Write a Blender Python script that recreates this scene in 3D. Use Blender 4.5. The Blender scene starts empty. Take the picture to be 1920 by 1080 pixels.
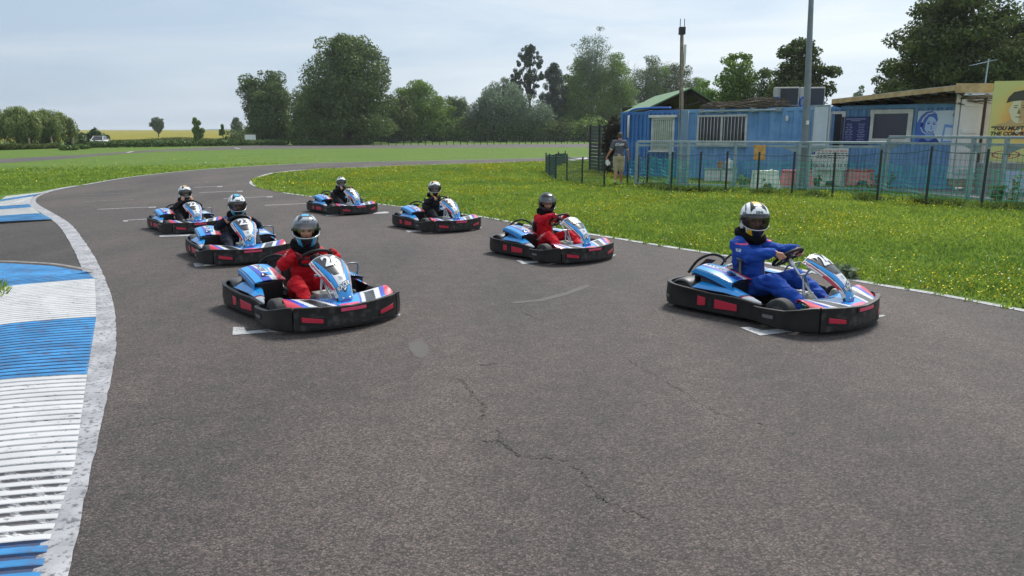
import bpy, bmesh, math, random
import numpy as np
from mathutils import Vector, Matrix, noise as mnoise
R = math.radians
random.seed(7)
scene = bpy.context.scene
COL = scene.collection

# ------------------------------------------------------------------ camera
F_PX, CAM_H, HOR = 1400.0, 1.72, 250.0
PITCH = math.atan((540 - HOR) / F_PX)
cam_d = bpy.data.cameras.new('camera')
cam_d.sensor_width = 36.0
cam_d.lens = 36.0 * F_PX / 1920.0
cam_d.clip_start = 0.05
cam_d.clip_end = 6000
cam = bpy.data.objects.new('camera', cam_d)
cam.location = (0, 0, CAM_H)
cam.rotation_euler = (math.pi / 2 - PITCH, 0, 0)
COL.objects.link(cam)
scene.camera = cam

# ------------------------------------------------------------------ sky and sun
SUN_EL, SUN_AZ = R(52), R(28)
world = bpy.data.worlds.new('World')
scene.world = world
world.use_nodes = True
wt = world.node_tree
wt.nodes.clear()
wo = wt.nodes.new('ShaderNodeOutputWorld')
bg = wt.nodes.new('ShaderNodeBackground')
sky = wt.nodes.new('ShaderNodeTexSky')
sky.sky_type = 'NISHITA'
sky.sun_disc = False
sky.sun_elevation = SUN_EL
sky.sun_rotation = SUN_AZ
sky.air_density = 1.0
sky.dust_density = 2.2
sky.ozone_density = 1.0
tc = wt.nodes.new('ShaderNodeTexCoord')
mp = wt.nodes.new('ShaderNodeMapping')
mp.inputs['Scale'].default_value = (.9, 1.1, 6.5)
mp.inputs['Rotation'].default_value = (R(4), R(-7), R(20))
n1 = wt.nodes.new('ShaderNodeTexNoise')
n1.inputs['Scale'].default_value = 2.1
n1.inputs['Detail'].default_value = 7
n1.inputs['Roughness'].default_value = 0.55
n1.inputs['Distortion'].default_value = 0.5
rmp = wt.nodes.new('ShaderNodeValToRGB')
rmp.color_ramp.elements[0].position = 0.38
rmp.color_ramp.elements[1].position = 0.64
sep = wt.nodes.new('ShaderNodeSeparateXYZ')
side = wt.nodes.new('ShaderNodeMapRange')          # thicker, brighter cloud towards the sun's side
side.inputs['From Min'].default_value = -0.6
side.inputs['From Max'].default_value = 0.65
side.inputs['To Min'].default_value = 0.0
side.inputs['To Max'].default_value = 1.0
cloudcol = wt.nodes.new('ShaderNodeMixRGB')
cloudcol.inputs['Color1'].default_value = (4.6, 5.2, 5.9, 1)
cloudcol.inputs['Color2'].default_value = (7.7, 8.3, 8.7, 1)
veil = wt.nodes.new('ShaderNodeMixRGB')
veil.inputs['Color1'].default_value = (3.5, 4.45, 5.65, 1)
veil.inputs['Color2'].default_value = (4.9, 6.1, 7.4, 1)
amt = wt.nodes.new('ShaderNodeMath'); amt.operation = 'MULTIPLY'
amt.inputs[1].default_value = 0.95
mix0 = wt.nodes.new('ShaderNodeMixRGB'); mix0.inputs['Fac'].default_value = 0.80
mix = wt.nodes.new('ShaderNodeMixRGB')
L = wt.links.new
L(tc.outputs['Generated'], mp.inputs['Vector'])
L(mp.outputs['Vector'], n1.inputs['Vector'])
L(n1.outputs['Fac'], rmp.inputs['Fac'])
L(tc.outputs['Generated'], sep.inputs['Vector'])
L(sep.outputs['X'], side.inputs['Value'])
L(side.outputs['Result'], cloudcol.inputs['Fac'])
L(side.outputs['Result'], veil.inputs['Fac'])
L(rmp.outputs['Color'], amt.inputs[0])
L(sky.outputs['Color'], mix0.inputs['Color1'])
L(veil.outputs['Color'], mix0.inputs['Color2'])
L(mix0.outputs['Color'], mix.inputs['Color1'])
L(cloudcol.outputs['Color'], mix.inputs['Color2'])
L(amt.outputs[0], mix.inputs['Fac'])
L(mix.outputs['Color'], bg.inputs['Color'])
bg.inputs['Strength'].default_value = 0.052
L(bg.outputs['Background'], wo.inputs['Surface'])

sd = bpy.data.lights.new('sun', 'SUN')
sd.energy = 1.75
sd.angle = R(15)
sd.color = (1.0, 0.965, 0.91)
sun = bpy.data.objects.new('sun', sd)
sdir = Vector((math.sin(SUN_AZ) * math.cos(SUN_EL), math.cos(SUN_AZ) * math.cos(SUN_EL), math.sin(SUN_EL)))
sun.rotation_euler = (-sdir).to_track_quat('-Z', 'Y').to_euler()
sun.location = (0, 0, 60)
COL.objects.link(sun)
scene.view_settings.view_transform = 'Standard'
scene.view_settings.look = 'None'
scene.view_settings.exposure = 1.36
scene.view_settings.gamma = 1.0
scene.cycles.max_bounces = 6
scene.cycles.transparent_max_bounces = 12

# ------------------------------------------------------------------ helpers
_c, _s = math.cos(PITCH), math.sin(PITCH)

def ray(u, v):
    a = (u - 960) / F_PX
    b = (540 - v) / F_PX
    return Vector((a, _c + b * _s, -_s + b * _c))

def G(u, v, z=0.0):
    """ground point seen at photo position (u, v)"""
    d = ray(u, v)
    t = (z - CAM_H) / d.z
    return Vector((d.x * t, d.y * t, z))

def D(u, v, d):
    """point at forward distance d"""
    r = ray(u, v)
    t = d
    return Vector((r.x * t, r.y * t, CAM_H + r.z * t))

def lin(c):
    return c / 12.92 if c <= 0.04045 else ((c + 0.055) / 1.055) ** 2.4

def rgb(r, g, b, k=1.0):
    return (lin(r / 255) * k, lin(g / 255) * k, lin(b / 255) * k, 1.0)

MATS = {}

def mat(name, col, rough=0.6, metal=0.0, col2=None, nscale=8.0, bump=0.0, bscale=40.0, spec=0.5, coat=0.0, trans=0.0, detail=5, lo=0.35, hi=0.65, coord='Object'):
    if name in MATS:
        return MATS[name]
    m = bpy.data.materials.new(name)
    m.use_nodes = True
    nt = m.node_tree
    p = nt.nodes['Principled BSDF']
    p.inputs['Base Color'].default_value = col
    p.inputs['Roughness'].default_value = rough
    p.inputs['Metallic'].default_value = metal
    p.inputs['Specular IOR Level'].default_value = spec
    p.inputs['Coat Weight'].default_value = coat
    p.inputs['Transmission Weight'].default_value = trans
    t = nt.nodes.new('ShaderNodeTexCoord')
    if col2 is not None:
        n = nt.nodes.new('ShaderNodeTexNoise')
        n.inputs['Scale'].default_value = nscale
        n.inputs['Detail'].default_value = detail
        r = nt.nodes.new('ShaderNodeValToRGB')
        r.color_ramp.elements[0].position = lo
        r.color_ramp.elements[1].position = hi
        r.color_ramp.elements[0].color = col
        r.color_ramp.elements[1].color = col2
        nt.links.new(t.outputs[coord], n.inputs['Vector'])
        nt.links.new(n.outputs['Fac'], r.inputs['Fac'])
        nt.links.new(r.outputs['Color'], p.inputs['Base Color'])
    if bump:
        n = nt.nodes.new('ShaderNodeTexNoise')
        n.inputs['Scale'].default_value = bscale
        n.inputs['Detail'].default_value = 4
        b = nt.nodes.new('ShaderNodeBump')
        b.inputs['Strength'].default_value = bump
        b.inputs['Distance'].default_value = 0.01
        nt.links.new(t.outputs[coord], n.inputs['Vector'])
        nt.links.new(n.outputs['Fac'], b.inputs['Height'])
        nt.links.new(b.outputs['Normal'], p.inputs['Normal'])
    MATS[name] = m
    return m

def leafmat(name, c1, c2, transl=0.35, c3=None, patch=None):
    m = bpy.data.materials.new(name)
    m.use_nodes = True
    nt = m.node_tree
    nt.nodes.clear()
    o = nt.nodes.new('ShaderNodeOutputMaterial')
    g = nt.nodes.new('ShaderNodeNewGeometry')
    r = nt.nodes.new('ShaderNodeValToRGB')
    r.color_ramp.elements[0].color = c1
    r.color_ramp.elements[1].color = c2
    if c3:
        e = r.color_ramp.elements.new(0.93)
        e.color = c2
        r.color_ramp.elements[-1].color = c3
    d = nt.nodes.new('ShaderNodeBsdfDiffuse')
    t = nt.nodes.new('ShaderNodeBsdfTranslucent')
    mx = nt.nodes.new('ShaderNodeMixShader')
    mx.inputs['Fac'].default_value = transl
    gl = nt.nodes.new('ShaderNodeBsdfGlossy')
    gl.inputs['Roughness'].default_value = 0.45
    gl.inputs['Color'].default_value = (.9, 1, .85, 1)
    m2 = nt.nodes.new('ShaderNodeMixShader')
    m2.inputs['Fac'].default_value = 0.025
    k = nt.links.new
    k(g.outputs['Random Per Island'], r.inputs['Fac'])
    col = r.outputs['Color']
    if patch:
        co = nt.nodes.new('ShaderNodeTexCoord')
        for sc_, pa, pb in patch:
            n = nt.nodes.new('ShaderNodeTexNoise')
            n.inputs['Scale'].default_value = sc_
            n.inputs['Detail'].default_value = 5
            k(co.outputs['Object'], n.inputs['Vector'])
            q = nt.nodes.new('ShaderNodeValToRGB')
            q.color_ramp.elements[0].position = .36
            q.color_ramp.elements[1].position = .64
            q.color_ramp.elements[0].color = pa
            q.color_ramp.elements[1].color = pb
            k(n.outputs['Fac'], q.inputs['Fac'])
            mm = nt.nodes.new('ShaderNodeMixRGB'); mm.blend_type = 'MULTIPLY'; mm.inputs['Fac'].default_value = 1
            k(col, mm.inputs['Color1']); k(q.outputs['Color'], mm.inputs['Color2'])
            col = mm.outputs['Color']
    k(col, d.inputs['Color'])
    k(col, t.inputs['Color'])
    k(d.outputs['BSDF'], mx.inputs[1])
    k(t.outputs['BSDF'], mx.inputs[2])
    k(mx.outputs['Shader'], m2.inputs[1])
    k(gl.outputs['BSDF'], m2.inputs[2])
    k(m2.outputs['Shader'], o.inputs['Surface'])
    return m

def tag(o, label=None, cat=None, group=None, kind=None):
    if label: o['label'] = label
    if cat: o['category'] = cat
    if group: o['group'] = group
    if kind: o['kind'] = kind
    return o

def empty(name, loc=(0, 0, 0), rz=0.0, sc=1.0):
    o = bpy.data.objects.new(name, None)
    o.empty_display_size = 0.2
    o.location = loc
    o.rotation_euler = (0, 0, rz)
    o.scale = (sc, sc, sc)
    COL.objects.link(o)
    return o

def kids(o):
    return [c for c in COL.objects if c.parent == o]

def copy_tree(o, parent=None):
    c = o.copy()
    COL.objects.link(c)
    if parent is not None:
        c.parent = parent
    for ch in kids(o):
        copy_tree(ch, c)
    return c

def spline(pts, n, closed=False):
    """Catmull-Rom through pts, n samples evenly in arc length"""
    P = [Vector(p) for p in pts]
    m = len(P)
    out = []
    segs = m if closed else m - 1
    for i in range(segs):
        if closed:
            a, b, c, d = P[(i - 1) % m], P[i], P[(i + 1) % m], P[(i + 2) % m]
        else:
            a, b, c, d = P[max(i - 1, 0)], P[i], P[i + 1], P[min(i + 2, m - 1)]
        for k in range(14):
            t = k / 14
            out.append(0.5 * ((2 * b) + (c - a) * t + (2 * a - 5 * b + 4 * c - d) * t * t + (3 * b - a - 3 * c + d) * t ** 3))
    out.append(P[0].copy() if closed else P[-1].copy())
    L_ = [0.0]
    for i in range(1, len(out)):
        L_.append(L_[-1] + (out[i] - out[i - 1]).length)
    res, j = [], 0
    for i in range(n):
        t = L_[-1] * i / (n - 1)
        while j < len(L_) - 2 and L_[j + 1] < t:
            j += 1
        w = (t - L_[j]) / max(L_[j + 1] - L_[j], 1e-9)
        res.append(out[j].lerp(out[j + 1], min(max(w, 0), 1)))
    return res

class MB:
    def __init__(s):
        s.v, s.f, s.m = [], [], []

    def add(s, vs, fs, m=0):
        o = len(s.v)
        s.v.extend([tuple(q) for q in vs])
        for f in fs:
            s.f.append([i + o for i in f])
            s.m.append(m)
        return s

    def box(s, lo, hi, m=0, M=None):
        x0, y0, z0 = lo
        x1, y1, z1 = hi
        vs = [Vector(q) for q in ((x0, y0, z0), (x1, y0, z0), (x1, y1, z0), (x0, y1, z0), (x0, y0, z1), (x1, y0, z1), (x1, y1, z1), (x0, y1, z1))]
        if M is not None:
            vs = [M @ q for q in vs]
        return s.add(vs, [(3, 2, 1, 0), (4, 5, 6, 7), (0, 1, 5, 4), (1, 2, 6, 5), (2, 3, 7, 6), (3, 0, 4, 7)], m)

    def bar(s, a, b, w, h, m=0):
        """box beam from a to b, w wide, h high"""
        a, b = Vector(a), Vector(b)
        d = b - a
        q = d.to_track_quat('X', 'Z').to_matrix().to_4x4()
        q.translation = a
        return s.box((0, -w / 2, -h / 2), (d.length, w / 2, h / 2), m, q)

    def tube(s, pts, r, n=8, m=0, cap=True, closed=False):
        P = [Vector(p) for p in pts]
        rr = list(r) if isinstance(r, (list, tuple)) else [r] * len(P)
        vs, fs = [], []
        up = None
        k = len(P)
        for i, p in enumerate(P):
            if closed:
                t = (P[(i + 1) % k] - P[i - 1]).normalized()
            else:
                t = (P[min(i + 1, k - 1)] - P[max(i - 1, 0)]).normalized()
            if up is None:
                up = t.orthogonal().normalized()
            up = (up - t * up.dot(t))
            up = up.normalized() if up.length > 1e-6 else t.orthogonal().normalized()
            w = t.cross(up)
            for j in range(n):
                a = 2 * math.pi * j / n
                vs.append(p + (up * math.cos(a) + w * math.sin(a)) * rr[i])
        for i in range(k if closed else k - 1):
            for j in range(n):
                a, b = i * n + j, i * n + (j + 1) % n
                c, d = ((i + 1) % k) * n + (j + 1) % n, ((i + 1) % k) * n + j
                fs.append((a, b, c, d))
        if cap and not closed:
            fs.append(tuple(range(n - 1, -1, -1)))
            fs.append(tuple(range((k - 1) * n, k * n)))
        return s.add(vs, fs, m)

    def lathe(s, prof, n=20, M=None, m=0, ms=None):
        """profile of (r, h) turned about local z"""
        vs, k = [], len(prof)
        for (r, h) in prof:
            for j in range(n):
                a = 2 * math.pi * j / n
                q = Vector((r * math.cos(a), r * math.sin(a), h))
                vs.append(M @ q if M is not None else q)
        o = len(s.v)
        s.v.extend([tuple(q) for q in vs])
        for i in range(k - 1):
            for j in range(n):
                s.f.append([o + i * n + j, o + i * n + (j + 1) % n, o + (i + 1) * n + (j + 1) % n, o + (i + 1) * n + j])
                s.m.append(ms[i] if ms else m)
        s.f.append([o + j for j in range(n - 1, -1, -1)]); s.m.append(ms[0] if ms else m)
        s.f.append([o + (k - 1) * n + j for j in range(n)]); s.m.append(ms[-1] if ms else m)
        return s

    def grid(s, fn, nu, nv, paint=None, m=0, skip=None):
        """fn(u, v), u and v in 0..1"""
        vs = [fn(i / nu, j / nv) for j in range(nv + 1) for i in range(nu + 1)]
        o = len(s.v)
        s.v.extend([tuple(q) for q in vs])
        for j in range(nv):
            for i in range(nu):
                uc, vc = (i + .5) / nu, (j + .5) / nv
                if skip and skip(uc, vc):
                    continue
                a = o + j * (nu + 1) + i
                s.f.append([a, a + 1, a + nu + 2, a + nu + 1])
                s.m.append(paint(uc, vc) if paint else m)
        return s

    def poly(s, pts, m=0):
        return s.add(pts, [tuple(range(len(pts)))], m)

    def prism(s, pts, d, m=0):
        """polygon pts extruded by vector d"""
        P = [Vector(p) for p in pts]
        d = Vector(d)
        n = len(P)
        fs = [tuple(range(n - 1, -1, -1)), tuple(range(n, 2 * n))]
        fs += [(i, (i + 1) % n, n + (i + 1) % n, n + i) for i in range(n)]
        return s.add(P + [p + d for p in P], fs, m)

    def build(s, name, mats, parent=None, smooth=False, bevel=0.0, solid=0.0, M=None, tri=False, auto=None):
        me = bpy.data.meshes.new(name)
        vs = s.v if M is None else [tuple(M @ Vector(q)) for q in s.v]
        me.from_pydata(vs, [], s.f)
        if not isinstance(mats, (list, tuple)):
            mats = [mats]
        for q in mats:
            me.materials.append(q)
        if len(mats) > 1:
            me.polygons.foreach_set('material_index', s.m)
        bm = bmesh.new()
        bm.from_mesh(me)
        bmesh.ops.remove_doubles(bm, verts=bm.verts, dist=1e-5)
        bmesh.ops.recalc_face_normals(bm, faces=bm.faces) if not tri else None
        if tri:
            bmesh.ops.triangulate(bm, faces=bm.faces)
        bm.to_mesh(me)
        bm.free()
        if smooth:
            me.polygons.foreach_set('use_smooth', [True] * len(me.polygons))
            if auto:
                me.set_sharp_from_angle(angle=R(auto))
        o = bpy.data.objects.new(name, me)
        COL.objects.link(o)
        if parent is not None:
            o.parent = parent
        if solid:
            md = o.modifiers.new('thick', 'SOLIDIFY')
            md.thickness = solid
            md.offset = -1
        if bevel:
            md = o.modifiers.new('bevel', 'BEVEL')
            md.width = bevel
            md.segments = 2
            md.limit_method = 'ANGLE'
            md.angle_limit = R(35)
        return o

def text_mesh(txt, size, bold=0.0, depth=0.0, align='CENTER', spacing=1.0, shear=0.0, subdiv=0):
    """verts and faces of lettering in the local xy plane, centred"""
    cu = bpy.data.curves.new('lettering', 'FONT')
    cu.body = txt
    cu.size = size
    cu.offset = bold
    cu.extrude = depth
    cu.align_x = align
    cu.align_y = 'CENTER'
    cu.space_character = spacing
    cu.shear = shear
    cu.resolution_u = 3
    o = bpy.data.objects.new('lettering', cu)
    COL.objects.link(o)
    dg = bpy.context.evaluated_depsgraph_get()
    me = bpy.data.meshes.new_from_object(o.evaluated_get(dg))
    bm = bmesh.new()
    bm.from_mesh(me)
    if subdiv:
        bmesh.ops.triangulate(bm, faces=bm.faces)
        bmesh.ops.subdivide_edges(bm, edges=[e for e in bm.edges if e.calc_length() > size * .2], cuts=subdiv)
    bm.verts.ensure_lookup_table()
    bm.verts.index_update()
    vs = [v.co.copy() for v in bm.verts]
    fs = [tuple(v.index for v in f.verts) for f in bm.faces]
    bm.free()
    COL.objects.unlink(o)
    bpy.data.objects.remove(o)
    bpy.data.curves.remove(cu)
    bpy.data.meshes.remove(me)
    return vs, fs

def fast_mesh(name, V, Fq, mats, parent=None, smooth=False, mi=None):
    """numpy verts (n,3) and faces (m,k)"""
    me = bpy.data.meshes.new(name)
    k = Fq.shape[1]
    me.vertices.add(len(V))
    me.vertices.foreach_set('co', V.astype(np.float32).ravel())
    me.loops.add(Fq.size)
    me.loops.foreach_set('vertex_index', Fq.astype(np.int32).ravel())
    me.polygons.add(len(Fq))
    me.polygons.foreach_set('loop_start', np.arange(0, Fq.size, k, dtype=np.int32))
    me.polygons.foreach_set('loop_total', np.full(len(Fq), k, dtype=np.int32))
    if not isinstance(mats, (list, tuple)):
        mats = [mats]
    for q in mats:
        me.materials.append(q)
    if mi is not None:
        me.polygons.foreach_set('material_index', mi.astype(np.int32))
    me.update(calc_edges=True)
    o = bpy.data.objects.new(name, me)
    COL.objects.link(o)
    if parent is not None:
        o.parent = parent
    return o

def inside(P, poly):
    """points (n,2) inside polygon"""
    x, y = P[:, 0], P[:, 1]
    r = np.zeros(len(P), bool)
    n = len(poly)
    for i in range(n):
        x1, y1 = poly[i][:2]
        x2, y2 = poly[(i + 1) % n][:2]
        c = ((y1 > y) != (y2 > y)) & (x < (x2 - x1) * (y - y1) / (y2 - y1 + 1e-12) + x1)
        r ^= c
    return r

# ------------------------------------------------------------------ ground materials
def grass_ground_mat():
    m = bpy.data.materials.new('grass_ground')
    m.use_nodes = True
    nt = m.node_tree
    p = nt.nodes['Principled BSDF']
    p.inputs['Roughness'].default_value = 0.9
    p.inputs['Specular IOR Level'].default_value = 0.15
    t = nt.nodes.new('ShaderNodeTexCoord')
    def ns(sc, det=4):
        n = nt.nodes.new('ShaderNodeTexNoise')
        n.inputs['Scale'].default_value = sc
        n.inputs['Detail'].default_value = det
        nt.links.new(t.outputs['Object'], n.inputs['Vector'])
        return n
    def ramp(n, a, b, c1, c2):
        r = nt.nodes.new('ShaderNodeValToRGB')
        r.color_ramp.elements[0].position = a
        r.color_ramp.elements[1].position = b
        r.color_ramp.elements[0].color = c1
        r.color_ramp.elements[1].color = c2
        nt.links.new(n.outputs['Fac'], r.inputs['Fac'])
        return r
    a = ramp(ns(0.22, 5), .35, .68, (.080, .150, .020, 1), (.130, .196, .029, 1))
    b = ramp(ns(3.0, 6), .38, .66, (.076, .142, .018, 1), (.136, .210, .031, 1))
    c = ramp(ns(45.0, 3), .4, .62, (.62, .62, .62, 1), (1.15, 1.15, 1.15, 1))
    m1 = nt.nodes.new('ShaderNodeMixRGB'); m1.inputs['Fac'].default_value = .5
    m2 = nt.nodes.new('ShaderNodeMixRGB'); m2.blend_type = 'MULTIPLY'; m2.inputs['Fac'].default_value = .9
    nt.links.new(a.outputs['Color'], m1.inputs['Color1'])
    nt.links.new(b.outputs['Color'], m1.inputs['Color2'])
    nt.links.new(m1.outputs['Color'], m2.inputs['Color1'])
    nt.links.new(c.outputs['Color'], m2.inputs['Color2'])
    nt.links.new(m2.outputs['Color'], p.inputs['Base Color'])
    bu = nt.nodes.new('ShaderNodeBump')
    bu.inputs['Strength'].default_value = .6
    bu.inputs['Distance'].default_value = .04
    nt.links.new(ns(30, 4).outputs['Fac'], bu.inputs['Height'])
    nt.links.new(bu.outputs['Normal'], p.inputs['Normal'])
    return m

def asphalt_mat(name, k=1.0, warm=1.0):
    m = bpy.data.materials.new(name)
    m.use_nodes = True
    nt = m.node_tree
    p = nt.nodes['Principled BSDF']
    p.inputs['Specular IOR Level'].default_value = .35
    t = nt.nodes.new('ShaderNodeTexCoord')
    lk = nt.links.new
    vor = nt.nodes.new('ShaderNodeTexVoronoi')
    vor.inputs['Scale'].default_value = 95
    lk(t.outputs['Object'], vor.inputs['Vector'])
    sp = nt.nodes.new('ShaderNodeSeparateColor')
    lk(vor.outputs['Color'], sp.inputs['Color'])
    r = nt.nodes.new('ShaderNodeValToRGB')
    e = r.color_ramp.elements
    e[0].position = 0; e[0].color = (.040 * k, .036 * k, .034 * k, 1)
    e[1].position = 1; e[1].color = (.140 * k * warm, .122 * k, .110 * k, 1)
    x = e.new(.5); x.color = (.078 * k * warm, .070 * k, .065 * k, 1)
    x = e.new(.85); x.color = (.105 * k * warm, .092 * k, .085 * k, 1)
    lk(sp.outputs['Red'], r.inputs['Fac'])
    # dark binder between the stones
    edge = nt.nodes.new('ShaderNodeValToRGB')
    edge.color_ramp.elements[0].position = .30; edge.color_ramp.elements[0].color = (1, 1, 1, 1)
    edge.color_ramp.elements[1].position = .75; edge.color_ramp.elements[1].color = (.42, .42, .42, 1)
    lk(vor.outputs['Distance'], edge.inputs['Fac'])
    mu = nt.nodes.new('ShaderNodeMixRGB'); mu.blend_type = 'MULTIPLY'; mu.inputs['Fac'].default_value = .85
    lk(r.outputs['Color'], mu.inputs['Color1']); lk(edge.outputs['Color'], mu.inputs['Color2'])
    # broad patches of wear, stretched along the straight
    mpn = nt.nodes.new('ShaderNodeMapping')
    mpn.inputs['Rotation'].default_value = (0, 0, R(38))
    mpn.inputs['Scale'].default_value = (1.0, .28, 1)
    lk(t.outputs['Object'], mpn.inputs['Vector'])
    n2 = nt.nodes.new('ShaderNodeTexNoise'); n2.inputs['Scale'].default_value = .8; n2.inputs['Detail'].default_value = 6
    lk(mpn.outputs['Vector'], n2.inputs['Vector'])
    r2 = nt.nodes.new('ShaderNodeValToRGB')
    r2.color_ramp.elements[0].position = .32; r2.color_ramp.elements[0].color = (.70, .71, .73, 1)
    r2.color_ramp.elements[1].position = .68; r2.color_ramp.elements[1].color = (1.18, 1.13, 1.09, 1)
    lk(n2.outputs['Fac'], r2.inputs['Fac'])
    mu2 = nt.nodes.new('ShaderNodeMixRGB'); mu2.blend_type = 'MULTIPLY'; mu2.inputs['Fac'].default_value = 1
    lk(mu.outputs['Color'], mu2.inputs['Color1']); lk(r2.outputs['Color'], mu2.inputs['Color2'])
    n3 = nt.nodes.new('ShaderNodeTexNoise'); n3.inputs['Scale'].default_value = 5; n3.inputs['Detail'].default_value = 6
    lk(t.outputs['Object'], n3.inputs['Vector'])
    r3 = nt.nodes.new('ShaderNodeValToRGB')
    r3.color_ramp.elements[0].position = .35; r3.color_ramp.elements[0].color = (.86, .86, .87, 1)
    r3.color_ramp.elements[1].position = .7; r3.color_ramp.elements[1].color = (1.1, 1.08, 1.06, 1)
    lk(n3.outputs['Fac'], r3.inputs['Fac'])
    mu3 = nt.nodes.new('ShaderNodeMixRGB'); mu3.blend_type = 'MULTIPLY'; mu3.inputs['Fac'].default_value = 1
    lk(mu2.outputs['Color'], mu3.inputs['Color1']); lk(r3.outputs['Color'], mu3.inputs['Color2'])
    lk(mu3.outputs['Color'], p.inputs['Base Color'])
    p.inputs['Roughness'].default_value = .82
    b = nt.nodes.new('ShaderNodeBump')
    b.inputs['Strength'].default_value = .55; b.inputs['Distance'].default_value = .006
    inv = nt.nodes.new('ShaderNodeMath'); inv.operation = 'SUBTRACT'; inv.inputs[0].default_value = 1
    lk(vor.outputs['Distance'], inv.inputs[1])
    lk(inv.outputs[0], b.inputs['Height']); lk(b.outputs['Normal'], p.inputs['Normal'])
    return m

def worn_paint(name, paint, under=(.09, .085, .08, 1), amount=.42, scale=22, soft=.1, dirt=.2, stretch=(1, 1, 1), rot=0.0):
    """paint with worn-through flecks"""
    m = bpy.data.materials.new(name)
    m.use_nodes = True
    nt = m.node_tree
    lk = nt.links.new
    p = nt.nodes['Principled BSDF']
    p.inputs['Roughness'].default_value = .75
    p.inputs['Specular IOR Level'].default_value = .3
    t = nt.nodes.new('ShaderNodeTexCoord')
    mp_ = nt.nodes.new('ShaderNodeMapping')
    mp_.inputs['Scale'].default_value = stretch
    mp_.inputs['Rotation'].default_value = (0, 0, rot)
    lk(t.outputs['Object'], mp_.inputs['Vector'])
    n = nt.nodes.new('ShaderNodeTexNoise'); n.inputs['Scale'].default_value = scale; n.inputs['Detail'].default_value = 8; n.inputs['Roughness'].default_value = .7
    lk(mp_.outputs['Vector'], n.inputs['Vector'])
    r = nt.nodes.new('ShaderNodeValToRGB')
    r.color_ramp.elements[0].position = amount - soft / 2
    r.color_ramp.elements[1].position = amount + soft / 2
    lk(n.outputs['Fac'], r.inputs['Fac'])
    n2 = nt.nodes.new('ShaderNodeTexNoise'); n2.inputs['Scale'].default_value = 3.5; n2.inputs['Detail'].default_value = 7
    lk(t.outputs['Object'], n2.inputs['Vector'])
    r2 = nt.nodes.new('ShaderNodeValToRGB')
    r2.color_ramp.elements[0].position = .3; r2.color_ramp.elements[0].color = (1 - dirt * 1.6, 1 - dirt * 1.6, 1 - dirt * 1.5, 1)
    r2.color_ramp.elements[1].position = .65; r2.color_ramp.elements[1].color = (1, 1, 1, 1)
    lk(n2.outputs['Fac'], r2.inputs['Fac'])
    pm = nt.nodes.new('ShaderNodeMixRGB'); pm.blend_type = 'MULTIPLY'; pm.inputs['Fac'].default_value = 1
    pm.inputs['Color1'].default_value = paint
    lk(r2.outputs['Color'], pm.inputs['Color2'])
    mx = nt.nodes.new('ShaderNodeMixRGB')
    mx.inputs['Color1'].default_value = under
    lk(pm.outputs['Color'], mx.inputs['Color2'])
    lk(r.outputs['Color'], mx.inputs['Fac'])
    lk(mx.outputs['Color'], p.inputs['Base Color'])
    b = nt.nodes.new('ShaderNodeBump'); b.inputs['Strength'].default_value = .4; b.inputs['Distance'].default_value = .004
    lk(n.outputs['Fac'], b.inputs['Height']); lk(b.outputs['Normal'], p.inputs['Normal'])
    return m

M_GRASS = grass_ground_mat()
M_ASPH = asphalt_mat('track_asphalt', 1.16, 1.05)
M_ASPH2 = asphalt_mat('runoff_asphalt', .9, .98)
M_ASPH3 = asphalt_mat('far_asphalt', 1.35)
M_LINE = worn_paint('track_paint', (.44, .44, .44, 1), amount=.42, scale=26)
M_LINEFAINT = worn_paint('faded_paint', (.34, .33, .33, 1), amount=.52, scale=20)
M_BAND = worn_paint('edge_paint', (.40, .40, .41, 1), under=(.12, .118, .125, 1), amount=.44, scale=30, dirt=.28)
M_KW = worn_paint('kerb_white', (.50, .50, .50, 1), amount=.36, scale=14, dirt=.12)
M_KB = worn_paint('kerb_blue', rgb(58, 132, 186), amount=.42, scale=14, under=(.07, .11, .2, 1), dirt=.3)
M_GW = worn_paint('groove_white', (.58, .58, .57, 1), under=(.13, .125, .13, 1), amount=.55, scale=16, soft=.08, stretch=(.6, 2.4, 1))
M_GW2 = worn_paint('groove_pale', (.58, .58, .57, 1), under=(.12, .12, .12, 1), amount=.40, scale=16, soft=.12, stretch=(.6, 2.4, 1))
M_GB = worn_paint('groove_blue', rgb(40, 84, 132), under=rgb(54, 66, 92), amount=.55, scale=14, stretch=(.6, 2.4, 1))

# ------------------------------------------------------------------ ground
mb = MB()
mb.poly([(-2500, -40, 0), (2500, -40, 0), (2500, 3500, 0), (-2500, 3500, 0)])
tag(mb.build('grass_ground', M_GRASS), kind='structure')

# field of sunflowers rising to the skyline, and the wooded hills behind it
M_FIELD = mat('sunflower_field', (.25, .205, .02, 1), 1.0, col2=(.11, .14, .03, 1), nscale=.35, spec=.1, lo=.4, hi=.75)
mb = MB()
def fieldpt(a, b):
    d = 165 + 600 * b
    z = .02 + 4.9 * b ** 1.05
    return (-460 + (460 - 45 - 190 * b) * a, d, z + .12 * math.sin(a * 23 + b * 9) * b)
mb.grid(fieldpt, 24, 14)
tag(mb.build('sunflower_field', M_FIELD, smooth=True), kind='structure')
M_HILL = mat('hazy_wooded_hill', (.050, .085, .095, 1), 1.0, col2=(.07, .105, .11, 1), nscale=.02, spec=.1)  # blue of the distant air is put into the hill colour
mb = MB()
def hillpt(a, b):
    h = 11.5 + 2.6 * math.sin(a * 17) + 1.8 * math.sin(a * 41 + 1) + 1.2 * math.sin(a * 97) + .8 * mnoise.noise((a * 160, 0, 0))
    return (-2200 + 4400 * a, 1800 + 260 * b, h * math.sin(min(b, 1) * math.pi * .98 + .02))
mb.grid(hillpt, 260, 10)
tag(mb.build('hills', M_HILL, smooth=True), kind='structure')

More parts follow.
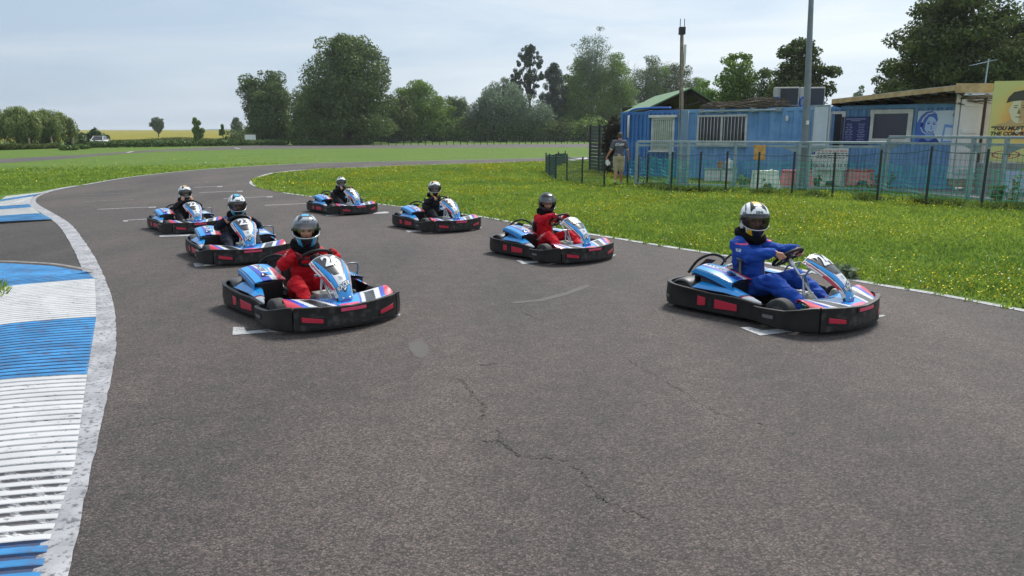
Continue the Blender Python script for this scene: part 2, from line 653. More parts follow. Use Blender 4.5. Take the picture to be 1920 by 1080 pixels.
# ------------------------------------------------------------------ track
def gl(pts, z=0.0):
    return [G(u, v, z) if len(p) == 2 else Vector((p[0], p[1], z)) for p in pts for (u, v) in [p[:2]]]

LEFT_PX = [(125, 1080), (150, 965), (175, 850), (205, 720), (216, 640), (212, 575), (200, 535), (180, 490), (155, 450), (130, 420), (95, 398), (74, 386), (66, 376),
           (78, 366), (110, 356), (160, 347), (250, 332), (350, 321), (440, 314), (520, 309.5), (620, 305), (850, 300.5), (1000, 297), (1100, 294.5), (1500, 286)]
RIGHT_PX = [(1500, 291.5), (1100, 300), (1000, 303), (800, 309), (600, 317), (520, 323), (485, 331), (468, 341), (478, 350), (520, 359), (573, 367), (740, 386), (900, 406),
            (1000, 424), (1100, 438), (1250, 462), (1400, 486), (1600, 525), (1750, 550), (1920, 582), (2200, 640)]
_g0, _g1 = G(125, 1080), G(150, 965)
_dv = (_g0 - _g1).normalized()
left_g = [_g0 + _dv * k for k in (9.0, 6.5, 4.5, 3.0, 2.0, 1.3, .8, .4)] + [G(u, v) for u, v in LEFT_PX]
right_g = [G(u, v) for u, v in RIGHT_PX] + [Vector((7.2, 2, 0)), Vector((8.5, -9, 0))]
left_s = spline(left_g, 260)
right_s = spline(right_g, 260)
track = MB().poly([(p.x, p.y, .004) for p in left_s + right_s]).build('track', M_ASPH, tri=True)
tag(track, kind='structure')

def strip(path, w, z, side=1, m=None, name='painted_line', parent=None, jitter=0.0):
    """band of width w beside a ground path (side 1: to the left of its direction)"""
    b = MB()
    n = len(path)
    vs = []
    for i, p in enumerate(path):
        t = (path[min(i + 1, n - 1)] - path[max(i - 1, 0)])
        t.z = 0
        t.normalize()
        q = Vector((-t.y, t.x, 0)) * side
        ww = w(i / (n - 1)) if callable(w) else w
        j1 = jitter * mnoise.noise((p.x * 5, p.y * 5, 3))
        j2 = jitter * mnoise.noise((p.x * 5, p.y * 5, 8))
        vs += [Vector((p.x, p.y, z)) + q * (j1 - jitter * .8), Vector((p.x, p.y, z)) + q * (ww + j2)]
    b.add(vs, [(2 * i, 2 * i + 1, 2 * i + 3, 2 * i + 2) for i in range(n - 1)])
    return b.build(name, m, parent)

# white edging: the broad band beside the kerbs, the thin line along the infield and along the verge
i_far = min(range(len(left_s)), key=lambda i: (left_s[i] - G(160, 347)).length)
kerb_path = spline(left_s[:i_far + 1:2], 420)
band = strip(kerb_path, lambda t: .20, .010, 1, M_BAND, 'edge_band', track, jitter=.010)
strip(left_s[i_far:], .11, .009, 1, M_LINE, 'edge_line', track)
i_r0 = min(range(len(right_s)), key=lambda i: (right_s[i] - G(1000, 303)).length)
i_tip = min(range(len(right_s)), key=lambda i: (right_s[i] - G(530, 361)).length)
strip(spline(right_s[i_r0:i_tip], 200), lambda t: .12 + .16 * math.sin(t * 3.1), .009, 1, M_LINE, 'edge_line', track)
strip(spline(right_s[i_tip:], 400), .095, .009, -1, M_LINE, 'edge_line', track, jitter=.02)

def paint_poly(px, m=None, name='painted_mark', z=.009, parent=None):
    return MB().poly([G(u, v, z) for u, v in px]).build(name, m or M_LINE, parent or track, tri=True)

def seg(a, b, w=.07, m=None, name='painted_line'):
    A, B = G(*a), G(*b)
    return strip([A.lerp(B, t / 6) for t in range(7)], w, .009, 1, m or M_LINE, name, track)

for a, b, w, m in [((157, 379), (252, 375), .09, M_LINEFAINT), ((182, 393.5), (292, 388.5), .08, M_LINE), ((231, 414.5), (290, 411), .08, M_LINE), ((150, 366.5), (236, 362.5), .07, M_LINEFAINT),
                   ((364, 352), (416, 349.8), .11, M_LINE), ((374, 362), (454, 358.4), .10, M_LINE), ((420, 373.2), (510, 369), .09, M_LINE), ((497, 386), (584, 382), .09, M_LINE),
                   ((364, 342.3), (415, 340.8), .09, M_LINEFAINT), ((200, 357), (260, 354.5), .07, M_LINEFAINT)]:
    seg(a, b, w, m)
for px in [[(278, 389.6), (292, 389), (293, 387), (279, 387.6)], [(444, 359.4), (455, 359), (455, 357.2), (445, 357.6)], [(500, 370), (511, 369.6), (511, 367.6), (501, 368)],
           [(231, 415.5), (240, 415), (240, 412.6), (231, 413)], [(407, 350.6), (417, 350.2), (417, 348.6), (408, 349)]]:
    paint_poly(px)
for px in [[(436, 628), (437, 613), (457, 613), (462, 621), (520, 615.5), (530, 621)], [(1388, 614), (1425, 629), (1505, 619.5), (1496, 613), (1430, 619), (1405, 612.5)],
           [(967.5, 488), (980, 495), (1010, 491.7), (1008, 489), (983, 490.4), (976, 487.3)], [(1645, 591.5), (1657, 590), (1660, 592), (1649, 595)],
           [(1140, 478.4), (1156, 476.7), (1150, 480.5)], [(362, 493.5), (378, 492.5), (381, 496), (418, 493.9), (420, 496.5), (366, 500)], [(298, 441.5), (322, 439.6), (360, 439), (362, 442), (300, 444)],
           [(760.5, 432), (791, 431.2), (800, 433.4), (765, 435.6)], [(896, 426), (903, 425), (902, 428)], [(610, 402.6), (642, 401.6), (644, 403.4), (612, 404.8)],
           [(698.8, 399), (723, 396.5), (730, 397.6), (727, 399.8), (700.6, 400.8)], [(738, 592), (751, 587.5), (750, 591.5)]]:
    paint_poly(px)

# cracks, a scraped patch and a pale scuff in the asphalt
M_CRACK = mat('crack_tar', (.042, .038, .035, 1), .9)
def crack(px, w=.008, seed=0):
    rnd = random.Random(seed)
    P = spline([G(u, v, .0065) for u, v in px], 14 * len(px))
    b = MB()
    vs = []
    for i, p in enumerate(P):
        o = Vector((rnd.uniform(-1, 1), rnd.uniform(-1, 1), 0)) * .022
        ww = w * .62 * rnd.uniform(.15, 1.5) * (1 if 0 < i < len(P) - 1 else .1)
        t = (P[min(i + 1, len(P) - 1)] - P[max(i - 1, 0)]).normalized()
        q = Vector((-t.y, t.x, 0))
        vs += [p + o - q * ww / 2, p + o + q * ww / 2]
    b.add(vs, [(2 * i, 2 * i + 1, 2 * i + 3, 2 * i + 2) for i in range(len(P) - 1)])
    b.build('crack', M_CRACK, track)
crack([(862, 709), (878, 728), (886, 742), (905, 754), (906, 772), (903, 787)], .009, 1)
crack([(935, 806), (938, 826), (950, 838), (985, 855), (1035, 859), (1068, 867), (1092, 890), (1120, 930), (1160, 948), (1230, 980)], .009, 2)
crack([(905, 828), (938, 827)], .007, 3)
crack([(1165, 668), (1205, 692), (1255, 718), (1290, 742)], .009, 4)
crack([(940, 570), (985, 588), (1020, 602)], .009, 5)
crack([(170, 815), (300, 790), (420, 773), (560, 742), (640, 735)], .006, 6)
crack([(720, 460), (728, 470), (722, 482), (738, 492)], .012, 7)
crack([(1290, 742), (1350, 775), (1450, 800)], .006, 8)
crack([(898, 683), (915, 683), (930, 680)], .006, 9)
crack([(1245, 640), (1330, 660)], .006, 10)
M_SCRAPE = worn_paint('scraped_asphalt', (.108, .098, .091, 1), under=(.082, .075, .070, 1), amount=.53, scale=30, soft=.3)
MB().poly([G(u, v, .0062) for u, v in [(765, 643), (788, 637), (803, 648), (805, 662), (792, 672), (778, 668), (768, 655)]]).build('scrape', M_SCRAPE, track, tri=True)
MB().poly([G(u, v, .0062) for u, v in [(958, 566), (1010, 561), (1060, 548), (1100, 533), (1108, 536), (1065, 553), (1015, 565), (965, 569)]]).build('scrape', M_SCRAPE, track, tri=True)

# far loop of the circuit
far_near = [(-300, 345), (-120, 322), (0, 306), (110, 299), (220, 289), (300, 284), (420, 281), (520, 279), (800, 277.5), (1105, 276), (1500, 275)]
far_far = [(1500, 269), (1105, 270), (520, 272), (440, 274), (350, 278), (250, 283.5), (150, 290.5), (0, 298), (-120, 306), (-300, 320)]
tag(MB().poly([(p.x, p.y, .004) for p in [G(u, v) for u, v in far_near + far_far]]).build('far_track', M_ASPH3, tri=True), kind='structure')
for px in [[(240, 286.5), (252, 284), (246, 283.6), (236, 286)], [(442, 276.8), (452, 279), (446, 279), (438, 277)]]:
    paint_poly(px, name='white_kerb', z=.012)
# pale kerb bits at the bend beside the black screen
for px in [[(1008, 303.5), (1050, 299.2), (1062, 300.3), (1030, 304)], [(1062, 299.2), (1100, 295.2), (1103, 298), (1070, 301.5)]]:
    paint_poly(px, name='white_kerb', z=.012)

# ------------------------------------------------------------------ asphalt run-off and paving
runoff = [(100, 412), (118, 424), (132, 441), (152, 468), (164, 500), (166, 514), (100, 502), (0, 497), (-300, 485), (-500, 420), (0, 412)]
tag(MB().poly([G(u, v, .003) for u, v in runoff]).build('runoff', M_ASPH2, tri=True), kind='structure')
M_PAVE = mat('yard_paving', (.19, .178, .17, 1), .9, col2=(.25, .235, .225, 1), nscale=2.0, bump=.2)
pave = [(1590, 352), (1640, 347), (1700, 341), (1920, 333), (2200, 340), (2300, 392), (1920, 380), (1838, 374), (1740, 366), (1640, 356)]
tag(MB().poly([G(u, v, .003) for u, v in pave]).build('paving', M_PAVE, tri=True), kind='structure')

# ------------------------------------------------------------------ ribbed kerbs
edge_px = [(100, 507), (166, 515), (181, 540), (182, 560), (180, 590), (172, 680), (163, 705), (131, 850), (106, 925), (64, 1015), (40, 1080), (-60, 1240)]
def kerb_zone(name, bounds, slope, rib, ul, hmax):
    """bounds: (px right, py right, colour below it); ribs run left from the band"""
    b = MB()
    for k in range(len(bounds) - 1):
        (u0, v0, c), (u1, v1, _) = bounds[k], bounds[k + 1]
        A0, A1 = G(u0, v0), G(u1, v1)
        B0, B1 = G(ul, v0 + slope(v0) * (u0 - ul)), G(ul, v1 + slope(v1) * (u1 - ul))
        n = max(2, round((A1 - A0).length / rib))
        NX = 14
        def P(i, x, h):
            t = i / n
            q = A0.lerp(A1, t).lerp(B0.lerp(B1, t), x)
            rise = .012 + hmax * min(1, x * 3.0) ** .8
            return (q.x, q.y, rise + h + .0015 * mnoise.noise((q.x * 2, q.y * 2, 0)))
        near = (A0.y + A1.y) / 2
        fr = .47 if near < 4.2 else .24
        for i in range(n):
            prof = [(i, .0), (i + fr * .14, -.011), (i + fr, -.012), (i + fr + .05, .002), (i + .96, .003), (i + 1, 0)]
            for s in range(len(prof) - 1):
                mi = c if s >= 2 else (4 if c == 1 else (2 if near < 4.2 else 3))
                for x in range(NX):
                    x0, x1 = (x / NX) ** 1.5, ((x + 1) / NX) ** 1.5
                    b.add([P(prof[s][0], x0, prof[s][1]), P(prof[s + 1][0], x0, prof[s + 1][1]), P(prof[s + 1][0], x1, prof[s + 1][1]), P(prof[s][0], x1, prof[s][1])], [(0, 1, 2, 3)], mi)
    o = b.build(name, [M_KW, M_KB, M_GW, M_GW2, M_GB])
    return tag(o, kind='structure')
sl = lambda v: .135 if v < 700 else .135 + (v - 700) * .0003
kerb_zone('kerb', [(166, 514, 1), (178, 524, 0), (181, 596, 1), (164, 704, 0), (140, 880, 0), (95, 1016, 1), (58, 1150, 0)], sl, .098, -320, .045)
# blue wedge behind the first rib and the concrete rim round it
wedge = [(166, 514), (100, 503), (40, 499), (0, 497.5), (-160, 497), (-320, 500), (-320, 584)]
tag(MB().prism([G(u, v, .004) for u, v in wedge], (0, 0, .03)).build('kerb', M_KB, tri=True), kind='structure')
M_CONC = mat('kerb_concrete', (.24, .225, .21, 1), .9, col2=(.15, .14, .135, 1), nscale=9, bump=.3)
tag(strip(spline([G(u, v) for u, v in [(168, 514), (100, 502), (40, 498), (0, 496.5), (-160, 496), (-320, 499)]], 40), .07, .045, -1, M_CONC, 'kerb'), kind='structure')
farbands = [((90, 361), (12, 372), 0), ((76, 364.5), (4, 378), 1), ((63, 370), (-20, 386), 0), ((57, 379), (-60, 392), 0), ((56, 385), (-80, 397), 1), ((60, 391), (-80, 404), 0), ((75, 402), (-90, 416), 1), ((100, 413.5), (-90, 426), 0)]
b = MB()
for k in range(len(farbands) - 1):
    a0, l0, c = farbands[k]
    a1, l1, _ = farbands[k + 1]
    A0, A1, B0, B1 = G(*a0), G(*a1), G(*l0), G(*l1)
    n = max(2, round((A1 - A0).length / .16))
    for i in range(n):
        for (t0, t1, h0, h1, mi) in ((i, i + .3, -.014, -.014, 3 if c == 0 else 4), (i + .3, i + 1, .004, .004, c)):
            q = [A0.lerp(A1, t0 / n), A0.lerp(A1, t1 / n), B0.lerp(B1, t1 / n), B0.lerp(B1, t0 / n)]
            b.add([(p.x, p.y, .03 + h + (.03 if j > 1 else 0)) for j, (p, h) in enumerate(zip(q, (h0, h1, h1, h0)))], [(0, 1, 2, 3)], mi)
tag(b.build('kerb', [M_KW, M_KB, M_GW, M_GW2, M_GB]), kind='structure')

# ------------------------------------------------------------------ grass blades and flowers
M_BLADE = leafmat('grass_blade', (.135, .225, .030, 1), (.34, .445, .075, 1), .5, patch=[(.16, (.72, .80, .75, 1), (1.15, 1.08, .95, 1)), (1.3, (.80, .86, .80, 1), (1.12, 1.08, 1.1, 1))])
M_FLOWER = mat('yellow_petals', (.80, .66, .035, 1), .7, spec=.2)
M_WFLOWER = mat('white_petals', (.7, .7, .6, 1), .7, spec=.2)
rng = np.random.default_rng(5)
verge_px = [(470, 337), (474, 345), (482, 352), (520, 360.5), (573, 368.5), (740, 387.6), (900, 407.8), (1000, 425.8), (1100, 440), (1250, 464.5), (1400, 489), (1600, 528.5), (1750, 554), (1920, 586.5), (2300, 665),
            (2300, 430), (1920, 383), (1838, 376), (1740, 368), (1640, 352), (1400, 340), (1160, 330), (1103, 303), (1000, 304.3), (800, 310.3), (600, 318.5), (520, 324.5)]
verge = np.array([[*G(u, v)[:2]] for u, v in verge_px])
infield_px = [(-60, 400), (0, 366), (88, 356), (160, 345.5), (250, 330.5), (350, 319.5), (440, 312.5), (520, 308), (620, 303.5), (620, 294), (440, 294), (200, 302), (0, 318), (-200, 345)]
infield = np.array([[*G(u, v)[:2]] for u, v in infield_px])
kleft = np.array([[*G(u, v)[:2]] for u, v in [(-420, 560), (-60, 537), (13, 541), (14, 552), (4, 566), (-60, 580), (-420, 640)]])
def scatter(poly, n, pw):
    lo, hi = poly.min(0), poly.max(0)
    out = []
    got = 0
    while got < n:
        # more of them where they show large: radius drawn so that density falls off with distance
        d0, d1 = 3.5, 75.0
        u = rng.random(n * 3)
        e = 2 - pw
        d = (d0 ** e + u * (d1 ** e - d0 ** e)) ** (1 / e) if abs(e) > 1e-6 else d0 * (d1 / d0) ** u
        a = np.arctan2(lo[0], max(lo[1], .5)) if False else rng.uniform(-1.2, 1.2, n * 3)
        P = np.c_[d * np.sin(a), d * np.cos(a)]
        P = P[inside(P, poly)]
        out.append(P)
        got += len(P)
    return np.concatenate(out)[:n]
def nfield(P, sc, seed=0.0):
    return np.array([mnoise.noise((x * sc, y * sc, seed)) for x, y in P])
def blades(P, h0, h1, wk, patch):
    n = len(P)
    d = np.hypot(P[:, 0], P[:, 1])
    a = rng.uniform(0, 2 * np.pi, n)
    h = rng.uniform(h0, h1, n) * (1 + .55 * patch) * (1 + d * .006)
    w = wk * (.55 + d * .085)
    lean = rng.normal(0, .45, (n, 2)) * h[:, None]
    V = np.zeros((n, 4, 3))
    ca, sa = np.cos(a) * w, np.sin(a) * w
    V[:, 0] = np.c_[P[:, 0] - ca, P[:, 1] - sa, np.zeros(n)]
    V[:, 1] = np.c_[P[:, 0] + ca, P[:, 1] + sa, np.zeros(n)]
    V[:, 2] = np.c_[P[:, 0] + ca * .7 + lean[:, 0] * .45, P[:, 1] + sa * .7 + lean[:, 1] * .45, h * .62]
    V[:, 3] = np.c_[P[:, 0] + lean[:, 0], P[:, 1] + lean[:, 1], h]
    return V.reshape(-1, 3), np.arange(n * 4).reshape(n, 4)
vc = np.array([[p.x, p.y] for p in right_s[i_tip:]])
def off_line(P, k):
    keep = np.ones(len(P), bool)
    for i in range(0, len(P), 20000):
        q = P[i:i + 20000]
        dd = np.sqrt(((q[:, None, :] - vc[None]) ** 2).sum(-1)).min(1)
        keep[i:i + 20000] = dd > k + .05 * rng.random(len(q))
    return P[keep]
P = off_line(scatter(verge, 210000, 1.35), .13)
pt = nfield(P, .35) + .6 * nfield(P, 1.5, 4)
V1, F1 = blades(P, .025, .07, .008, np.clip(pt, -.8, .9))
P2 = scatter(infield, 60000, 1.2)
d2 = np.hypot(P2[:, 0], P2[:, 1])
P2 = P2[(rng.random(len(P2)) > (d2 - 25) / 22) & (P2[:, 0] < -9.5 + rng.normal(0, 1.5, len(P2)))]
V2, F2 = blades(P2, .03, .07, .010, np.clip(nfield(P2, .3), -.8, .8))
P3 = scatter(kleft, 3500, 1.0)
V3, F3 = blades(P3, .05, .14, .008, np.zeros(len(P3)))
V = np.concatenate([V1, V2, V3])
Fq = np.concatenate([F1, F2 + len(V1), F3 + len(V1) + len(V2)])
tag(fast_mesh('grass', V, Fq, M_BLADE), kind='stuff')
# taller weeds at the foot of the fences
M_WEED = leafmat('weed_leaf', (.08, .13, .03, 1), (.20, .27, .06, 1), .45)
line_px = [(1225, 351), (1258, 359), (1310, 361), (1360, 362), (1419, 364), (1484, 367), (1560, 371), (1644, 377), (1735, 384), (1839, 390), (1990, 398)]
wl = [G(u, v) for u, v in line_px]
Pw = []
for i in range(len(wl) - 1):
    k = int((wl[i + 1] - wl[i]).length * 700)
    t = rng.random(k)[:, None]
    A, B = np.array(wl[i][:2]), np.array(wl[i + 1][:2])
    Pw.append(A + (B - A) * t + rng.normal(0, .16, (k, 2)) + np.array([0.02, .05]))
Pw = np.concatenate(Pw)
nw = nfield(Pw, 1.3, 9)
Pw = Pw[nw > -.02]
V, Fq = blades(Pw, .06, .19, .010, np.clip(nfield(Pw, 1.3, 9), -.3, .9))
tag(fast_mesh('weeds', V, Fq, M_WEED), kind='stuff')
# yellow flowers in drifts
P = scatter(verge, 110000, 1.15)
drift = nfield(P, .42, 2) + .7 * nfield(P, 1.6, 7) + .3
keep = rng.random(len(P)) < np.clip(drift * .62, .02, .62)
P = P[keep][:28000]
Pi = scatter(infield, 9000, 1.0)
ed = nfield(Pi, .25, 5) + .1
Pi = Pi[rng.random(len(Pi)) < np.clip(ed * .5, .03, .5)]
P = np.concatenate([P, Pi])
d = np.hypot(P[:, 0], P[:, 1])
n = len(P)
r = rng.uniform(.006, .0105, n) * (.55 + d * .045)
h = rng.uniform(.05, .12, n)
ang = np.arange(5) * 2 * np.pi / 5
tilt = rng.normal(0, .5, (n, 2))
V = np.zeros((n, 5, 3))
for k in range(5):
    dx, dy = np.cos(ang[k]) * r, np.sin(ang[k]) * r
    V[:, k] = np.c_[P[:, 0] + dx, P[:, 1] + dy, h + dx * tilt[:, 0] + dy * (tilt[:, 1] - .6)]
mi = (rng.random(n) < .10).astype(int)
tag(fast_mesh('flowers', V.reshape(-1, 3), np.arange(n * 5).reshape(n, 5), [M_FLOWER, M_WFLOWER], mi=mi), kind='stuff')

# ------------------------------------------------------------------ karts (built once, copied); driver's right is +x, forward is +y
M_PLASTIC = mat('bumper_plastic', (.012, .012, .0125, 1), .42, col2=(.028, .027, .026, 1), nscale=5, bump=.12, bscale=160, spec=.3)
M_SCUFFED = mat('scuffed_plastic', (.016, .016, .0165, 1), .5, col2=(.075, .07, .066, 1), nscale=14, spec=.4, lo=.5, hi=.75)
M_BLK = mat('matt_black', (.012, .012, .013, 1), .55, spec=.3)
M_RUB = mat('tyre_rubber', (.022, .022, .022, 1), .78, col2=(.05, .047, .044, 1), nscale=18, bump=.2)
M_STEEL = mat('steel_tube', (.52, .52, .53, 1), .28, metal=1.0)
M_GREYT = mat('grey_tube', (.20, .20, .21, 1), .4, metal=.6)
M_KBLUE = mat('kart_blue', rgb(28, 140, 214), .24, coat=.5, col2=rgb(40, 152, 222), nscale=6)
M_KDEEP = mat('kart_deep_blue', rgb(52, 74, 178), .24, coat=.5)
M_KNAVY = mat('kart_navy', rgb(22, 28, 66), .26, coat=.5)
M_KWHITE = mat('kart_white', (.68, .69, .70, 1), .26, coat=.5, col2=(.58, .59, .60, 1), nscale=5)
M_KRED = mat('kart_red', rgb(192, 30, 58), .3, coat=.3, col2=rgb(190, 40, 66), nscale=6)
M_KPINK = mat('kart_pink', rgb(214, 70, 104), .32, coat=.3)
M_KDARK = mat('kart_charcoal', (.045, .045, .05, 1), .3, coat=.3)
M_KBLACK = mat('kart_black', (.012, .012, .014, 1), .3, coat=.3)
M_TANK = mat('tank_plastic', (.52, .52, .47, 1), .5, col2=(.42, .42, .37, 1), nscale=6)
M_GREENP = mat('pedal_green', (.008, .19, .06, 1), .35)
M_REDP = mat('pedal_red', (.5, .02, .02, 1), .35)
M_SEAT = mat('seat_shell', (.013, .013, .014, 1), .35)
M_GUARD = mat('guard_plastic', (.05, .05, .052, 1), .5, col2=(.08, .078, .075, 1), nscale=9)
LIV = [M_KBLUE, M_KWHITE, M_KRED, M_KBLACK, M_KDEEP, M_KDARK, M_KNAVY, M_KPINK]
BLUE, WHITE, RED, BLACK, DEEP, DARK, NAVY, PINK = range(8)

def wall_pts(ctrl, n):
    P = spline([(x, y, 0) for x, y in ctrl], n)
    N = []
    for i in range(n):
        t = (P[min(i + 1, n - 1)] - P[max(i - 1, 0)]).normalized()
        N.append(Vector((t.y, -t.x, 0)))
    return P, N

def bumper_wall(P, N, i0, i1, z0, z1, th=.034, m=0, b=None):
    """moulded wall following the path, rolled lip on top"""
    b = b or MB()
    prof = lambda a, c: [(-.012, a), (.004, a + .012), (.010, a + (c - a) * .45), (.003, c - .022), (.008, c - .012), (.006, c - .003), (-.004, c), (-th, c - .004), (-th, a + .01)]
    vs, k = [], 9
    for i in range(i0, i1 + 1):
        t = i / (len(P) - 1)
        a = z0(t) if callable(z0) else z0
        c = z1(t) if callable(z1) else z1
        for (o, z) in prof(a, c):
            q = P[i] + N[i] * o
            vs.append((q.x, q.y, z))
    n = i1 - i0
    fs = [(i * k + j, (i + 1) * k + j, (i + 1) * k + (j + 1) % k, i * k + (j + 1) % k) for i in range(n) for j in range(k)]
    fs += [tuple(range(k)), tuple(range(n * k, n * k + k))[::-1]]
    b.add(vs, fs, m)
    return b

def slot(P, N, t0, t1, za0, za1, zb0, zb1, proud=.013, b=None, m=0, n=10, th=.02):
    """raised panel on the wall between t0 and t1; heights (lo, hi) at either end"""
    b = b or MB()
    vs = []
    for k in range(n + 1):
        w = k / n
        x = (t0 + (t1 - t0) * w) * (len(P) - 1)
        i = min(int(x), len(P) - 2)
        p = P[i].lerp(P[i + 1], x - i)
        nn = N[i].lerp(N[i + 1], x - i)
        lo, hi = za0 + (zb0 - za0) * w, za1 + (zb1 - za1) * w
        for (o, z) in ((proud, lo), (proud, hi), (proud - th, hi), (proud - th, lo)):
            q = p + nn * o
            vs.append((q.x, q.y, z))
    fs = [(4 * k + j, 4 * k + 4 + j, 4 * k + 4 + (j + 1) % 4, 4 * k + (j + 1) % 4) for k in range(n) for j in range(4)]
    fs += [(0, 1, 2, 3), (4 * n + 3, 4 * n + 2, 4 * n + 1, 4 * n)]
    b.add(vs, fs, m)
    return b

def on_panel(fn, nrm_eps, cx, cy, sx, sy, txt, size, bold, rot=0.0, lift=.003, subdiv=1, spacing=1.0, shear=0.0, th=.002):
    """lettering laid on the surface fn(u, v): centre (cx, cy), metres to u and v by sx, sy"""
    vs, fs = text_mesh(txt, size, bold=bold, subdiv=subdiv, spacing=spacing, shear=shear)
    ca, sa = math.cos(rot), math.sin(rot)
    out = []
    for p in vs:
        x, y = p.x * ca - p.y * sa, p.x * sa + p.y * ca
        u, v = cx + x * sx, cy + y * sy
        q = Vector(fn(u, v))
        du = Vector(fn(u + nrm_eps, v)) - Vector(fn(u - nrm_eps, v))
        dv = Vector(fn(u, v + nrm_eps)) - Vector(fn(u, v - nrm_eps))
        nn = du.cross(dv).normalized()
        out.append(q + nn * lift)
    return out, fs

NASSAU = [(.800, .205, .060), (.792, .258, .078), (.768, .330, .090), (.726, .395, .104), (.668, .453, .126), (.598, .508, .150), (.520, .560, .170), (.440, .604, .176), (.395, .619, .168)]
def nassau(u, v):
    """front panel: u 0..1 across (driver's right to left), v 0..1 from nose to top"""
    x = min(max(v, -.05), 1.05) * (len(NASSAU) - 1)
    i = min(max(int(x), 0), len(NASSAU) - 2)
    w = x - i
    def cr(k):
        a, b_, c_, d_ = (NASSAU[max(min(j, len(NASSAU) - 1), 0)][k] for j in (i - 1, i, i + 1, i + 2))
        return .5 * (2 * b_ + (c_ - a) * w + (2 * a - 5 * b_ + 4 * c_ - d_) * w * w + (3 * b_ - a - 3 * c_ + d_) * w ** 3)
    y, z, hw = cr(0), cr(1), cr(2)
    s = 2 * u - 1
    t = min(max(v, 0), 1)
    drop = (.030 + .030 * t) * s * s + (.075 + .055 * t * (1 - t)) * max(abs(s) - .62, 0) ** 1.6
    # the tip rounds off
    if v < .10:
        hw *= math.sqrt(max(1 - ((.10 - v) / .125) ** 2, .05))
    # normal of the centre line
    sl_ = math.atan2(-(NASSAU[min(i + 1, 8)][0] - NASSAU[i][0]), (NASSAU[min(i + 1, 8)][1] - NASSAU[i][1]) + 1e-6)
    back = drop
    return (-s * -hw if False else s * -hw, y - back * math.cos(sl_) * .8, z - back * (.35 + .65 * math.sin(sl_)))

def paint_nassau(u, v):
    s = 2 * u - 1
    a = abs(s)
    if v < .09:
        return NAVY if a > .8 else DEEP
    if v < .19:
        if a > .86: return BLACK
        return DEEP if v < .15 - .05 * a else BLUE
    # number field: charcoal shield
    if v > .60 and a < .53 + (v - .60) * .75 and not (v > .965):
        return DARK
    if .535 < v <= .60 and a < .36 + (v - .535) * 2.4:
        return BLACK if a < .30 and v < .585 else DARK
    if v > .965:
        return WHITE
    edge = .66 + .10 * v
    if a > edge + .20:
        return WHITE if v > .62 or v < .34 else (RED if s < 0 else WHITE)
    if a > edge + .15:
        return RED if v > .30 else WHITE
    if a > edge + .09:
        return WHITE
    if a > edge + .055:
        return NAVY
    if a > edge - .19 - .05 * v:
        return BLUE
    if a > edge - .235 - .05 * v and v > .34:
        return DEEP
    if v < .36 + .16 * (1 - a / .5):
        return BLUE if v < .33 + .14 * (.5 - a) else WHITE
    return WHITE

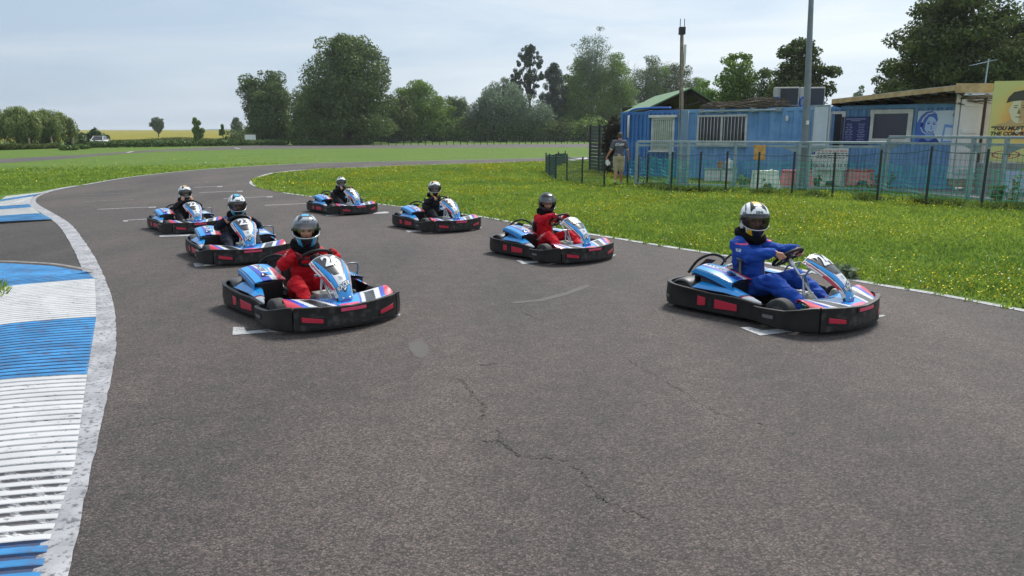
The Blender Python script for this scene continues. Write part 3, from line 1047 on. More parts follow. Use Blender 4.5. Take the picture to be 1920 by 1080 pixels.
def make_kart():
    k = empty('racing_kart')
    # --- bumpers
    side_c = [(0.24, -.895), (.42, -.885), (.56, -.825), (.628, -.70), (.632, -.50), (.618, -.22), (.596, .02), (.590, .16), (.604, .27)]
    for sgn in (1, -1):
        P, N = wall_pts([(sgn * x, y) for x, y in side_c], 70)
        if sgn < 0: N = [-q for q in N]
        N = [-q if q.dot(Vector((sgn, -.2, 0))) < 0 else q for q in N]
        for q_i in range(len(N)):
            pass
        ztop = lambda t: .255 - .030 * min(max((t - .28) / .35, 0), 1) - .018 * min(max((t - .8) / .15, 0), 1)
        o = bumper_wall(P, N, 0, 69, .035, ztop).build('side_bumper', M_PLASTIC, k, smooth=True, auto=40)
        slot(P, N, .540, .600, .086, .182, .100, .174).build('red_insert', M_KRED, o, bevel=.003)
        slot(P, N, .668, .828, .086, .176, .096, .158).build('red_insert', M_KRED, o, bevel=.003)
        s_ = MB()
        slot(P, N, .518, .618, .076, .192, .088, .184, proud=.011, b=s_)
        slot(P, N, .646, .852, .076, .186, .086, .170, proud=.011, b=s_)
        s_.build('insert_frame', M_BLK, o)
        slot(P, N, .20, .30, .105, .135, .105, .135, proud=.012).build('slot', M_GREYT, o)
        slot(P, N, .19, .31, .098, .142, .098, .142, proud=.0105).build('slot', M_BLK, o)
    P, N = wall_pts([(-.26, -.905), (-.1, -.915), (.1, -.915), (.26, -.905)], 20)
    N = [Vector((0, -1, 0))] * 20
    bumper_wall(P, N, 0, 19, .05, .20).build('rear_bumper', M_PLASTIC, k, smooth=True, auto=40)
    front_c = [(.632, .21), (.660, .28), (.668, .40), (.655, .54), (.610, .67), (.50, .785), (.34, .865), (.17, .905), (0, .918)]
    front_c = front_c + [(-x, y) for x, y in front_c[-2::-1]]
    P, N = wall_pts(front_c, 141)
    N = [q if q.dot(Vector((p.x, p.y - .2, 0))) > 0 else -q for p, q in zip(P, N)]
    zt = lambda t: .232 + .018 * math.sin(math.pi * min(max((abs(t - .5)) / .5, 0), 1)) - .042 * min(max(abs(t - .5) - .26, 0) / .10, 1)
    zb = lambda t: .030 + .030 * max(abs(t - .5) - .36, 0) / .14
    o = bumper_wall(P, N, 38, 102, zb, zt).build('front_bumper', M_SCUFFED, k, smooth=True, auto=40)
    a_, f_ = MB(), MB()
    for (t0, t1, h) in ((.300, .378, 0), (.622, .700, 1)):
        z = (.098, .136, .120, .166) if h else (.120, .166, .098, .136)
        slot(P, N, t0, t1, *z).build('red_insert', M_KRED, o, bevel=.003)
        slot(P, N, t0 - .012, t1 + .014, z[0] - .022, z[1] + .006, z[2] - .022, z[3] + .006, proud=.0115, b=f_)
    slot(P, N, .447, .553, .186, .216, .186, .216, proud=.014).build('pink_insert', M_KPINK, o, bevel=.003)
    slot(P, N, .435, .565, .178, .222, .178, .222, proud=.0115, b=f_)
    slot(P, N, .33, .67, .045, .066, .045, .066, proud=.0135, b=f_)
    f_.build('insert_frame', M_BLK, o)
    for (i0, i1, ts) in ((0, 37, (.055, .10)), (103, 140, (.90, .945))):
        o = bumper_wall(P, N, i0, i1, zb, zt).build('bumper_corner', M_PLASTIC, k, smooth=True, auto=40)
        slot(P, N, ts[0], ts[1], .115, .145, .115, .145, proud=.0125).build('slot', M_GREYT, o)
        slot(P, N, ts[0] - .008, ts[1] + .012, .104, .154, .104, .154, proud=.011).build('slot', M_BLK, o)
    # --- floor tray and frame rails
    b = MB()
    b.prism([(-.36, -.30, .055), (.36, -.30, .055), (.36, .30, .055), (.28, .50, .055), (.28, .66, .055), (-.28, .66, .055), (-.28, .50, .055), (-.36, .30, .055)], (0, 0, .012))
    b.prism([(.34, -.80, .06), (.59, -.78, .06), (.57, .22, .06), (.36, .24, .06)], (0, 0, .05))
    b.prism([(-.34, -.80, .06), (-.36, .24, .06), (-.57, .22, .06), (-.59, -.78, .06)], (0, 0, .05))
    b.prism([(-.36, -.84, .07), (.36, -.84, .07), (.36, -.44, .07), (-.36, -.44, .07)], (0, 0, .04))
    b.build('floor_tray', M_BLK, k)
    b = MB()
    for sx in (1, -1):
        b.tube([(sx * .30, -.80, .09), (sx * .31, -.2, .085), (sx * .33, .3, .085), (sx * .27, .60, .095), (sx * .2, .80, .11)], .016)
    b.tube([(-.46, .44, .125), (.46, .44, .125)], .014)
    b.tube([(-.44, -.58, .135), (.44, -.58, .135)], .018)
    b.build('frame_rails', M_BLK, k, smooth=True)
    # --- wheels
    def wheel(x, y, r, w):
        b = MB()
        M_ = Matrix.Translation((x, y, r)) @ Matrix.Rotation(R(90), 4, 'Y')
        b.lathe([(r * .52, -w * .46), (r * .80, -w * .5), (r * .95, -w * .44), (r, -w * .32), (r, w * .32), (r * .95, w * .44), (r * .80, w * .5), (r * .52, w * .46)], 32, M_)
        t = b.build('wheel', M_RUB, k, smooth=True, auto=50)
        b = MB()
        for s_ in (1, -1):
            b.lathe([(r * .50, s_ * w * .465), (r * .54, s_ * w * .475), (r * .53, s_ * w * .40), (r * .30, s_ * w * .30), (r * .22, s_ * w * .36), (.004, s_ * w * .37)], 20, M_)
        b.build('rim', M_GREYT, t, smooth=True, auto=40)
    for sx in (1, -1):
        wheel(sx * .500, .400, .134, .125)
        wheel(sx * .480, -.635, .138, .165)
    # guards over the rear tyres
    for sx in (1, -1):
        b = MB()
        def gp(u, v):
            a = R(-20 + 160 * v)
            return (sx * (.37 + .215 * u), -.635 - .168 * math.cos(a), .138 + .168 * math.sin(a) - .02 * (2 * u - 1) ** 4)
        b.grid(gp, 8, 14)
        b.build('wheel_guard', M_GUARD, k, smooth=True, solid=.012)
    # --- nose fairing between bumper lip and floor
    nx = 120
    Pn, Nn = wall_pts(front_c, nx + 1)
    Nn = [q if q.dot(Vector((p.x, p.y - .2, 0))) > 0 else -q for p, q in zip(Pn, Nn)]
    i0, i1 = 29, nx - 29
    def fair(u, v):
        x = i0 + (i1 - i0) * u
        i = min(int(x), nx - 1)
        w = x - i
        p = Pn[i].lerp(Pn[i + 1], w) - Nn[i].lerp(Nn[i + 1], w) * .030
        s = 2 * u - 1
        q = Vector((-s * .57 if False else p.x * (.985 - .04 * v), .535 - .05 * (1 - abs(s)) , 0))
        r_ = p.lerp(q, v)
        e = abs(r_.x)
        z = .222 + (.030 + .052 * max(0, (e - .30) / .3)) * math.sin(math.pi * min(v * .62, .5)) * 1.0 + .018 * v * (1 - e / .6)
        z -= .055 * v ** 3 * (1 - min(e / .3, 1))
        z -= .10 * max(v - .86, 0) / .14 * .4
        return (r_.x, r_.y, z)
    def paint_fair(u, v):
        x, y, _ = fair(u, v)
        e = abs(x)
        q = e + .42 * (y - .70)
        if q > .435:
            return RED if (v < .62 or x > 0) else PINK
        if q > .385: return DEEP if v > .18 else BLUE
        if q > .330: return WHITE
        if q > .225: return BLACK if (v < .75) else WHITE
        if q > .185: return WHITE
        if q > .165: return DEEP
        if v < .16 and e < .1: return PINK
        return BLUE
    MB().grid(fair, 110, 40, paint_fair).build('nose_fairing', LIV, k, smooth=True, solid=.008)
    # --- front number panel
    o = MB().grid(nassau, 84, 110, paint_nassau).build('number_panel', LIV, k, smooth=True, solid=.010)
    sz = .105
    fn = lambda u, v: nassau(u, v)
    def plate_text(txt, cx, cy, size, bold, rot, mlist, name, lift, spacing=1.0, shear=0.0, subdiv=1):
        out, fs = on_panel(fn, .01, cx, cy, -1 / .29 if False else 1 / .30, 1 / .735, txt, size, bold, rot, lift, subdiv, spacing, shear)
        return MB().add(out, fs).build(name, mlist, o)
    plate_text('RACER', .50, .345, .066, .0085, R(24), M_KBLACK, 'lettering', .0035, 1.08, .15)
    plate_text('RACER', .50, .345, .066, .0022, R(24), M_KWHITE, 'lettering', .0055, 1.08, .15)
    b = MB()
    for (pts, mi, lf) in (([(.34, .315), (.40, .255), (.50, .225), (.66, .30), (.66, .325), (.50, .262), (.42, .285)], 3, .003), ([(.44, .284), (.50, .262), (.62, .308), (.60, .33), (.50, .30)], 1, .0034)):
        b.add([Vector(nassau(u, v)) + Vector((0, .7, .7)) * lf for u, v in pts], [tuple(range(len(pts)))], mi)
    b.build('emblem', LIV, o, tri=True)
    b = MB()
    for i in range(4):
        z = .495 - i * .016
        b.add([Vector(nassau(u, v)) + Vector((0, .5, .85)) * .003 for u, v in ((.42, z), (.58, z), (.58, z + .005), (.42, z + .005))], [(0, 1, 2, 3)], 5)
    b.build('vent_lines', LIV, o)
    for u in (.30, .70):
        b = MB()
        c = Vector(nassau(u, .155))
        b.lathe([(.012, 0), (.011, .005), (.004, .006)], 12, Matrix.Translation(c) @ Vector((0, .9, .45)).to_track_quat('Z', 'Y').to_matrix().to_4x4())
        b.build('bolt', M_STEEL, o, smooth=True)
    # --- side pods
    for sgn in (1, -1):
        def pod(u, v):
            y = -.53 + .77 * v
            t = min(max((v - .50) / .50, 0), 1)
            r0 = min(v / .08, 1) ** .5
            xo = .607 - .030 * min(max((y + .5) / .7, 0), 1) - .012
            xi = .445 + .11 * t ** 1.4
            x = xo + (xi - xo) * u
            z = .226 + (.064 - .050 * t) * math.sin(math.pi * (.06 + .55 * u)) * r0 - .026 * t
            if sgn < 0:
                z += .03 * u * (1 - t)
            return (sgn * x, y, z)
        def ppaint(u, v):
            if v > .80 + .10 * u: return WHITE if u < .75 else BLACK
            if v > .72 + .13 * u: return RED if v < .74 + .13 * u else WHITE
            if v > .69 + .13 * u: return NAVY
            if sgn < 0 and u > .45 and v < .6:
                return WHITE if u < .95 and (v > .25 or u > .7) else BLUE
            if sgn < 0 and abs((v - .55) - (u - .5) * .4) < .025: return PINK
            return NAVY if u < .05 else BLUE
        MB().grid(pod, 26, 60, ppaint).build('side_pod', LIV, k, smooth=True, solid=.008)
    # --- engine cover, driver's right
    def ec_top(u, v):
        # u from outside to inside, v from back to front
        y = -.57 + .47 * v
        x = .505 - .285 * u
        h = .445 - .095 * v ** 1.6 - .02 * (1 - u) * (1 - v) - .02 * (2 * u - 1) ** 2
        if v < .06: h -= .02 * (1 - v / .06)
        return (x + .02 * v * (1 - 2 * u), y, h)
    def ec_paint(u, v):
        if u < .05 or u > .965 or v < .07: return NAVY
        if u < .28: return BLUE
        if u < .31: return NAVY
        if .40 + .1 * v < u < .62 + .1 * v and v < .62: return WHITE
        if u > .80 - .25 * (v - .3) and v > .35: return RED if u > .86 - .2 * (v - .3) else WHITE
        if v > .66 and u < .55: return DEEP
        if v > .80: return WHITE if u > .55 else NAVY
        return DEEP if u < .4 + .2 * v else BLUE
    b = MB().grid(ec_top, 40, 50, ec_paint)
    top = b.build('engine_cover', LIV, k, smooth=True, solid=.01)
    out, fs = on_panel(ec_top, .01, .565, .34, 1 / .285, 1 / .47, 'RACER', .066, .002, R(90), .003, 1, 1.05)
    MB().add([Vector((p.x, p.y, p.z)) + Vector((0, .0, .004)) for p in out], fs).build('lettering', M_KNAVY, top)
    vs, fs = text_mesh('RACER', .066, bold=.002, subdiv=1)
    b = MB()
    c = Vector(ec_top(.45, .78))
    b.lathe([(.036, 0), (.036, .006), (.026, .008), (.018, .003)], 20, Matrix.Translation(c + Vector((0, 0, .001))) @ Vector((0, .35, .94)).to_track_quat('Z', 'Y').to_matrix().to_4x4())
    b.build('cap', M_KNAVY, top, smooth=True, auto=40)
    # shell below the top: arch at the outside, engine dark inside
    b = MB()
    def arch(u, v):
        a = math.pi * (.02 + .60 * v)
        yy = -.57 + .40 * v
        top_ = Vector(ec_top(0.0, v))
        return (top_.x + .006, top_.y, top_.z - (.055 + .05 * v) * u)
    b.grid(arch, 6, 30, lambda u, v: BLUE if u < .75 else NAVY)
    b.build('cover_arch', LIV, k, smooth=True, solid=.012)
    b = MB()
    b.prism([(.235, -.57, .12), (.485, -.56, .12), (.485, -.56, .40), (.235, -.57, .42)], (0, .025, 0))
    b.prism([(.235, -.55, .11), (.235, -.11, .11), (.235, -.11, .33), (.235, -.31, .39), (.235, -.55, .425)], (.022, 0, 0))
    b.prism([(.49, -.24, .14), (.49, -.11, .14), (.49, -.11, .325), (.49, -.24, .365)], (-.25, .0, .0))
    b.build('engine_housing', M_KBLACK, k, bevel=.006)
    b = MB()
    M_ = Matrix.Translation((.45, -.40, .235)) @ Matrix.Rotation(R(90), 4, 'Y')
    b.lathe([(.01, -.2), (.08, -.2), (.085, -.02), (.07, .0), (.05, .012), (.045, .03), (.01, .032)], 18, M_)
    for i in range(7):
        b.box((.31, -.50 + i * .025, .24), (.46, -.488 + i * .025, .35))
    b.box((.28, -.53, .10), (.44, -.26, .22))
    b.build('engine', M_GREYT, k, smooth=False)
    # --- rear cowl and its hoop, left cover
    def cowl(u, v):
        x = .20 - .74 * u
        y = -.84 + .30 * v
        z = .27 + .10 * v - .04 * (2 * u - 1) ** 2 + .05 * u
        return (x, y, z)
    def cpaint(u, v):
        if u < .06 or v < .06: return NAVY
        q = u + .5 * v
        if .35 < q < .5: return WHITE
        if .5 < q < .58: return PINK
        if .8 < q < .95: return WHITE
        return BLUE
    MB().grid(cowl, 50, 24, cpaint).build('rear_cowl', LIV, k, smooth=True, solid=.012)
    b = MB()
    b.tube(spline([(.27, -.80, .30), (.20, -.74, .43), (.10, -.66, .49), (-.02, -.62, .46), (-.10, -.62, .40)], 18), .014)
    b.tube(spline([(-.27, -.80, .30), (-.34, -.74, .42), (-.46, -.64, .44), (-.52, -.50, .36)], 16), .012)
    b.prism([(.24, -.80, .30), (.12, -.70, .44), (.02, -.66, .42), (.10, -.78, .30)], (0, .012, .004))
    b.build('rear_hoop', M_BLK, k, smooth=True, auto=40)
    def lc(u, v):
        y = -.60 + .62 * v
        x = -.575 + .25 * u
        z = .335 - .03 * v - .02 * (1 - u) + .02 * math.sin(math.pi * u)
        return (x, y, z)
    def lpaint(u, v):
        if u < .04 or u > .96 or v > .96: return NAVY
        if .25 < u < .8 and .45 < v < .8: return WHITE
        if .25 < v < .38: return WHITE if u > .3 else BLUE
        if .40 < v < .44: return RED
        return BLUE
    lo = MB().grid(lc, 30, 44, lpaint).build('left_cover', LIV, k, smooth=True, solid=.012)
    b = MB()
    b.prism([(-.565, -.59, .10), (-.565, .02, .10), (-.565, .01, .29), (-.565, -.59, .31)], (.02, 0, 0))
    b.prism([(-.56, .0, .10), (-.33, .0, .10), (-.33, .0, .295), (-.56, .0, .28)], (0, .018, 0))
    b.prism([(-.35, -.59, .10), (-.35, .0, .10), (-.35, 0, .295), (-.35, -.59, .32)], (.02, 0, 0))
    b.build('cover_wall', M_KBLACK, k)
    b = MB()
    b.tube(spline([(-.56, -.10, .30), (-.55, -.06, .40), (-.50, -.02, .43), (-.40, -.02, .43), (-.34, -.06, .40), (-.33, -.10, .30)], 24), .009)
    b.build('hand_rail', M_GREYT, k, smooth=True)
    # --- seat
    SEATC = [(.12, .10), (.0, .085), (-.14, .085), (-.25, .12), (-.315, .21), (-.35, .33), (-.37, .42), (-.385, .50)]
    def seat(u, v):
        x = v * (len(SEATC) - 1)
        i = min(int(x), len(SEATC) - 2)
        w = x - i
        y = SEATC[i][0] * (1 - w) + SEATC[i + 1][0] * w
        z = SEATC[i][1] * (1 - w) + SEATC[i + 1][1] * w
        s = 2 * u - 1
        hw = .205 - .02 * v
        up = abs(s) ** 3 * (.17 * (1 - v) + .02)
        fw = abs(s) ** 3 * (.15 * v)
        return (s * hw, y + fw, z + up - (.03 * s * s if v > .9 else 0))
    st = MB().grid(seat, 20, 36).build('seat', M_SEAT, k, smooth=True, solid=.014)
    b = MB()
    for s_ in (0.0, 1.0):
        b.tube([Vector(seat(s_, v / 20)) + Vector(((s_ * 2 - 1) * .010, 0, .006)) for v in range(0, 21)], .010)
    b.tube([Vector(seat(u / 14, 1.0)) + Vector((0, 0, .008)) for u in range(15)], .010)
    b.build('seat_edge', M_GREYT, st, smooth=True)
    # --- steering
    wc = Vector((0, .135, .555))
    ax = Vector((0, -.62, .78)).normalized()
    side_ = Vector((1, 0, 0))
    upv = ax.cross(side_).normalized()
    b = MB()
    ring = []
    for i in range(40):
        a = 2 * math.pi * i / 40
        rr = .150 * (1 - .10 * max(0, math.sin(a - math.pi * 0)) ** 6 * (1 if math.sin(a) < 0 else .0) )
        ring.append(wc + side_ * (math.cos(a) * rr) + upv * (math.sin(a) * rr * .96))
    b.tube(ring, .0155, 10, closed=True)
    for a in (R(0), R(180), R(270)):
        d_ = side_ * math.cos(a) + upv * math.sin(a)
        b.bar(wc + d_ * .02, wc + d_ * .148, .032, .009)
    b.lathe([(.002, -.02), (.045, -.02), (.048, .012), (.04, .02), (.002, .022)], 20, Matrix.Translation(wc) @ ax.to_track_quat('Z', 'Y').to_matrix().to_4x4())
    sw = b.build('steering_wheel', M_BLK, k, smooth=True, auto=40)
    b = MB()
    b.tube([wc - ax * .01, Vector((0, .40, .25)), Vector((0, .56, .12))], .012)
    b.lathe([(.022, 0), (.024, .02), (.024, .075), (.018, .09)], 14, Matrix.Translation(wc - ax * .10) @ ax.to_track_quat('Z', 'Y').to_matrix().to_4x4())
    for sx in (1, -1):
        b.tube([(sx * .11, .36, .085), (sx * .06, .36, .22), (sx * .016, .315, .40)], .011)
    b.tube([(-.1, .33, .42), (.1, .33, .42)], .01)
    b.tube([(0, .32, .40), (0, .42, .545)], .01)
    b.build('steering_column', M_STEEL, k, smooth=True, auto=40)
    # --- pedals: green for the driver's right foot, red for the left, and their hoops
    for sx, m_ in ((1, M_GREENP), (-1, M_REDP)):
        b = MB()
        b.tube(spline([(sx * .13, .56, .07), (sx * .13, .57, .17), (sx * .14, .575, .205), (sx * .20, .575, .215), (sx * .26, .57, .20), (sx * .275, .54, .17), (sx * .27, .46, .15)], 26), .009)
        b.tube(spline([(sx * .13, .575, .19), (sx * .13, .50, .20), (sx * .15, .46, .20), (sx * .21, .45, .195), (sx * .26, .47, .185), (sx * .27, .53, .18)], 20), .008)
        b.build('pedal', m_, k, smooth=True)
    b = MB()
    b.box((-.085, .20, .07), (.085, .38, .245))
    b.box((-.03, .27, .245), (.03, .33, .262))
    b.build('fuel_tank', M_TANK, k, bevel=.018)
    b = MB()
    b.tube(spline([(-.05, .30, .26), (-.14, .26, .28), (-.2, .1, .16), (-.27, -.1, .12)], 20), .008)
    b.tube(spline([(.22, .5, .12), (.20, .3, .13), (.27, .05, .12), (.3, -.25, .14)], 20), .006)
    b.build('hose', M_BLK, k, smooth=True)
    return k, o

kart0, _ = make_kart()

def place_kart(k, x, y, h, sc):
    k.location = (x, y, 0)
    k.rotation_euler = (0, 0, math.pi + h)
    k.scale = (sc, sc, sc)

KARTS = [  # number, x, y, heading, scale, label
    ('26', -1.976, 7.176, .675, .991, 'racing kart numbered 26 driven by the child in red with cyan-striped helmet'),
    ('24', 2.552, 7.161, .680, 1.013, 'blue and white racing kart numbered 24 driven by the teenager in royal blue overalls'),
    ('28', .581, 10.633, .665, .946, 'blue and white racing kart numbered 28 driven by the child in the plain black helmet'),
    ('23', -3.895, 10.528, .565, .937, 'blue and white racing kart numbered 23, behind number 26 and before number 22'),
    ('22', -5.93, 13.60, .68, .85, 'blue and white racing kart numbered 22, last of its file beside the kerb'),
    ('21', -1.391, 13.840, .640, .918, 'blue and white racing kart numbered 21 on the grid slot behind number 28'),
    ('25', -3.772, 16.669, .720, .877, 'blue and white racing kart numbered 25, farthest back near the infield tip'),
]
kart_objs = {}
proto_kids = None
for i, (num, x, y, h, sc, lab) in enumerate(KARTS):
    k = kart0 if i == 0 else copy_tree(kart0)
    place_kart(k, x, y, h, sc)
    tag(k, lab, 'kart', 'racing karts lined up on the starting grid')
    kart_objs[num] = k
for num, k in kart_objs.items():
    panel = [c for c in kids(k) if c.name.startswith('number_panel')][0]
    out, fs = on_panel(nassau, .01, .5, .785, 1 / .32, 1 / .57, num, .146, .0066, 0, .0085, 4, .98)
    MB().add(out, fs).build('race_number', M_KWHITE, panel)

# ------------------------------------------------------------------ people
M_SKIN = mat('skin', rgb(205, 150, 122), .5, col2=rgb(190, 132, 104), nscale=14)
M_SKIN2 = mat('tan_skin', rgb(190, 132, 102), .5, col2=rgb(172, 112, 84), nscale=14)
M_EYE = mat('eye_dark', (.03, .02, .015, 1), .3)
M_BROW = mat('brow_hair', (.04, .028, .02, 1), .7)
M_LIP = mat('lip', rgb(165, 90, 80), .5)
M_VISOR = None
def glassmat(name, tint, alpha, rough=.06):
    m = bpy.data.materials.new(name)
    m.use_nodes = True
    nt = m.node_tree
    nt.nodes.clear()
    o = nt.nodes.new('ShaderNodeOutputMaterial')
    t = nt.nodes.new('ShaderNodeBsdfTransparent')
    t.inputs['Color'].default_value = tint
    g = nt.nodes.new('ShaderNodeBsdfGlossy')
    g.inputs['Roughness'].default_value = rough
    g.inputs['Color'].default_value = (.9, .92, .95, 1)
    f = nt.nodes.new('ShaderNodeFresnel')
    f.inputs['IOR'].default_value = 1.5
    a = nt.nodes.new('ShaderNodeMath'); a.operation = 'ADD'; a.inputs[1].default_value = alpha
    x = nt.nodes.new('ShaderNodeMixShader')
    nt.links.new(f.outputs['Fac'], a.inputs[0])
    nt.links.new(a.outputs[0], x.inputs['Fac'])
    nt.links.new(t.outputs['BSDF'], x.inputs[1])
    nt.links.new(g.outputs['BSDF'], x.inputs[2])
    nt.links.new(x.outputs['Shader'], o.inputs['Surface'])
    return m
M_VISOR = glassmat('smoked_visor', (.42, .42, .44, 1), .03)
M_VISORC = glassmat('clear_visor', (.72, .73, .75, 1), .08)

class Soup:
    """closed round cones and balls, fused into one continuous surface"""
    def __init__(s):
        s.mb = MB()

    def cone(s, a, b, ra, rb=None, n=14, flat=None):
        rb = ra if rb is None else rb
        a, b = Vector(a), Vector(b)
        d = b - a
        Ln = max(d.length, 1e-5)
        d = d / Ln
        pts, rr = [], []
        for k in range(1, 5):
            t = math.pi / 2 * k / 4
            pts.append(a - d * ra * math.cos(t)); rr.append(ra * math.sin(t))
        for k in range(4, 0, -1):
            t = math.pi / 2 * k / 4
            pts.append(b + d * rb * math.cos(t)); rr.append(rb * math.sin(t))
        pts[0] = a - d * ra * .999; rr[0] = ra * .1
        pts[-1] = b + d * rb * .999; rr[-1] = rb * .1
        u = d.orthogonal().normalized()
        if flat is not None:
            w = Vector(flat[0]); w = (w - d * w.dot(d)).normalized(); u = w
        w = d.cross(u)
        k2 = flat[1] if flat is not None else 1.0      # squash along the given direction
        vs = []
        for p, r in zip(pts, rr):
            for j in range(n):
                an = 2 * math.pi * j / n
                vs.append(p + u * (math.cos(an) * r * k2) + w * (math.sin(an) * r))
        fs = [(i * n + j, i * n + (j + 1) % n, (i + 1) * n + (j + 1) % n, (i + 1) * n + j) for i in range(len(pts) - 1) for j in range(n)]
        fs += [tuple(range(n - 1, -1, -1)), tuple(range((len(pts) - 1) * n, len(pts) * n))]
        s.mb.add(vs, fs)

    def chain(s, pts, radii, n=14, flat=None):
        for i in range(len(pts) - 1):
            s.cone(pts[i], pts[i + 1], radii[i], radii[i + 1], n, flat)

    def ball(s, c, r, M_=None):
        vs, fs = [], []
        n, m = 16, 10
        c = Vector(c)
        r = Vector(r) if hasattr(r, '__len__') else Vector((r, r, r))
        for i in range(m + 1):
            t = math.pi * min(max(i / m, .02), .98)
            for j in range(n):
                a = 2 * math.pi * j / n
                q = Vector((math.sin(t) * math.cos(a) * r.x, math.sin(t) * math.sin(a) * r.y, math.cos(t) * r.z))
                vs.append(c + (M_ @ q if M_ is not None else q))
        fs = [(i * n + j, (i + 1) * n + j, (i + 1) * n + (j + 1) % n, i * n + (j + 1) % n) for i in range(m) for j in range(n)]
        fs += [tuple(range(n)), tuple(range(m * n, m * n + n))[::-1]]
        s.mb.add(vs, fs)

    def fuse(s, name, mats, parent=None, voxel=.008, smooth=4, paint=None, fold=0.0, fseed=0.0):
        raw = s.mb.build(name, mats[0], None)
        md = raw.modifiers.new('fuse', 'REMESH')
        md.mode = 'VOXEL'
        md.voxel_size = voxel
        sm = raw.modifiers.new('soft', 'SMOOTH')
        sm.iterations = smooth
        sm.factor = .5
        dg = bpy.context.evaluated_depsgraph_get()
        me = bpy.data.meshes.new_from_object(raw.evaluated_get(dg))
        old = raw.data
        COL.objects.unlink(raw)
        bpy.data.objects.remove(raw)
        bpy.data.meshes.remove(old)
        me.materials.clear()
        for m_ in mats:
            me.materials.append(m_)
        if fold:
            co = np.empty(len(me.vertices) * 3, np.float32)
            no = np.empty(len(me.vertices) * 3, np.float32)
            me.vertices.foreach_get('co', co)
            me.vertices.foreach_get('normal', no)
            co = co.reshape(-1, 3); no = no.reshape(-1, 3)
            h = np.array([mnoise.noise((x * 9 + fseed, y * 9, z * 24)) + .6 * abs(mnoise.noise((x * 17, y * 17 + fseed, z * 30))) for x, y, z in co], np.float32)
            co += no * (h * fold)[:, None]
            me.vertices.foreach_set('co', co.ravel())
        if paint:
            n = len(me.polygons)
            ctr = np.empty(n * 3, np.float32)
            me.polygons.foreach_get('center', ctr)
            mi = [paint(Vector(q)) for q in ctr.reshape(-1, 3)]
            me.polygons.foreach_set('material_index', np.array(mi, np.int32))
        me.polygons.foreach_set('use_smooth', np.ones(len(me.polygons), bool))
        me.name = name
        me.update()
        o = bpy.data.objects.new(name, me)
        COL.objects.link(o)
        if parent is not None:
            o.parent = parent
        return o

def ik(a, b, l1, l2, pole):
    """middle joint between a and b"""
    a, b = Vector(a), Vector(b)
    d = b - a
    L_ = min(d.length, (l1 + l2) * .999)
    d.normalize()
    x = (l1 * l1 - l2 * l2 + L_ * L_) / (2 * L_)
    h = math.sqrt(max(l1 * l1 - x * x, 0))
    p = Vector(pole)
    p = (p - d * p.dot(d)).normalized()
    return a + d * x + p * h

def hand_grip(S, P, T, N, Ro, wrist, k=1.0, sgn=1, grow=0.0):
    """hand closed round a rim at P: T along the rim, N towards the driver, Ro outward"""
    r = (.0088 + grow) * k
    kn = []
    for i in range(4):
        o = T * ((i - 1.5) * .0185 * k)
        ln = (.9, 1.0, .97, .82)[i]
        K = P + o + Ro * .030 * k + N * .012 * k
        a = P + o + Ro * .026 * k - N * .021 * k * ln
        b = P + o - Ro * .006 * k - N * .028 * k * ln
        c = P + o - Ro * .024 * k * ln - N * .008 * k
        S.chain([K, a, b, c], [r * 1.08, r, r * .95, r * .8], 10)
        kn.append(K)
    W = Vector(wrist)
    for K in kn:
        S.cone(W.lerp(K, .12), K, .016 * k + grow, .0115 * k + grow, 10)
    t0 = W.lerp(kn[0] if sgn > 0 else kn[3], .35)
    tt = T * (.046 * k * (-1 if sgn > 0 else 1))
    S.chain([t0, P + tt * .95 + N * .030 * k + Ro * .006 * k, P + tt * 1.1 + N * .020 * k - Ro * .018 * k, P + tt * 1.0 + N * .006 * k - Ro * .027 * k], [.013 * k + grow, .0105 * k + grow, .0095 * k + grow, .008 * k + grow], 10)

def hand_free(S, wrist, fwd, palm, k=1.0, sgn=1, curl=.7):
    """relaxed hand: fwd from wrist to knuckles, palm = palm normal"""
    W, f, p = Vector(wrist), Vector(fwd).normalized(), Vector(palm)
    p = (p - f * p.dot(f)).normalized()
    t = f.cross(p).normalized() * sgn
    r = .0088 * k
    for i in range(4):
        ln = (.92, 1.0, .95, .78)[i]
        K = W + f * .082 * k + t * ((1.5 - i) * .019 * k)
        d1 = (f * math.cos(curl * .6) + p * math.sin(curl * .6))
        d2 = (f * math.cos(curl * 1.5) + p * math.sin(curl * 1.5))
        d3 = (f * math.cos(curl * 2.2) + p * math.sin(curl * 2.2))
        a = K + d1 * .040 * k * ln
        b = a + d2 * .026 * k * ln
        c = b + d3 * .020 * k * ln
        S.cone(W + t * ((1.5 - i) * .010 * k), K, .0155 * k, .0115 * k, 10)
        S.chain([K, a, b, c], [r * 1.1, r, r * .95, r * .8], 10)
    b0 = W + f * .025 * k + t * .022 * k
    b1 = b0 + (t * .7 + f * .6 + p * .35).normalized() * .036 * k
    S.chain([W + t * .008 * k, b0, b1, b1 + (f * .8 + t * .1 + p * .5).normalized() * .03 * k], [.014 * k, .013 * k, .0105 * k, .0085 * k], 10)

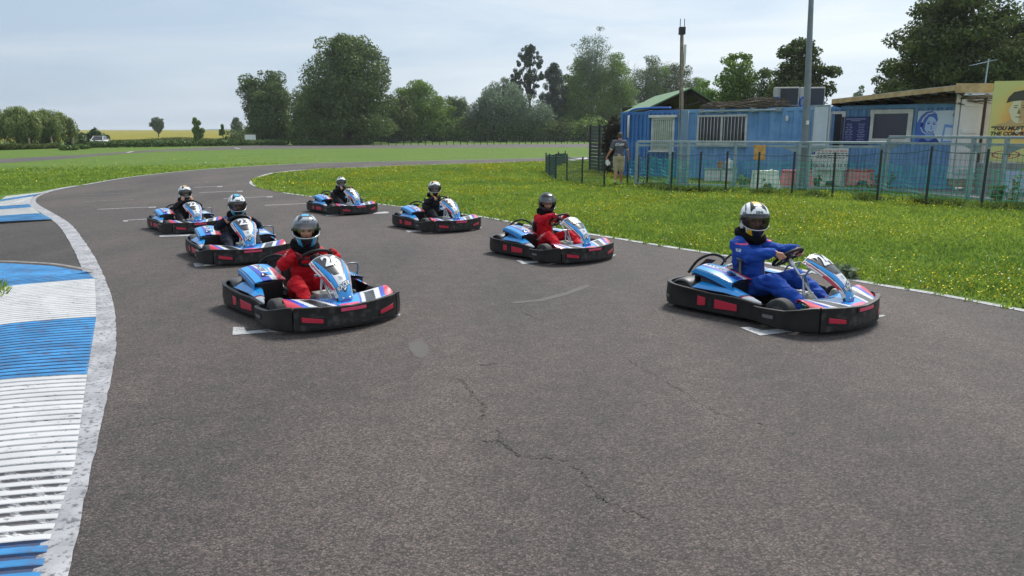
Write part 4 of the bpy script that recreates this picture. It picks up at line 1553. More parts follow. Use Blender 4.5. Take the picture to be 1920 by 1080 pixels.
def head_soup(S, c, Mh, k=1.0, neck=None):
    """skull, jaw, nose, ears; returns paint test for the face"""
    P = lambda x, y, z: c + Mh @ (Vector((x, y, z)) * k)
    S.ball(P(0, -.012, .028), Vector((.074, .092, .085)) * k, Mh)
    S.ball(P(0, .022, -.030), Vector((.060, .066, .072)) * k, Mh)
    S.cone(P(0, .058, -.078), P(0, .050, -.055), .020 * k, .030 * k)
    S.chain([P(0, .082, .012), P(0, .098, -.018), P(0, .098, -.026)], [.009 * k, .0125 * k, .013 * k], 10)
    S.cone(P(-.012, .090, -.027), P(.012, .090, -.027), .010 * k, .010 * k, 10)
    S.cone(P(-.02, .080, -.052), P(.02, .080, -.052), .009 * k, .009 * k, 10)
    S.cone(P(-.045, .068, .022), P(.045, .068, .022), .014 * k, .014 * k, 10)
    for sx in (1, -1):
        S.ball(P(sx * .076, -.008, -.005), Vector((.010, .020, .030)) * k, Mh)
        S.ball(P(sx * .036, .062, -.018), Vector((.024, .022, .022)) * k, Mh)
    if neck is not None:
        S.cone(neck, P(0, -.02, -.06), .058 * k, .054 * k)

def face_paint(c, Mh, k, skin=0, eye=1, brow=2, lip=3):
    Mi = Mh.inverted()
    def f(p):
        q = (Mi @ (p - c)) / k
        if q.y > .045 and abs(q.z) < .2:
            for sx in (1, -1):
                if ((q.x - sx * .031) / .0135) ** 2 + ((q.z - .006) / .0065) ** 2 < 1: return eye
                if abs(q.x - sx * .032) < .019 and abs(q.z - .026 + abs(q.x - sx * .03) * .15) < .0045: return brow
            if q.y > .06 and (q.x / .023) ** 2 + ((q.z + .053) / .0065) ** 2 < 1: return lip
        return skin
    return f

def helmet(parent, c, yaw, pitch, k, scheme, visor='closed'):
    """full-face helmet at head centre c; forward is +y, yaw towards driver's right"""
    Mh = Matrix.Rotation(-yaw, 3, 'Z') @ Matrix.Rotation(-pitch, 3, 'X')
    def surf(al, ph, g=1.0):
        ca, cp = math.cos(al), math.cos(ph)
        sa, sp = math.sin(al), math.sin(ph)
        # superellipsoid-like shell: half-width .126, half-length .160, up .155, down .175
        x, y, z = sa * cp, ca * cp, sp
        rx, ry, rz = .128, (.158 if y > 0 else .162), (.152 if z > 0 else .190)
        e = 2.35
        t = (abs(x / rx) ** e + abs(y / ry) ** e + abs(z / rz) ** e) ** (-1 / e)
        q = Vector((x, y, z)) * t
        if z < 0 and y > 0:
            q.y += .018 * min(-z * 2.2, 1) * max(ca, 0) ** 2
            q.x *= 1 - .16 * min(-z * 1.7, 1) * max(ca, 0)
        if z < -.3 and y < 0:
            q.y *= .93
        return q * g * k
    NA, NP = 144, 92
    P0, P1 = R(-56), R(90)
    def am(u): return -math.pi + 2 * math.pi * u
    def pm(v): return P0 + (P1 - P0) * v
    def opening(al, ph, g=0.0):
        if abs(al) > R(78) + g: return False
        lo = R(-19) - g + R(7) * (abs(al) / R(78)) ** 2
        hi = R(26) + g - R(9) * (abs(al) / R(78)) ** 2
        e = abs(al) / (R(78) + g)
        if e > .82:
            lo += R(22) * ((e - .82) / .18) ** 2
            hi -= R(20) * ((e - .82) / .18) ** 2
        return lo < ph < hi
    main, accent, dark, trim = 0, 1, 2, 3
    def paint(u, v):
        al, ph = am(u), pm(v)
        q = surf(al, ph) / k
        x, y, z = q
        if scheme == 'black':
            return dark
        if opening(al, ph, R(4.5)): return dark
        # chin bar
        if ph < R(-17) and abs(al) < R(95):
            a = abs(al)
            if a < R(26) - (ph + R(17)) * -.12: return dark
            if a < R(44): return accent
            if a < R(49): return main
            if a < R(66): return dark
            if opening(al, ph, R(8)): return main
            return dark if ph < R(-30) - (a - R(66)) * .4 else main
        # crown: dark shield on top with the coloured patch
        if z > .07 and y > -.13:
            hw = .052 + .022 * min(max((y + .02) / .1, -1), 1)
            tip = .098 - .020 * (1 - (x / .07) ** 2)
            if abs(x) < hw and y < tip + .012 * (1 if abs(x) > .03 else 0):
                if abs(x) < .034 and -.07 < y < .060: return accent
                return dark
            if abs(abs(x) - (hw + .036)) < .007 and y < .06: return trim
        if ph < R(33) and y > .02 and abs(al) > R(52) and ph > R(14): return trim
        # sides
        s = z - .25 * y
        if y < .075 and -.055 < s < .022: return dark
        if y < .05 and .022 <= s < .036: return trim
        if y < -.02 and s < -.085: return dark
        if opening(al, ph, R(7)): return trim
        return main
    tw = lambda q: c + Mh @ q
    cols = HELM[scheme]
    b = MB().grid(lambda u, v: tw(surf(am(u), pm(v))), NA, NP, paint, skip=lambda u, v: opening(am(u), pm(v)))
    o = b.build('helmet', cols, parent, smooth=True, solid=.016 * k)
    # eye-port gasket and visor
    if visor == 'closed':
        rng_v = (R(-21), R(31))
    else:
        rng_v = (R(8), R(60)) if visor == 'open' else (R(3), R(46))
    def vs_(u, v):
        al = R(-84) + R(168) * u
        e = abs(al) / R(84)
        lo, hi = rng_v
        lo = lo + R(7) * e ** 2 + (R(20) * ((e - .8) / .2) ** 2 if e > .8 else 0)
        hi = hi - R(8) * e ** 2 - (R(22) * ((e - .8) / .2) ** 2 if e > .8 else 0)
        return tw(surf(al, lo + (hi - lo) * v, 1.035 if visor != 'closed' else 1.022))
    MB().grid(vs_, 48, 18).build('visor', M_VISOR if visor == 'closed' else M_VISORC, o, smooth=True)
    b = MB()
    rim = []
    for i in range(49):
        al = R(-80) + R(160) * i / 48
        e = abs(al) / R(80)
        rim.append(tw(surf(al, R(-20.5) + R(7) * e ** 2 + (R(20) * ((e - .8) / .2) ** 2 if e > .8 else 0), 1.024)))
    b.tube(rim, .0042 * k, 6)
    b.build('port_trim', M_KWHITE if scheme != 'black' else M_KBLACK, o, smooth=True)
    b = MB()
    for sx in (1, -1):
        d_ = surf(R(80) * sx, R(4), 1.03)
        b.lathe([(.017 * k, 0), (.017 * k, .006), (.010 * k, .009)], 14, Matrix.Translation(tw(d_)) @ (Mh @ Vector((sx, .1, 0))).to_track_quat('Z', 'Y').to_matrix().to_4x4())
    b.build('visor_pivot', M_KDARK, o, smooth=True, auto=40)
    if scheme != 'black':
        vs, fs = text_mesh('KENS', .030 * k, bold=.0016 * k, subdiv=0)
        pts = [tw(surf(-p.x / (.145 * k), R(38) + p.y / (.16 * k), 1.006)) for p in vs]
        pts = [tw(surf(p.x / (.145 * k) * -1, R(37) + p.y / (.16 * k), 1.006)) for p in vs]
        MB().add(pts, fs).build('lettering', M_KBLACK, o)
    else:
        b = MB()
        cc = surf(0, R(36), 1.004)
        b.lathe([(.024 * k, -.004), (.024 * k, .002), (.004, .003)], 18, Matrix.Translation(tw(cc)) @ (Mh @ cc).normalized().to_track_quat('Z', 'Y').to_matrix().to_4x4())
        b.build('emblem', mat('emblem_silver', (.5, .5, .48, 1), .4), o, smooth=True, auto=40)
    return Mh

M_HW = mat('helmet_white', (.86, .86, .85, 1), .22, coat=.6)
M_HY = mat('helmet_yellow', rgb(240, 190, 10), .22, coat=.5)
M_HC = mat('helmet_cyan', rgb(20, 160, 205), .22, coat=.5)
M_HD = mat('helmet_dark', (.014, .015, .018, 1), .28, coat=.25, spec=.35)
M_HG = mat('helmet_grey', (.11, .115, .12, 1), .2, coat=.6)
M_HP = mat('helmet_purple', rgb(70, 62, 150), .22, coat=.5)
M_HK = mat('helmet_black', (.008, .008, .009, 1), .28, coat=.25, spec=.35)
HELM = {'yellow': [M_HW, M_HY, M_HD, M_HG], 'cyan': [M_HW, M_HC, M_HD, M_HG], 'silver': [mat('helmet_silver', (.42, .43, .45, 1), .2, coat=.6), M_HC, M_HD, M_HG],
        'purple': [M_HW, M_HP, M_HD, M_HG], 'black': [M_HK, M_HK, M_HK, M_HK]}

def suit_mat(name, col, col2):
    return mat(name, col, .78, col2=col2, nscale=12, bump=.35, bscale=26, spec=.2)
M_SBLUE = suit_mat('blue_overall', rgb(34, 80, 168), rgb(26, 62, 146))
M_SRED = suit_mat('red_overall', rgb(196, 22, 34), rgb(172, 16, 28))
M_SRED2 = suit_mat('bright_red_overall', rgb(214, 28, 44), rgb(192, 20, 34))
M_SNAVY = suit_mat('navy_overall', (.012, .014, .028, 1), (.02, .022, .036, 1))
M_SBLACK = suit_mat('black_overall', (.011, .011, .014, 1), (.018, .018, .022, 1))
M_PIPE = mat('pink_piping', rgb(225, 85, 120), .6)
M_ORANGE = mat('orange_badge', rgb(238, 110, 40), .6)
M_BADGE = mat('blue_badge', rgb(90, 130, 205), .6)
M_LIME = mat('lime_badge', rgb(190, 235, 20), .6)
M_WTHR = mat('white_thread', (.65, .65, .66, 1), .6)
M_COLLAR = mat('neck_foam', (.006, .006, .007, 1), .9, spec=.08)
M_GLOVE = suit_mat('red_black_glove', rgb(110, 14, 26), (.02, .018, .02, 1))
M_GLOVE2 = suit_mat('red_glove', rgb(190, 28, 50), (.02, .018, .02, 1))
M_SHOEG = mat('pale_shoe', rgb(178, 170, 152), .6, col2=rgb(150, 142, 126), nscale=20)
M_SHOEK = mat('dark_shoe', (.05, .05, .05, 1), .6)

WC = Vector((0, .135, .555))
WAX = Vector((0, -.62, .78)).normalized()
WUP = WAX.cross(Vector((1, 0, 0))).normalized()

def driver(num, label, H, hx, hy, yaw, pitch, hk, suit, helm, badge=None, gloves=None, shoes=None, hands=((14, 1), (166, 1)), visor='closed', free=False, seed=1, skin=None):
    kart = kart_objs[num]
    sc = kart.scale.x
    H, hx, hy = H, hx, hy
    skin = skin or M_SKIN
    k = .79 if H < 1.02 else .95
    c = Vector((hx, hy, H - .158 * hk))
    Mh = Matrix.Rotation(-yaw, 3, 'Z') @ Matrix.Rotation(-pitch, 3, 'X')
    neck = Vector((hx * .7, hy - .045, H - .345 * hk))
    sz = neck.z - .050
    hip = Vector((0, -.255 if H > 1.02 else -.20, .185))
    sh = [Vector((hx * .6 + sx * .165 * k, neck.y - .015, sz)) for sx in (1, -1)]
    wrists, elbows, grips = [], [], []
    for j, sx in enumerate((1, -1)):
        if free:
            w = Vector((hx + sx * .105, hy + .135, c.z - .165 * hk))
            grips.append(None)
        else:
            a = R(hands[j][0])
            Ro = Vector((1, 0, 0)) * math.cos(a) + WUP * math.sin(a)
            T = (Vector((1, 0, 0)) * -math.sin(a) + WUP * math.cos(a))
            P = WC + Ro * .150
            w = P + Ro * .045 * k + WAX * .052 * k - Vector((0, .028, .012)) * k
            grips.append((P, T, WAX, Ro))
        l1, l2 = .265 * k, .245 * k
        dd = (w - sh[j]).length
        if dd > (l1 + l2) * .985:
            f_ = dd / ((l1 + l2) * .985); l1 *= f_; l2 *= f_
        e = ik(sh[j], w, l1, l2, (sx * .9, -.25, -.75))
        wrists.append(w); elbows.append(e)
    legk = 1.0 if H > 1.02 else .94
    hips = [hip + Vector((sx * .085 * k, .02, -.01)) for sx in (1, -1)]
    ank = [Vector((sx * .195, .455, .150)) for sx in (1, -1)]
    knee = [ik(hips[j], ank[j], .405 * legk, .385 * legk, (sx * .42, .0, 1)) for j, sx in enumerate((1, -1))]
    toe = [a_ + Vector((sx * .01, .060, .105)) for a_, sx in zip(ank, (1, -1))]
    heel = [a_ + Vector((0, .01, -.055)) for a_ in ank]
    # body: one continuous skin from head to feet
    S = Soup()
    head_soup(S, c + Mh @ Vector((0, .004, -.012)), Mh, .94 * hk, neck)
    chest = Vector((hx * .5, neck.y - .01, sz - .10))
    S.chain([hip, hip.lerp(chest, .55), chest], [.105 * k, .10 * k, .115 * k], 14)
    S.cone(sh[0], sh[1], .06 * k, .06 * k)
    S.cone(chest, neck, .09 * k, .052 * k)
    for j, sx in enumerate((1, -1)):
        S.chain([sh[j], elbows[j], wrists[j]], [.047 * k, .037 * k, .026 * k])
        S.chain([hips[j], knee[j], ank[j]], [.078 * k, .054 * k, .036 * k])
        S.cone(heel[j], toe[j], .032 * k, .026 * k)
        if free:
            hand_free(S, wrists[j], (-sx * .30, .04, .9), (-sx * .5, -.8, .1), k, sx, .75)
        else:
            hand_grip(S, *grips[j], wrists[j], k, sx)
    cc = c + Mh @ Vector((0, .004, -.012))
    root = S.fuse('person', [skin, M_EYE, M_BROW, M_LIP], None, .0065, 3, face_paint(cc, Mh, .94 * hk))
    root.location = kart.location
    root.rotation_euler = kart.rotation_euler
    root.scale = kart.scale
    tag(root, label, 'person')
    # overalls
    S = Soup()
    S.chain([hip + Vector((0, -.01, -.02)), hip.lerp(chest, .5) + Vector((0, -.005, 0)), chest], [.142 * k, .146 * k, .154 * k], 18)
    S.cone(hip + Vector((-.07 * k, .03, 0)), hip + Vector((.07 * k, .03, 0)), .115 * k, .115 * k)
    S.cone(sh[0] + Vector((-.02, 0, 0)), sh[1] + Vector((.02, 0, 0)),   .088 * k, .088 * k)
    S.cone(chest, neck + Vector((0, -.005, -.03)), .115 * k, .075 * k)
    for sx, s_ in ((1, sh[0]), (-1, sh[1])):
        S.cone(chest + Vector((sx * .07 * k, 0, .01)), s_ + Vector((-sx * .02, 0, -.02)), .09 * k, .075 * k)
    for j, sx in enumerate((1, -1)):
        cuff = wrists[j].lerp(elbows[j], .10)
        m1 = sh[j].lerp(elbows[j], .5) + Vector((0, 0, -.008))
        S.chain([sh[j], m1, elbows[j], elbows[j].lerp(cuff, .45), cuff], [.084 * k, .076 * k, .070 * k, .063 * k, .045 * k], 16)
        lc_ = ank[j].lerp(knee[j], .06)
        m2 = hips[j].lerp(knee[j], .5)
        S.chain([hips[j], m2, knee[j], knee[j].lerp(lc_, .5), lc_], [.118 * k, .104 * k, .090 * k, .080 * k, .066 * k], 16)
    lines = []
    if badge == 'pink':
        for sx, s_ in ((1, sh[0]), (-1, sh[1])):
            lines.append([s_ + Vector((sx * -.06, .06, .06)), s_ + Vector((sx * .03, .07, .02)), s_ + Vector((sx * .05, .02, .06))])
        lines.append([hip + Vector((-.16, .13, .10)), hip + Vector((0, .17, .115)), hip + Vector((.16, .13, .10))])
    def sp(p):
        if badge == 'pink':
            for ln in lines:
                for i in range(len(ln) - 1):
                    a, b = ln[i], ln[i + 1]
                    d = b - a
                    t = max(0, min(1, (p - a).dot(d) / d.length_squared))
                    q = a + d * t - p
                    if (abs(q.x) + abs(q.z) if abs(d.x) < .05 else abs(q.z)) < .0065 and abs(q.y) < .12 and abs(q.x) < .03 + 1: 
                        if q.length < .075: return 1
            m_ = sh[0].lerp(elbows[0], .40)
            q = p - m_
            if abs(q.z) < .013 and abs(q.y) < .035 and q.x > .02: return 2 if abs(math.sin(q.y * 220)) > .35 else 0
        elif badge in ('orange', 'blue', 'lime'):
            for sx, s_ in ((1, sh[0]), (-1, sh[1])):
                q = p - (s_ + Vector((sx * .035, .05, .045)))
                if q.length < .036 and (q.length > .014 or badge == 'lime'): return 1
        elif badge == 'white':
            for sx, s_, e_ in ((1, sh[0], elbows[0]), (-1, sh[1], elbows[1])):
                d = e_ - s_
                t = (p - s_).dot(d) / d.length_squared
                if .1 < t < .95 and abs((p - s_ - d * t).normalized().dot(Vector((sx * .2, .9, .3)).normalized()) - .55) < .04 and math.sin(t * 40) > -.2: return 2
            for j, sx in enumerate((1, -1)):
                d = knee[j] - hips[j]
                t = (p - hips[j]).dot(d) / d.length_squared
                if .15 < t < 1.0 and abs((p - hips[j] - d * t).normalized().dot(Vector((sx * .8, 0, .6)).normalized()) - .85) < .03 and math.sin(t * 46) > -.1: return 2
        return 0
    bm_ = {'pink': M_PIPE, 'orange': M_ORANGE, 'blue': M_BADGE, 'lime': M_LIME}.get(badge, M_WTHR)
    S.fuse('racing_suit', [suit, bm_, M_WTHR], root, .0075, 4, sp if badge else None, fold=.016, fseed=seed * 3.7)
    # neck brace
    S = Soup()
    for i in range(16):
        a0, a1 = 2 * math.pi * i / 16, 2 * math.pi * (i + 1) / 16
        f = lambda a: neck + Vector((math.sin(a) * .098 * hk, .012 + math.cos(a) * .105 * hk, .030 - .034 * math.cos(a)))
        S.cone(f(a0), f(a1), .047 * hk, .047 * hk, 10)
    S.cone(neck + Vector((0, 0, -.03)), neck + Vector((0, 0, .06)), .09 * hk, .075 * hk)
    col = S.fuse('neck_brace', [M_COLLAR], root, .010, 4)
    helmet(root, c, yaw, pitch, hk, helm, visor)
    if gloves:
        for j, sx in enumerate((1, -1)):
            S = Soup()
            hand_grip(S, *grips[j], wrists[j], k, sx, grow=.0035)
            S.cone(wrists[j], wrists[j].lerp(elbows[j], .16), .033 * k, .040 * k)
            S.fuse('glove', [gloves], root, .006, 2)
    for j, sx in enumerate((1, -1)):
        S = Soup()
        S.chain([heel[j], heel[j].lerp(toe[j], .6), toe[j]], [.042 * k, .040 * k, .036 * k], 12)
        S.cone(ank[j], heel[j], .046 * k, .042 * k)
        S.fuse('shoe', [shoes or M_SHOEK], root, .008, 3)
    return root

driver('24', 'teenager in royal blue overalls and yellow-striped helmet, bare hands on the steering wheel', 1.050, 0, -.25, .70, .20, 1.05, M_SBLUE, 'yellow', 'pink', None, M_SHOEG, seed=1)
driver('26', 'child in red overalls and cyan-striped helmet with its visor raised, looking at the camera', .965, -.02, -.08, .40, .05, 1.0, M_SRED, 'silver', 'white', M_GLOVE, M_SHOEK, visor='half', seed=2)
driver('28', 'child in bright red overalls with plain black helmet and red gloves', .945, 0, -.13, .42, .22, .98, M_SRED2, 'black', 'white', M_GLOVE2, M_SHOEG, hands=((35, 1), (160, 1)), seed=3, visor='half')
driver('23', 'child in dark navy overalls with blue shoulder badges and cyan-striped helmet', .940, -.04, -.06, .12, .20, 1.0, M_SNAVY, 'cyan', 'blue', None, M_SHOEK, hands=((2, 1), (178, 1)), seed=4)
driver('22', 'child in black overalls with orange shoulder rings, raising both hands to the helmet chin', .935, -.02, -.06, .06, .10, 1.0, M_SBLACK, 'yellow', 'orange', None, M_SHOEG, free=True, seed=5)
driver('21', 'child in black overalls with a lime shoulder badge and yellow-striped helmet', .940, -.01, -.09, .46, .08, .98, M_SBLACK, 'yellow', 'lime', None, M_SHOEK, hands=((30, 1), (160, 1)), seed=6)
driver('25', 'small child in plain black overalls and white helmet with purple top, farthest driver', .890, -.02, -.06, .46, .05, .92, M_SBLACK, 'purple', None, None, M_SHOEK, hands=((40, 1), (150, 1)), seed=7)

# ------------------------------------------------------------------ staff member walking away
M_TEE = suit_mat('grey_tee', rgb(96, 96, 106), rgb(84, 84, 94))
M_SHORTS = suit_mat('khaki_shorts', rgb(182, 168, 140), rgb(162, 148, 122))
M_HAIR = mat('grey_brown_hair', rgb(96, 84, 70), .8, col2=rgb(70, 60, 50), nscale=60)
M_TRAINER = mat('pale_green_trainer', rgb(170, 180, 140), .6)
M_TRAINER2 = mat('grey_trainer', rgb(120, 120, 110), .6)
def staff():
    base = G(1159, 346.5)
    hh = 1.78 / 1.78
    c = Vector((0.02, 0, 1.635)); Mh = Matrix.Rotation(R(-6), 3, 'Z')
    neck = Vector((.01, -.02, 1.49))
    hip = Vector((0, 0, .94))
    sh = [Vector((sx * .185, -.015, 1.425)) for sx in (1, -1)]
    hips = [Vector((sx * .09, 0, .92)) for sx in (1, -1)]
    knee = [Vector((.10, .05, .49)), Vector((-.09, -.02, .50))]
    ank = [Vector((.105, .10, .085)), Vector((-.115, -.20, .14))]
    toe = [Vector((.115, .25, .03)), Vector((-.12, -.07, .035))]
    elbow = [Vector((.285, -.02, 1.15)), Vector((-.275, -.02, 1.15))]
    wrist = [Vector((.33, .10, .93)), Vector((-.40, .03, .94))]
    S = Soup()
    head_soup(S, c, Mh, 1.0, neck)
    S.chain([hip, Vector((0, 0, 1.12)), Vector((0, -.01, 1.32))], [.115, .105, .112], 16)
    S.cone(sh[0], sh[1], .058, .058)
    S.cone(Vector((0, -.01, 1.34)), neck, .085, .058)
    for j, sx in enumerate((1, -1)):
        S.chain([sh[j], elbow[j], wrist[j]], [.055, .043, .029])
        S.chain([hips[j], knee[j], knee[j].lerp(ank[j], .35) + Vector((0, -.015, 0)), ank[j]], [.088, .058, .057, .038])
        S.cone(ank[j] + Vector((0, -.04, -.04)), toe[j], .036, .028)
    hand_free(S, wrist[0], (.02, .15, -.95), (-.8, .3, 0), 1.0, 1, .5)
    hand_free(S, wrist[1], (-.25, .1, -.9), (.8, .5, -.1), 1.0, -1, .9)
    root = S.fuse('person', [M_SKIN2, M_EYE, M_BROW, M_LIP], None, .009, 3, face_paint(c, Mh, 1.0))
    root.location = base
    root.rotation_euler = (0, 0, R(-4))
    tag(root, 'man in grey staff t-shirt and khaki shorts walking away across the grass, seen from behind', 'person')
    S = Soup()
    S.chain([Vector((0, 0, .985)), Vector((0, -.005, 1.15)), Vector((0, -.01, 1.33))], [.155, .148, .150], 18, (Vector((0, 1, 0)), .90))
    S.cone(Vector((-.05, 0, .98)), Vector((.05, 0, .98)), .14, .14)
    S.cone(Vector((-.08, -.01, 1.33)), Vector((.08, -.01, 1.33)), .122, .122)
    S.cone(sh[0] + Vector((-.015, 0, .0)), sh[1] + Vector((.015, 0, 0)), .080, .080)
    S.cone(Vector((0, -.01, 1.38)), neck + Vector((0, 0, -.035)), .11, .072)
    for j in (0, 1):
        S.chain([sh[j], sh[j].lerp(elbow[j], .72)], [.080, .074])
    def tp(p):
        for j in (0, 1):
            d = elbow[j] - sh[j]
            t = (p - sh[j]).dot(d) / d.length_squared
            if .80 < t < .93 and abs(p.x) > .2: return 1
        return 0
    tee = S.fuse('t_shirt', [M_TEE, M_WTHR], root, .010, 4, tp, fold=.007)
    vs, fs = text_mesh('STAFF', .105, bold=.004, shear=.12, spacing=1.06)
    # lettering on the back, read from behind (local -y side)
    MB().add([Vector((p.x, -.170 + .9 * p.x * p.x, 1.345 + p.y)) for p in vs], fs).build('lettering', M_WTHR, tee, solid=.004)
    S = Soup()
    S.chain([Vector((0, 0, 1.0)), Vector((0, 0, .9))], [.148, .142], 18)
    S.cone(Vector((-.05, 0, .93)), Vector((.05, 0, .93)), .145, .145)
    for j in (0, 1):
        S.chain([hips[j], hips[j].lerp(knee[j], .5), knee[j].lerp(hips[j], .02)], [.115, .108, .098], 16)
    S.fuse('shorts', [M_SHORTS], root, .010, 3, fold=.006, fseed=5)
    S = Soup()
    S.ball(c + Vector((0, -.018, .034)), Vector((.081, .096, .088)))
    S.ball(c + Vector((0, -.05, -.01)), Vector((.068, .055, .07)))
    S.fuse('hair', [M_HAIR], root, .009, 2)
    for j, m_ in ((0, M_TRAINER2), (1, M_TRAINER)):
        S = Soup()
        h_ = ank[j] + Vector((0, -.045, -.05 if j == 0 else -.03))
        S.chain([h_, h_.lerp(toe[j], .6), toe[j]], [.045, .045, .036], 12)
        S.cone(ank[j] + Vector((0, 0, -.01)), h_, .05, .045)
        S.fuse('shoe', [m_], root, .010, 3)
    # the sheet in the left hand
    q = Matrix.Translation(base + Vector((-.405, .05, .80))) @ Matrix.Rotation(R(-32), 4, 'Y') @ Matrix.Rotation(R(14), 4, 'Z')
    sheet = MB().box((-.075, -.003, -.15), (.075, .003, .03), 0).build('paper_sheet', mat('paper', (.72, .73, .73, 1), .7), None)
    sheet.matrix_world = q
    tag(sheet, "white sheet of paper in the walking man's left hand", 'paper')
staff()

# ------------------------------------------------------------------ containers and yard
M_CBLUE = mat('container_blue', rgb(96, 140, 188), .5, col2=rgb(116, 158, 202), nscale=2.2, bump=.05, spec=.35)
M_CBLUE2 = mat('container_deep_blue', rgb(58, 108, 170), .5, col2=rgb(72, 124, 184), nscale=2.0, spec=.35)
M_CWHITE = mat('container_white', (.62, .67, .73, 1), .5, col2=(.53, .58, .64, 1), nscale=2.4, spec=.3)
M_CGREY = mat('galvanised', rgb(146, 160, 164), .5, col2=rgb(126, 142, 148), nscale=5, metal=.15)
M_WINF = mat('window_white', (.68, .68, .66, 1), .4, col2=(.55, .55, .53, 1), nscale=5)
M_PANE = mat('dark_pane', (.012, .013, .02, 1), .06, spec=.7)
M_SHUT = mat('pale_shutter', rgb(168, 178, 160), .6, col2=rgb(140, 152, 138), nscale=5)
M_WOOD = mat('old_wood', rgb(158, 146, 128), .85, col2=rgb(122, 110, 94), nscale=7, bump=.2)
M_BEAM = mat('new_timber', rgb(196, 170, 128), .75, col2=rgb(170, 140, 98), nscale=6)
M_DWOOD = mat('dark_timber', rgb(62, 50, 42), .85, col2=rgb(44, 36, 30), nscale=6)
M_REED = mat('dry_reed', rgb(112, 100, 84), 1.0, col2=rgb(74, 66, 56), nscale=14, bump=.8, bscale=60)
M_GROOF = mat('green_roofing', rgb(92, 128, 84), .6, col2=rgb(80, 112, 74), nscale=2)
M_DARKSCREEN = mat('anthracite_screen', (.022, .024, .030, 1), .5)
M_MESHG = mat('mesh_green', (.035, .085, .07, 1), .5)
M_POSTG = mat('post_green', (.012, .022, .020, 1), .5)
M_NET = mat('teal_net', rgb(52, 186, 160), .6)
M_WHITE = mat('plain_white', (.66, .66, .65, 1), .6)
M_NAVYB = mat('navy_board', rgb(24, 40, 98), .4)
M_INK = mat('dark_ink', (.02, .02, .025, 1), .6)
M_PALEINK = mat('pale_ink', rgb(150, 160, 200), .6)
M_REDINK = mat('red_ink', rgb(180, 40, 50), .6)

class Frame:
    """wall frame: x along the wall to the right, y into the building, z up"""
    def __init__(s, uA, dA, uB, dB):
        A, B = D(uA, HOR, dA), D(uB, HOR, dB)
        A.z = B.z = 0
        s.A, s.L = A, (B - A).length
        x = (B - A).normalized()
        s.M = Matrix(((x.x, -x.y, 0, A.x), (x.y, x.x, 0, A.y), (0, 0, 1, 0), (0, 0, 0, 1)))
        s.rz = math.atan2(x.y, x.x)
        s.inv = s.M.inverted()
        s.x, s.y = x, Vector((-x.y, x.x, 0))

    def at(s, u, v, y=0.0):
        o = Vector((0, 0, CAM_H))
        d = ray(u, v)
        A = s.A + s.y * y
        t = (A - o).dot(s.y) / d.dot(s.y)
        q = s.inv @ (o + d * t)
        return q.x, q.z

def corrugated(b, x0, x1, z0, z1, y, pitch=.28, depth=.062, m=0):
    """ribbed sheet on the plane y, ribs standing proud towards -y"""
    xs = []
    x = x0
    prof = [(0, 0), (.32, 0), (.5, 1), (.82, 1), (1.0, 0)]
    while x < x1 - 1e-6:
        for (f, h) in prof[:-1]:
            xx = x + f * pitch
            if xx < x1: xs.append((xx, y - h * depth))
        x += pitch
    xs.append((x1, y))
    vs = []
    for (xx, yy) in xs:
        vs += [(xx, yy, z0), (xx, yy, z1)]
    b.add(vs, [(2 * i, 2 * i + 2, 2 * i + 3, 2 * i + 1) for i in range(len(xs) - 1)], m)

def container(name, label, F, x0, x1, z0, z1, depth, m, pitch=.28, cat='container', group=None):
    t = empty(name, F.M @ Vector((x0, 0, z0 * 0)), F.rz)
    W = x1 - x0
    tag(t, label, cat, group)
    b = MB()
    corrugated(b, .09, W - .09, z0 + .16, z1 - .12, .068, pitch)
    b.build('front_wall', m, t)
    b = MB()
    for xx, s in ((.045, 1), (W - .045, -1)):
        vs = []
        n = int((depth - .2) / (pitch * .5))
        for i in range(n + 1):
            o = (.03 if i % 2 else 0) * s
            vs += [(xx + o, .1 + (depth - .2) * i / n, z0 + .16), (xx + o, .1 + (depth - .2) * i / n, z1 - .12)]
        b.add(vs, [(2 * i, 2 * i + 2, 2 * i + 3, 2 * i + 1) for i in range(n)])
    b.build('end_wall', m, t)
    b = MB()
    b.box((.02, .03, z1 - .035), (W - .02, depth - .03, z1 - .01))
    b.build('roof', m, t)
    b = MB()
    for xx in (0, W - .12):
        for yy in (0, depth - .12):
            b.box((xx, yy, z0), (xx + .12, yy + .12, z1))
    for yy in (.01, depth - .11):
        b.box((.12, yy, z1 - .125), (W - .12, yy + .10, z1 - .003))
        b.box((.12, yy, z0), (W - .12, yy + .10, z0 + .165))
    for xx in (.01, W - .11):
        b.box((xx, .12, z1 - .125), (xx + .10, depth - .12, z1 - .003))
    b.build('frame', m, t, bevel=.008)
    b = MB()
    for xx in (-.004, W - .116):
        for zz in (z0 - .004, z1 - .125):
            b.box((xx, -.004, zz), (xx + .12, .16, zz + .13))
    b.build('corner_casting', m, t, bevel=.01)
    return t

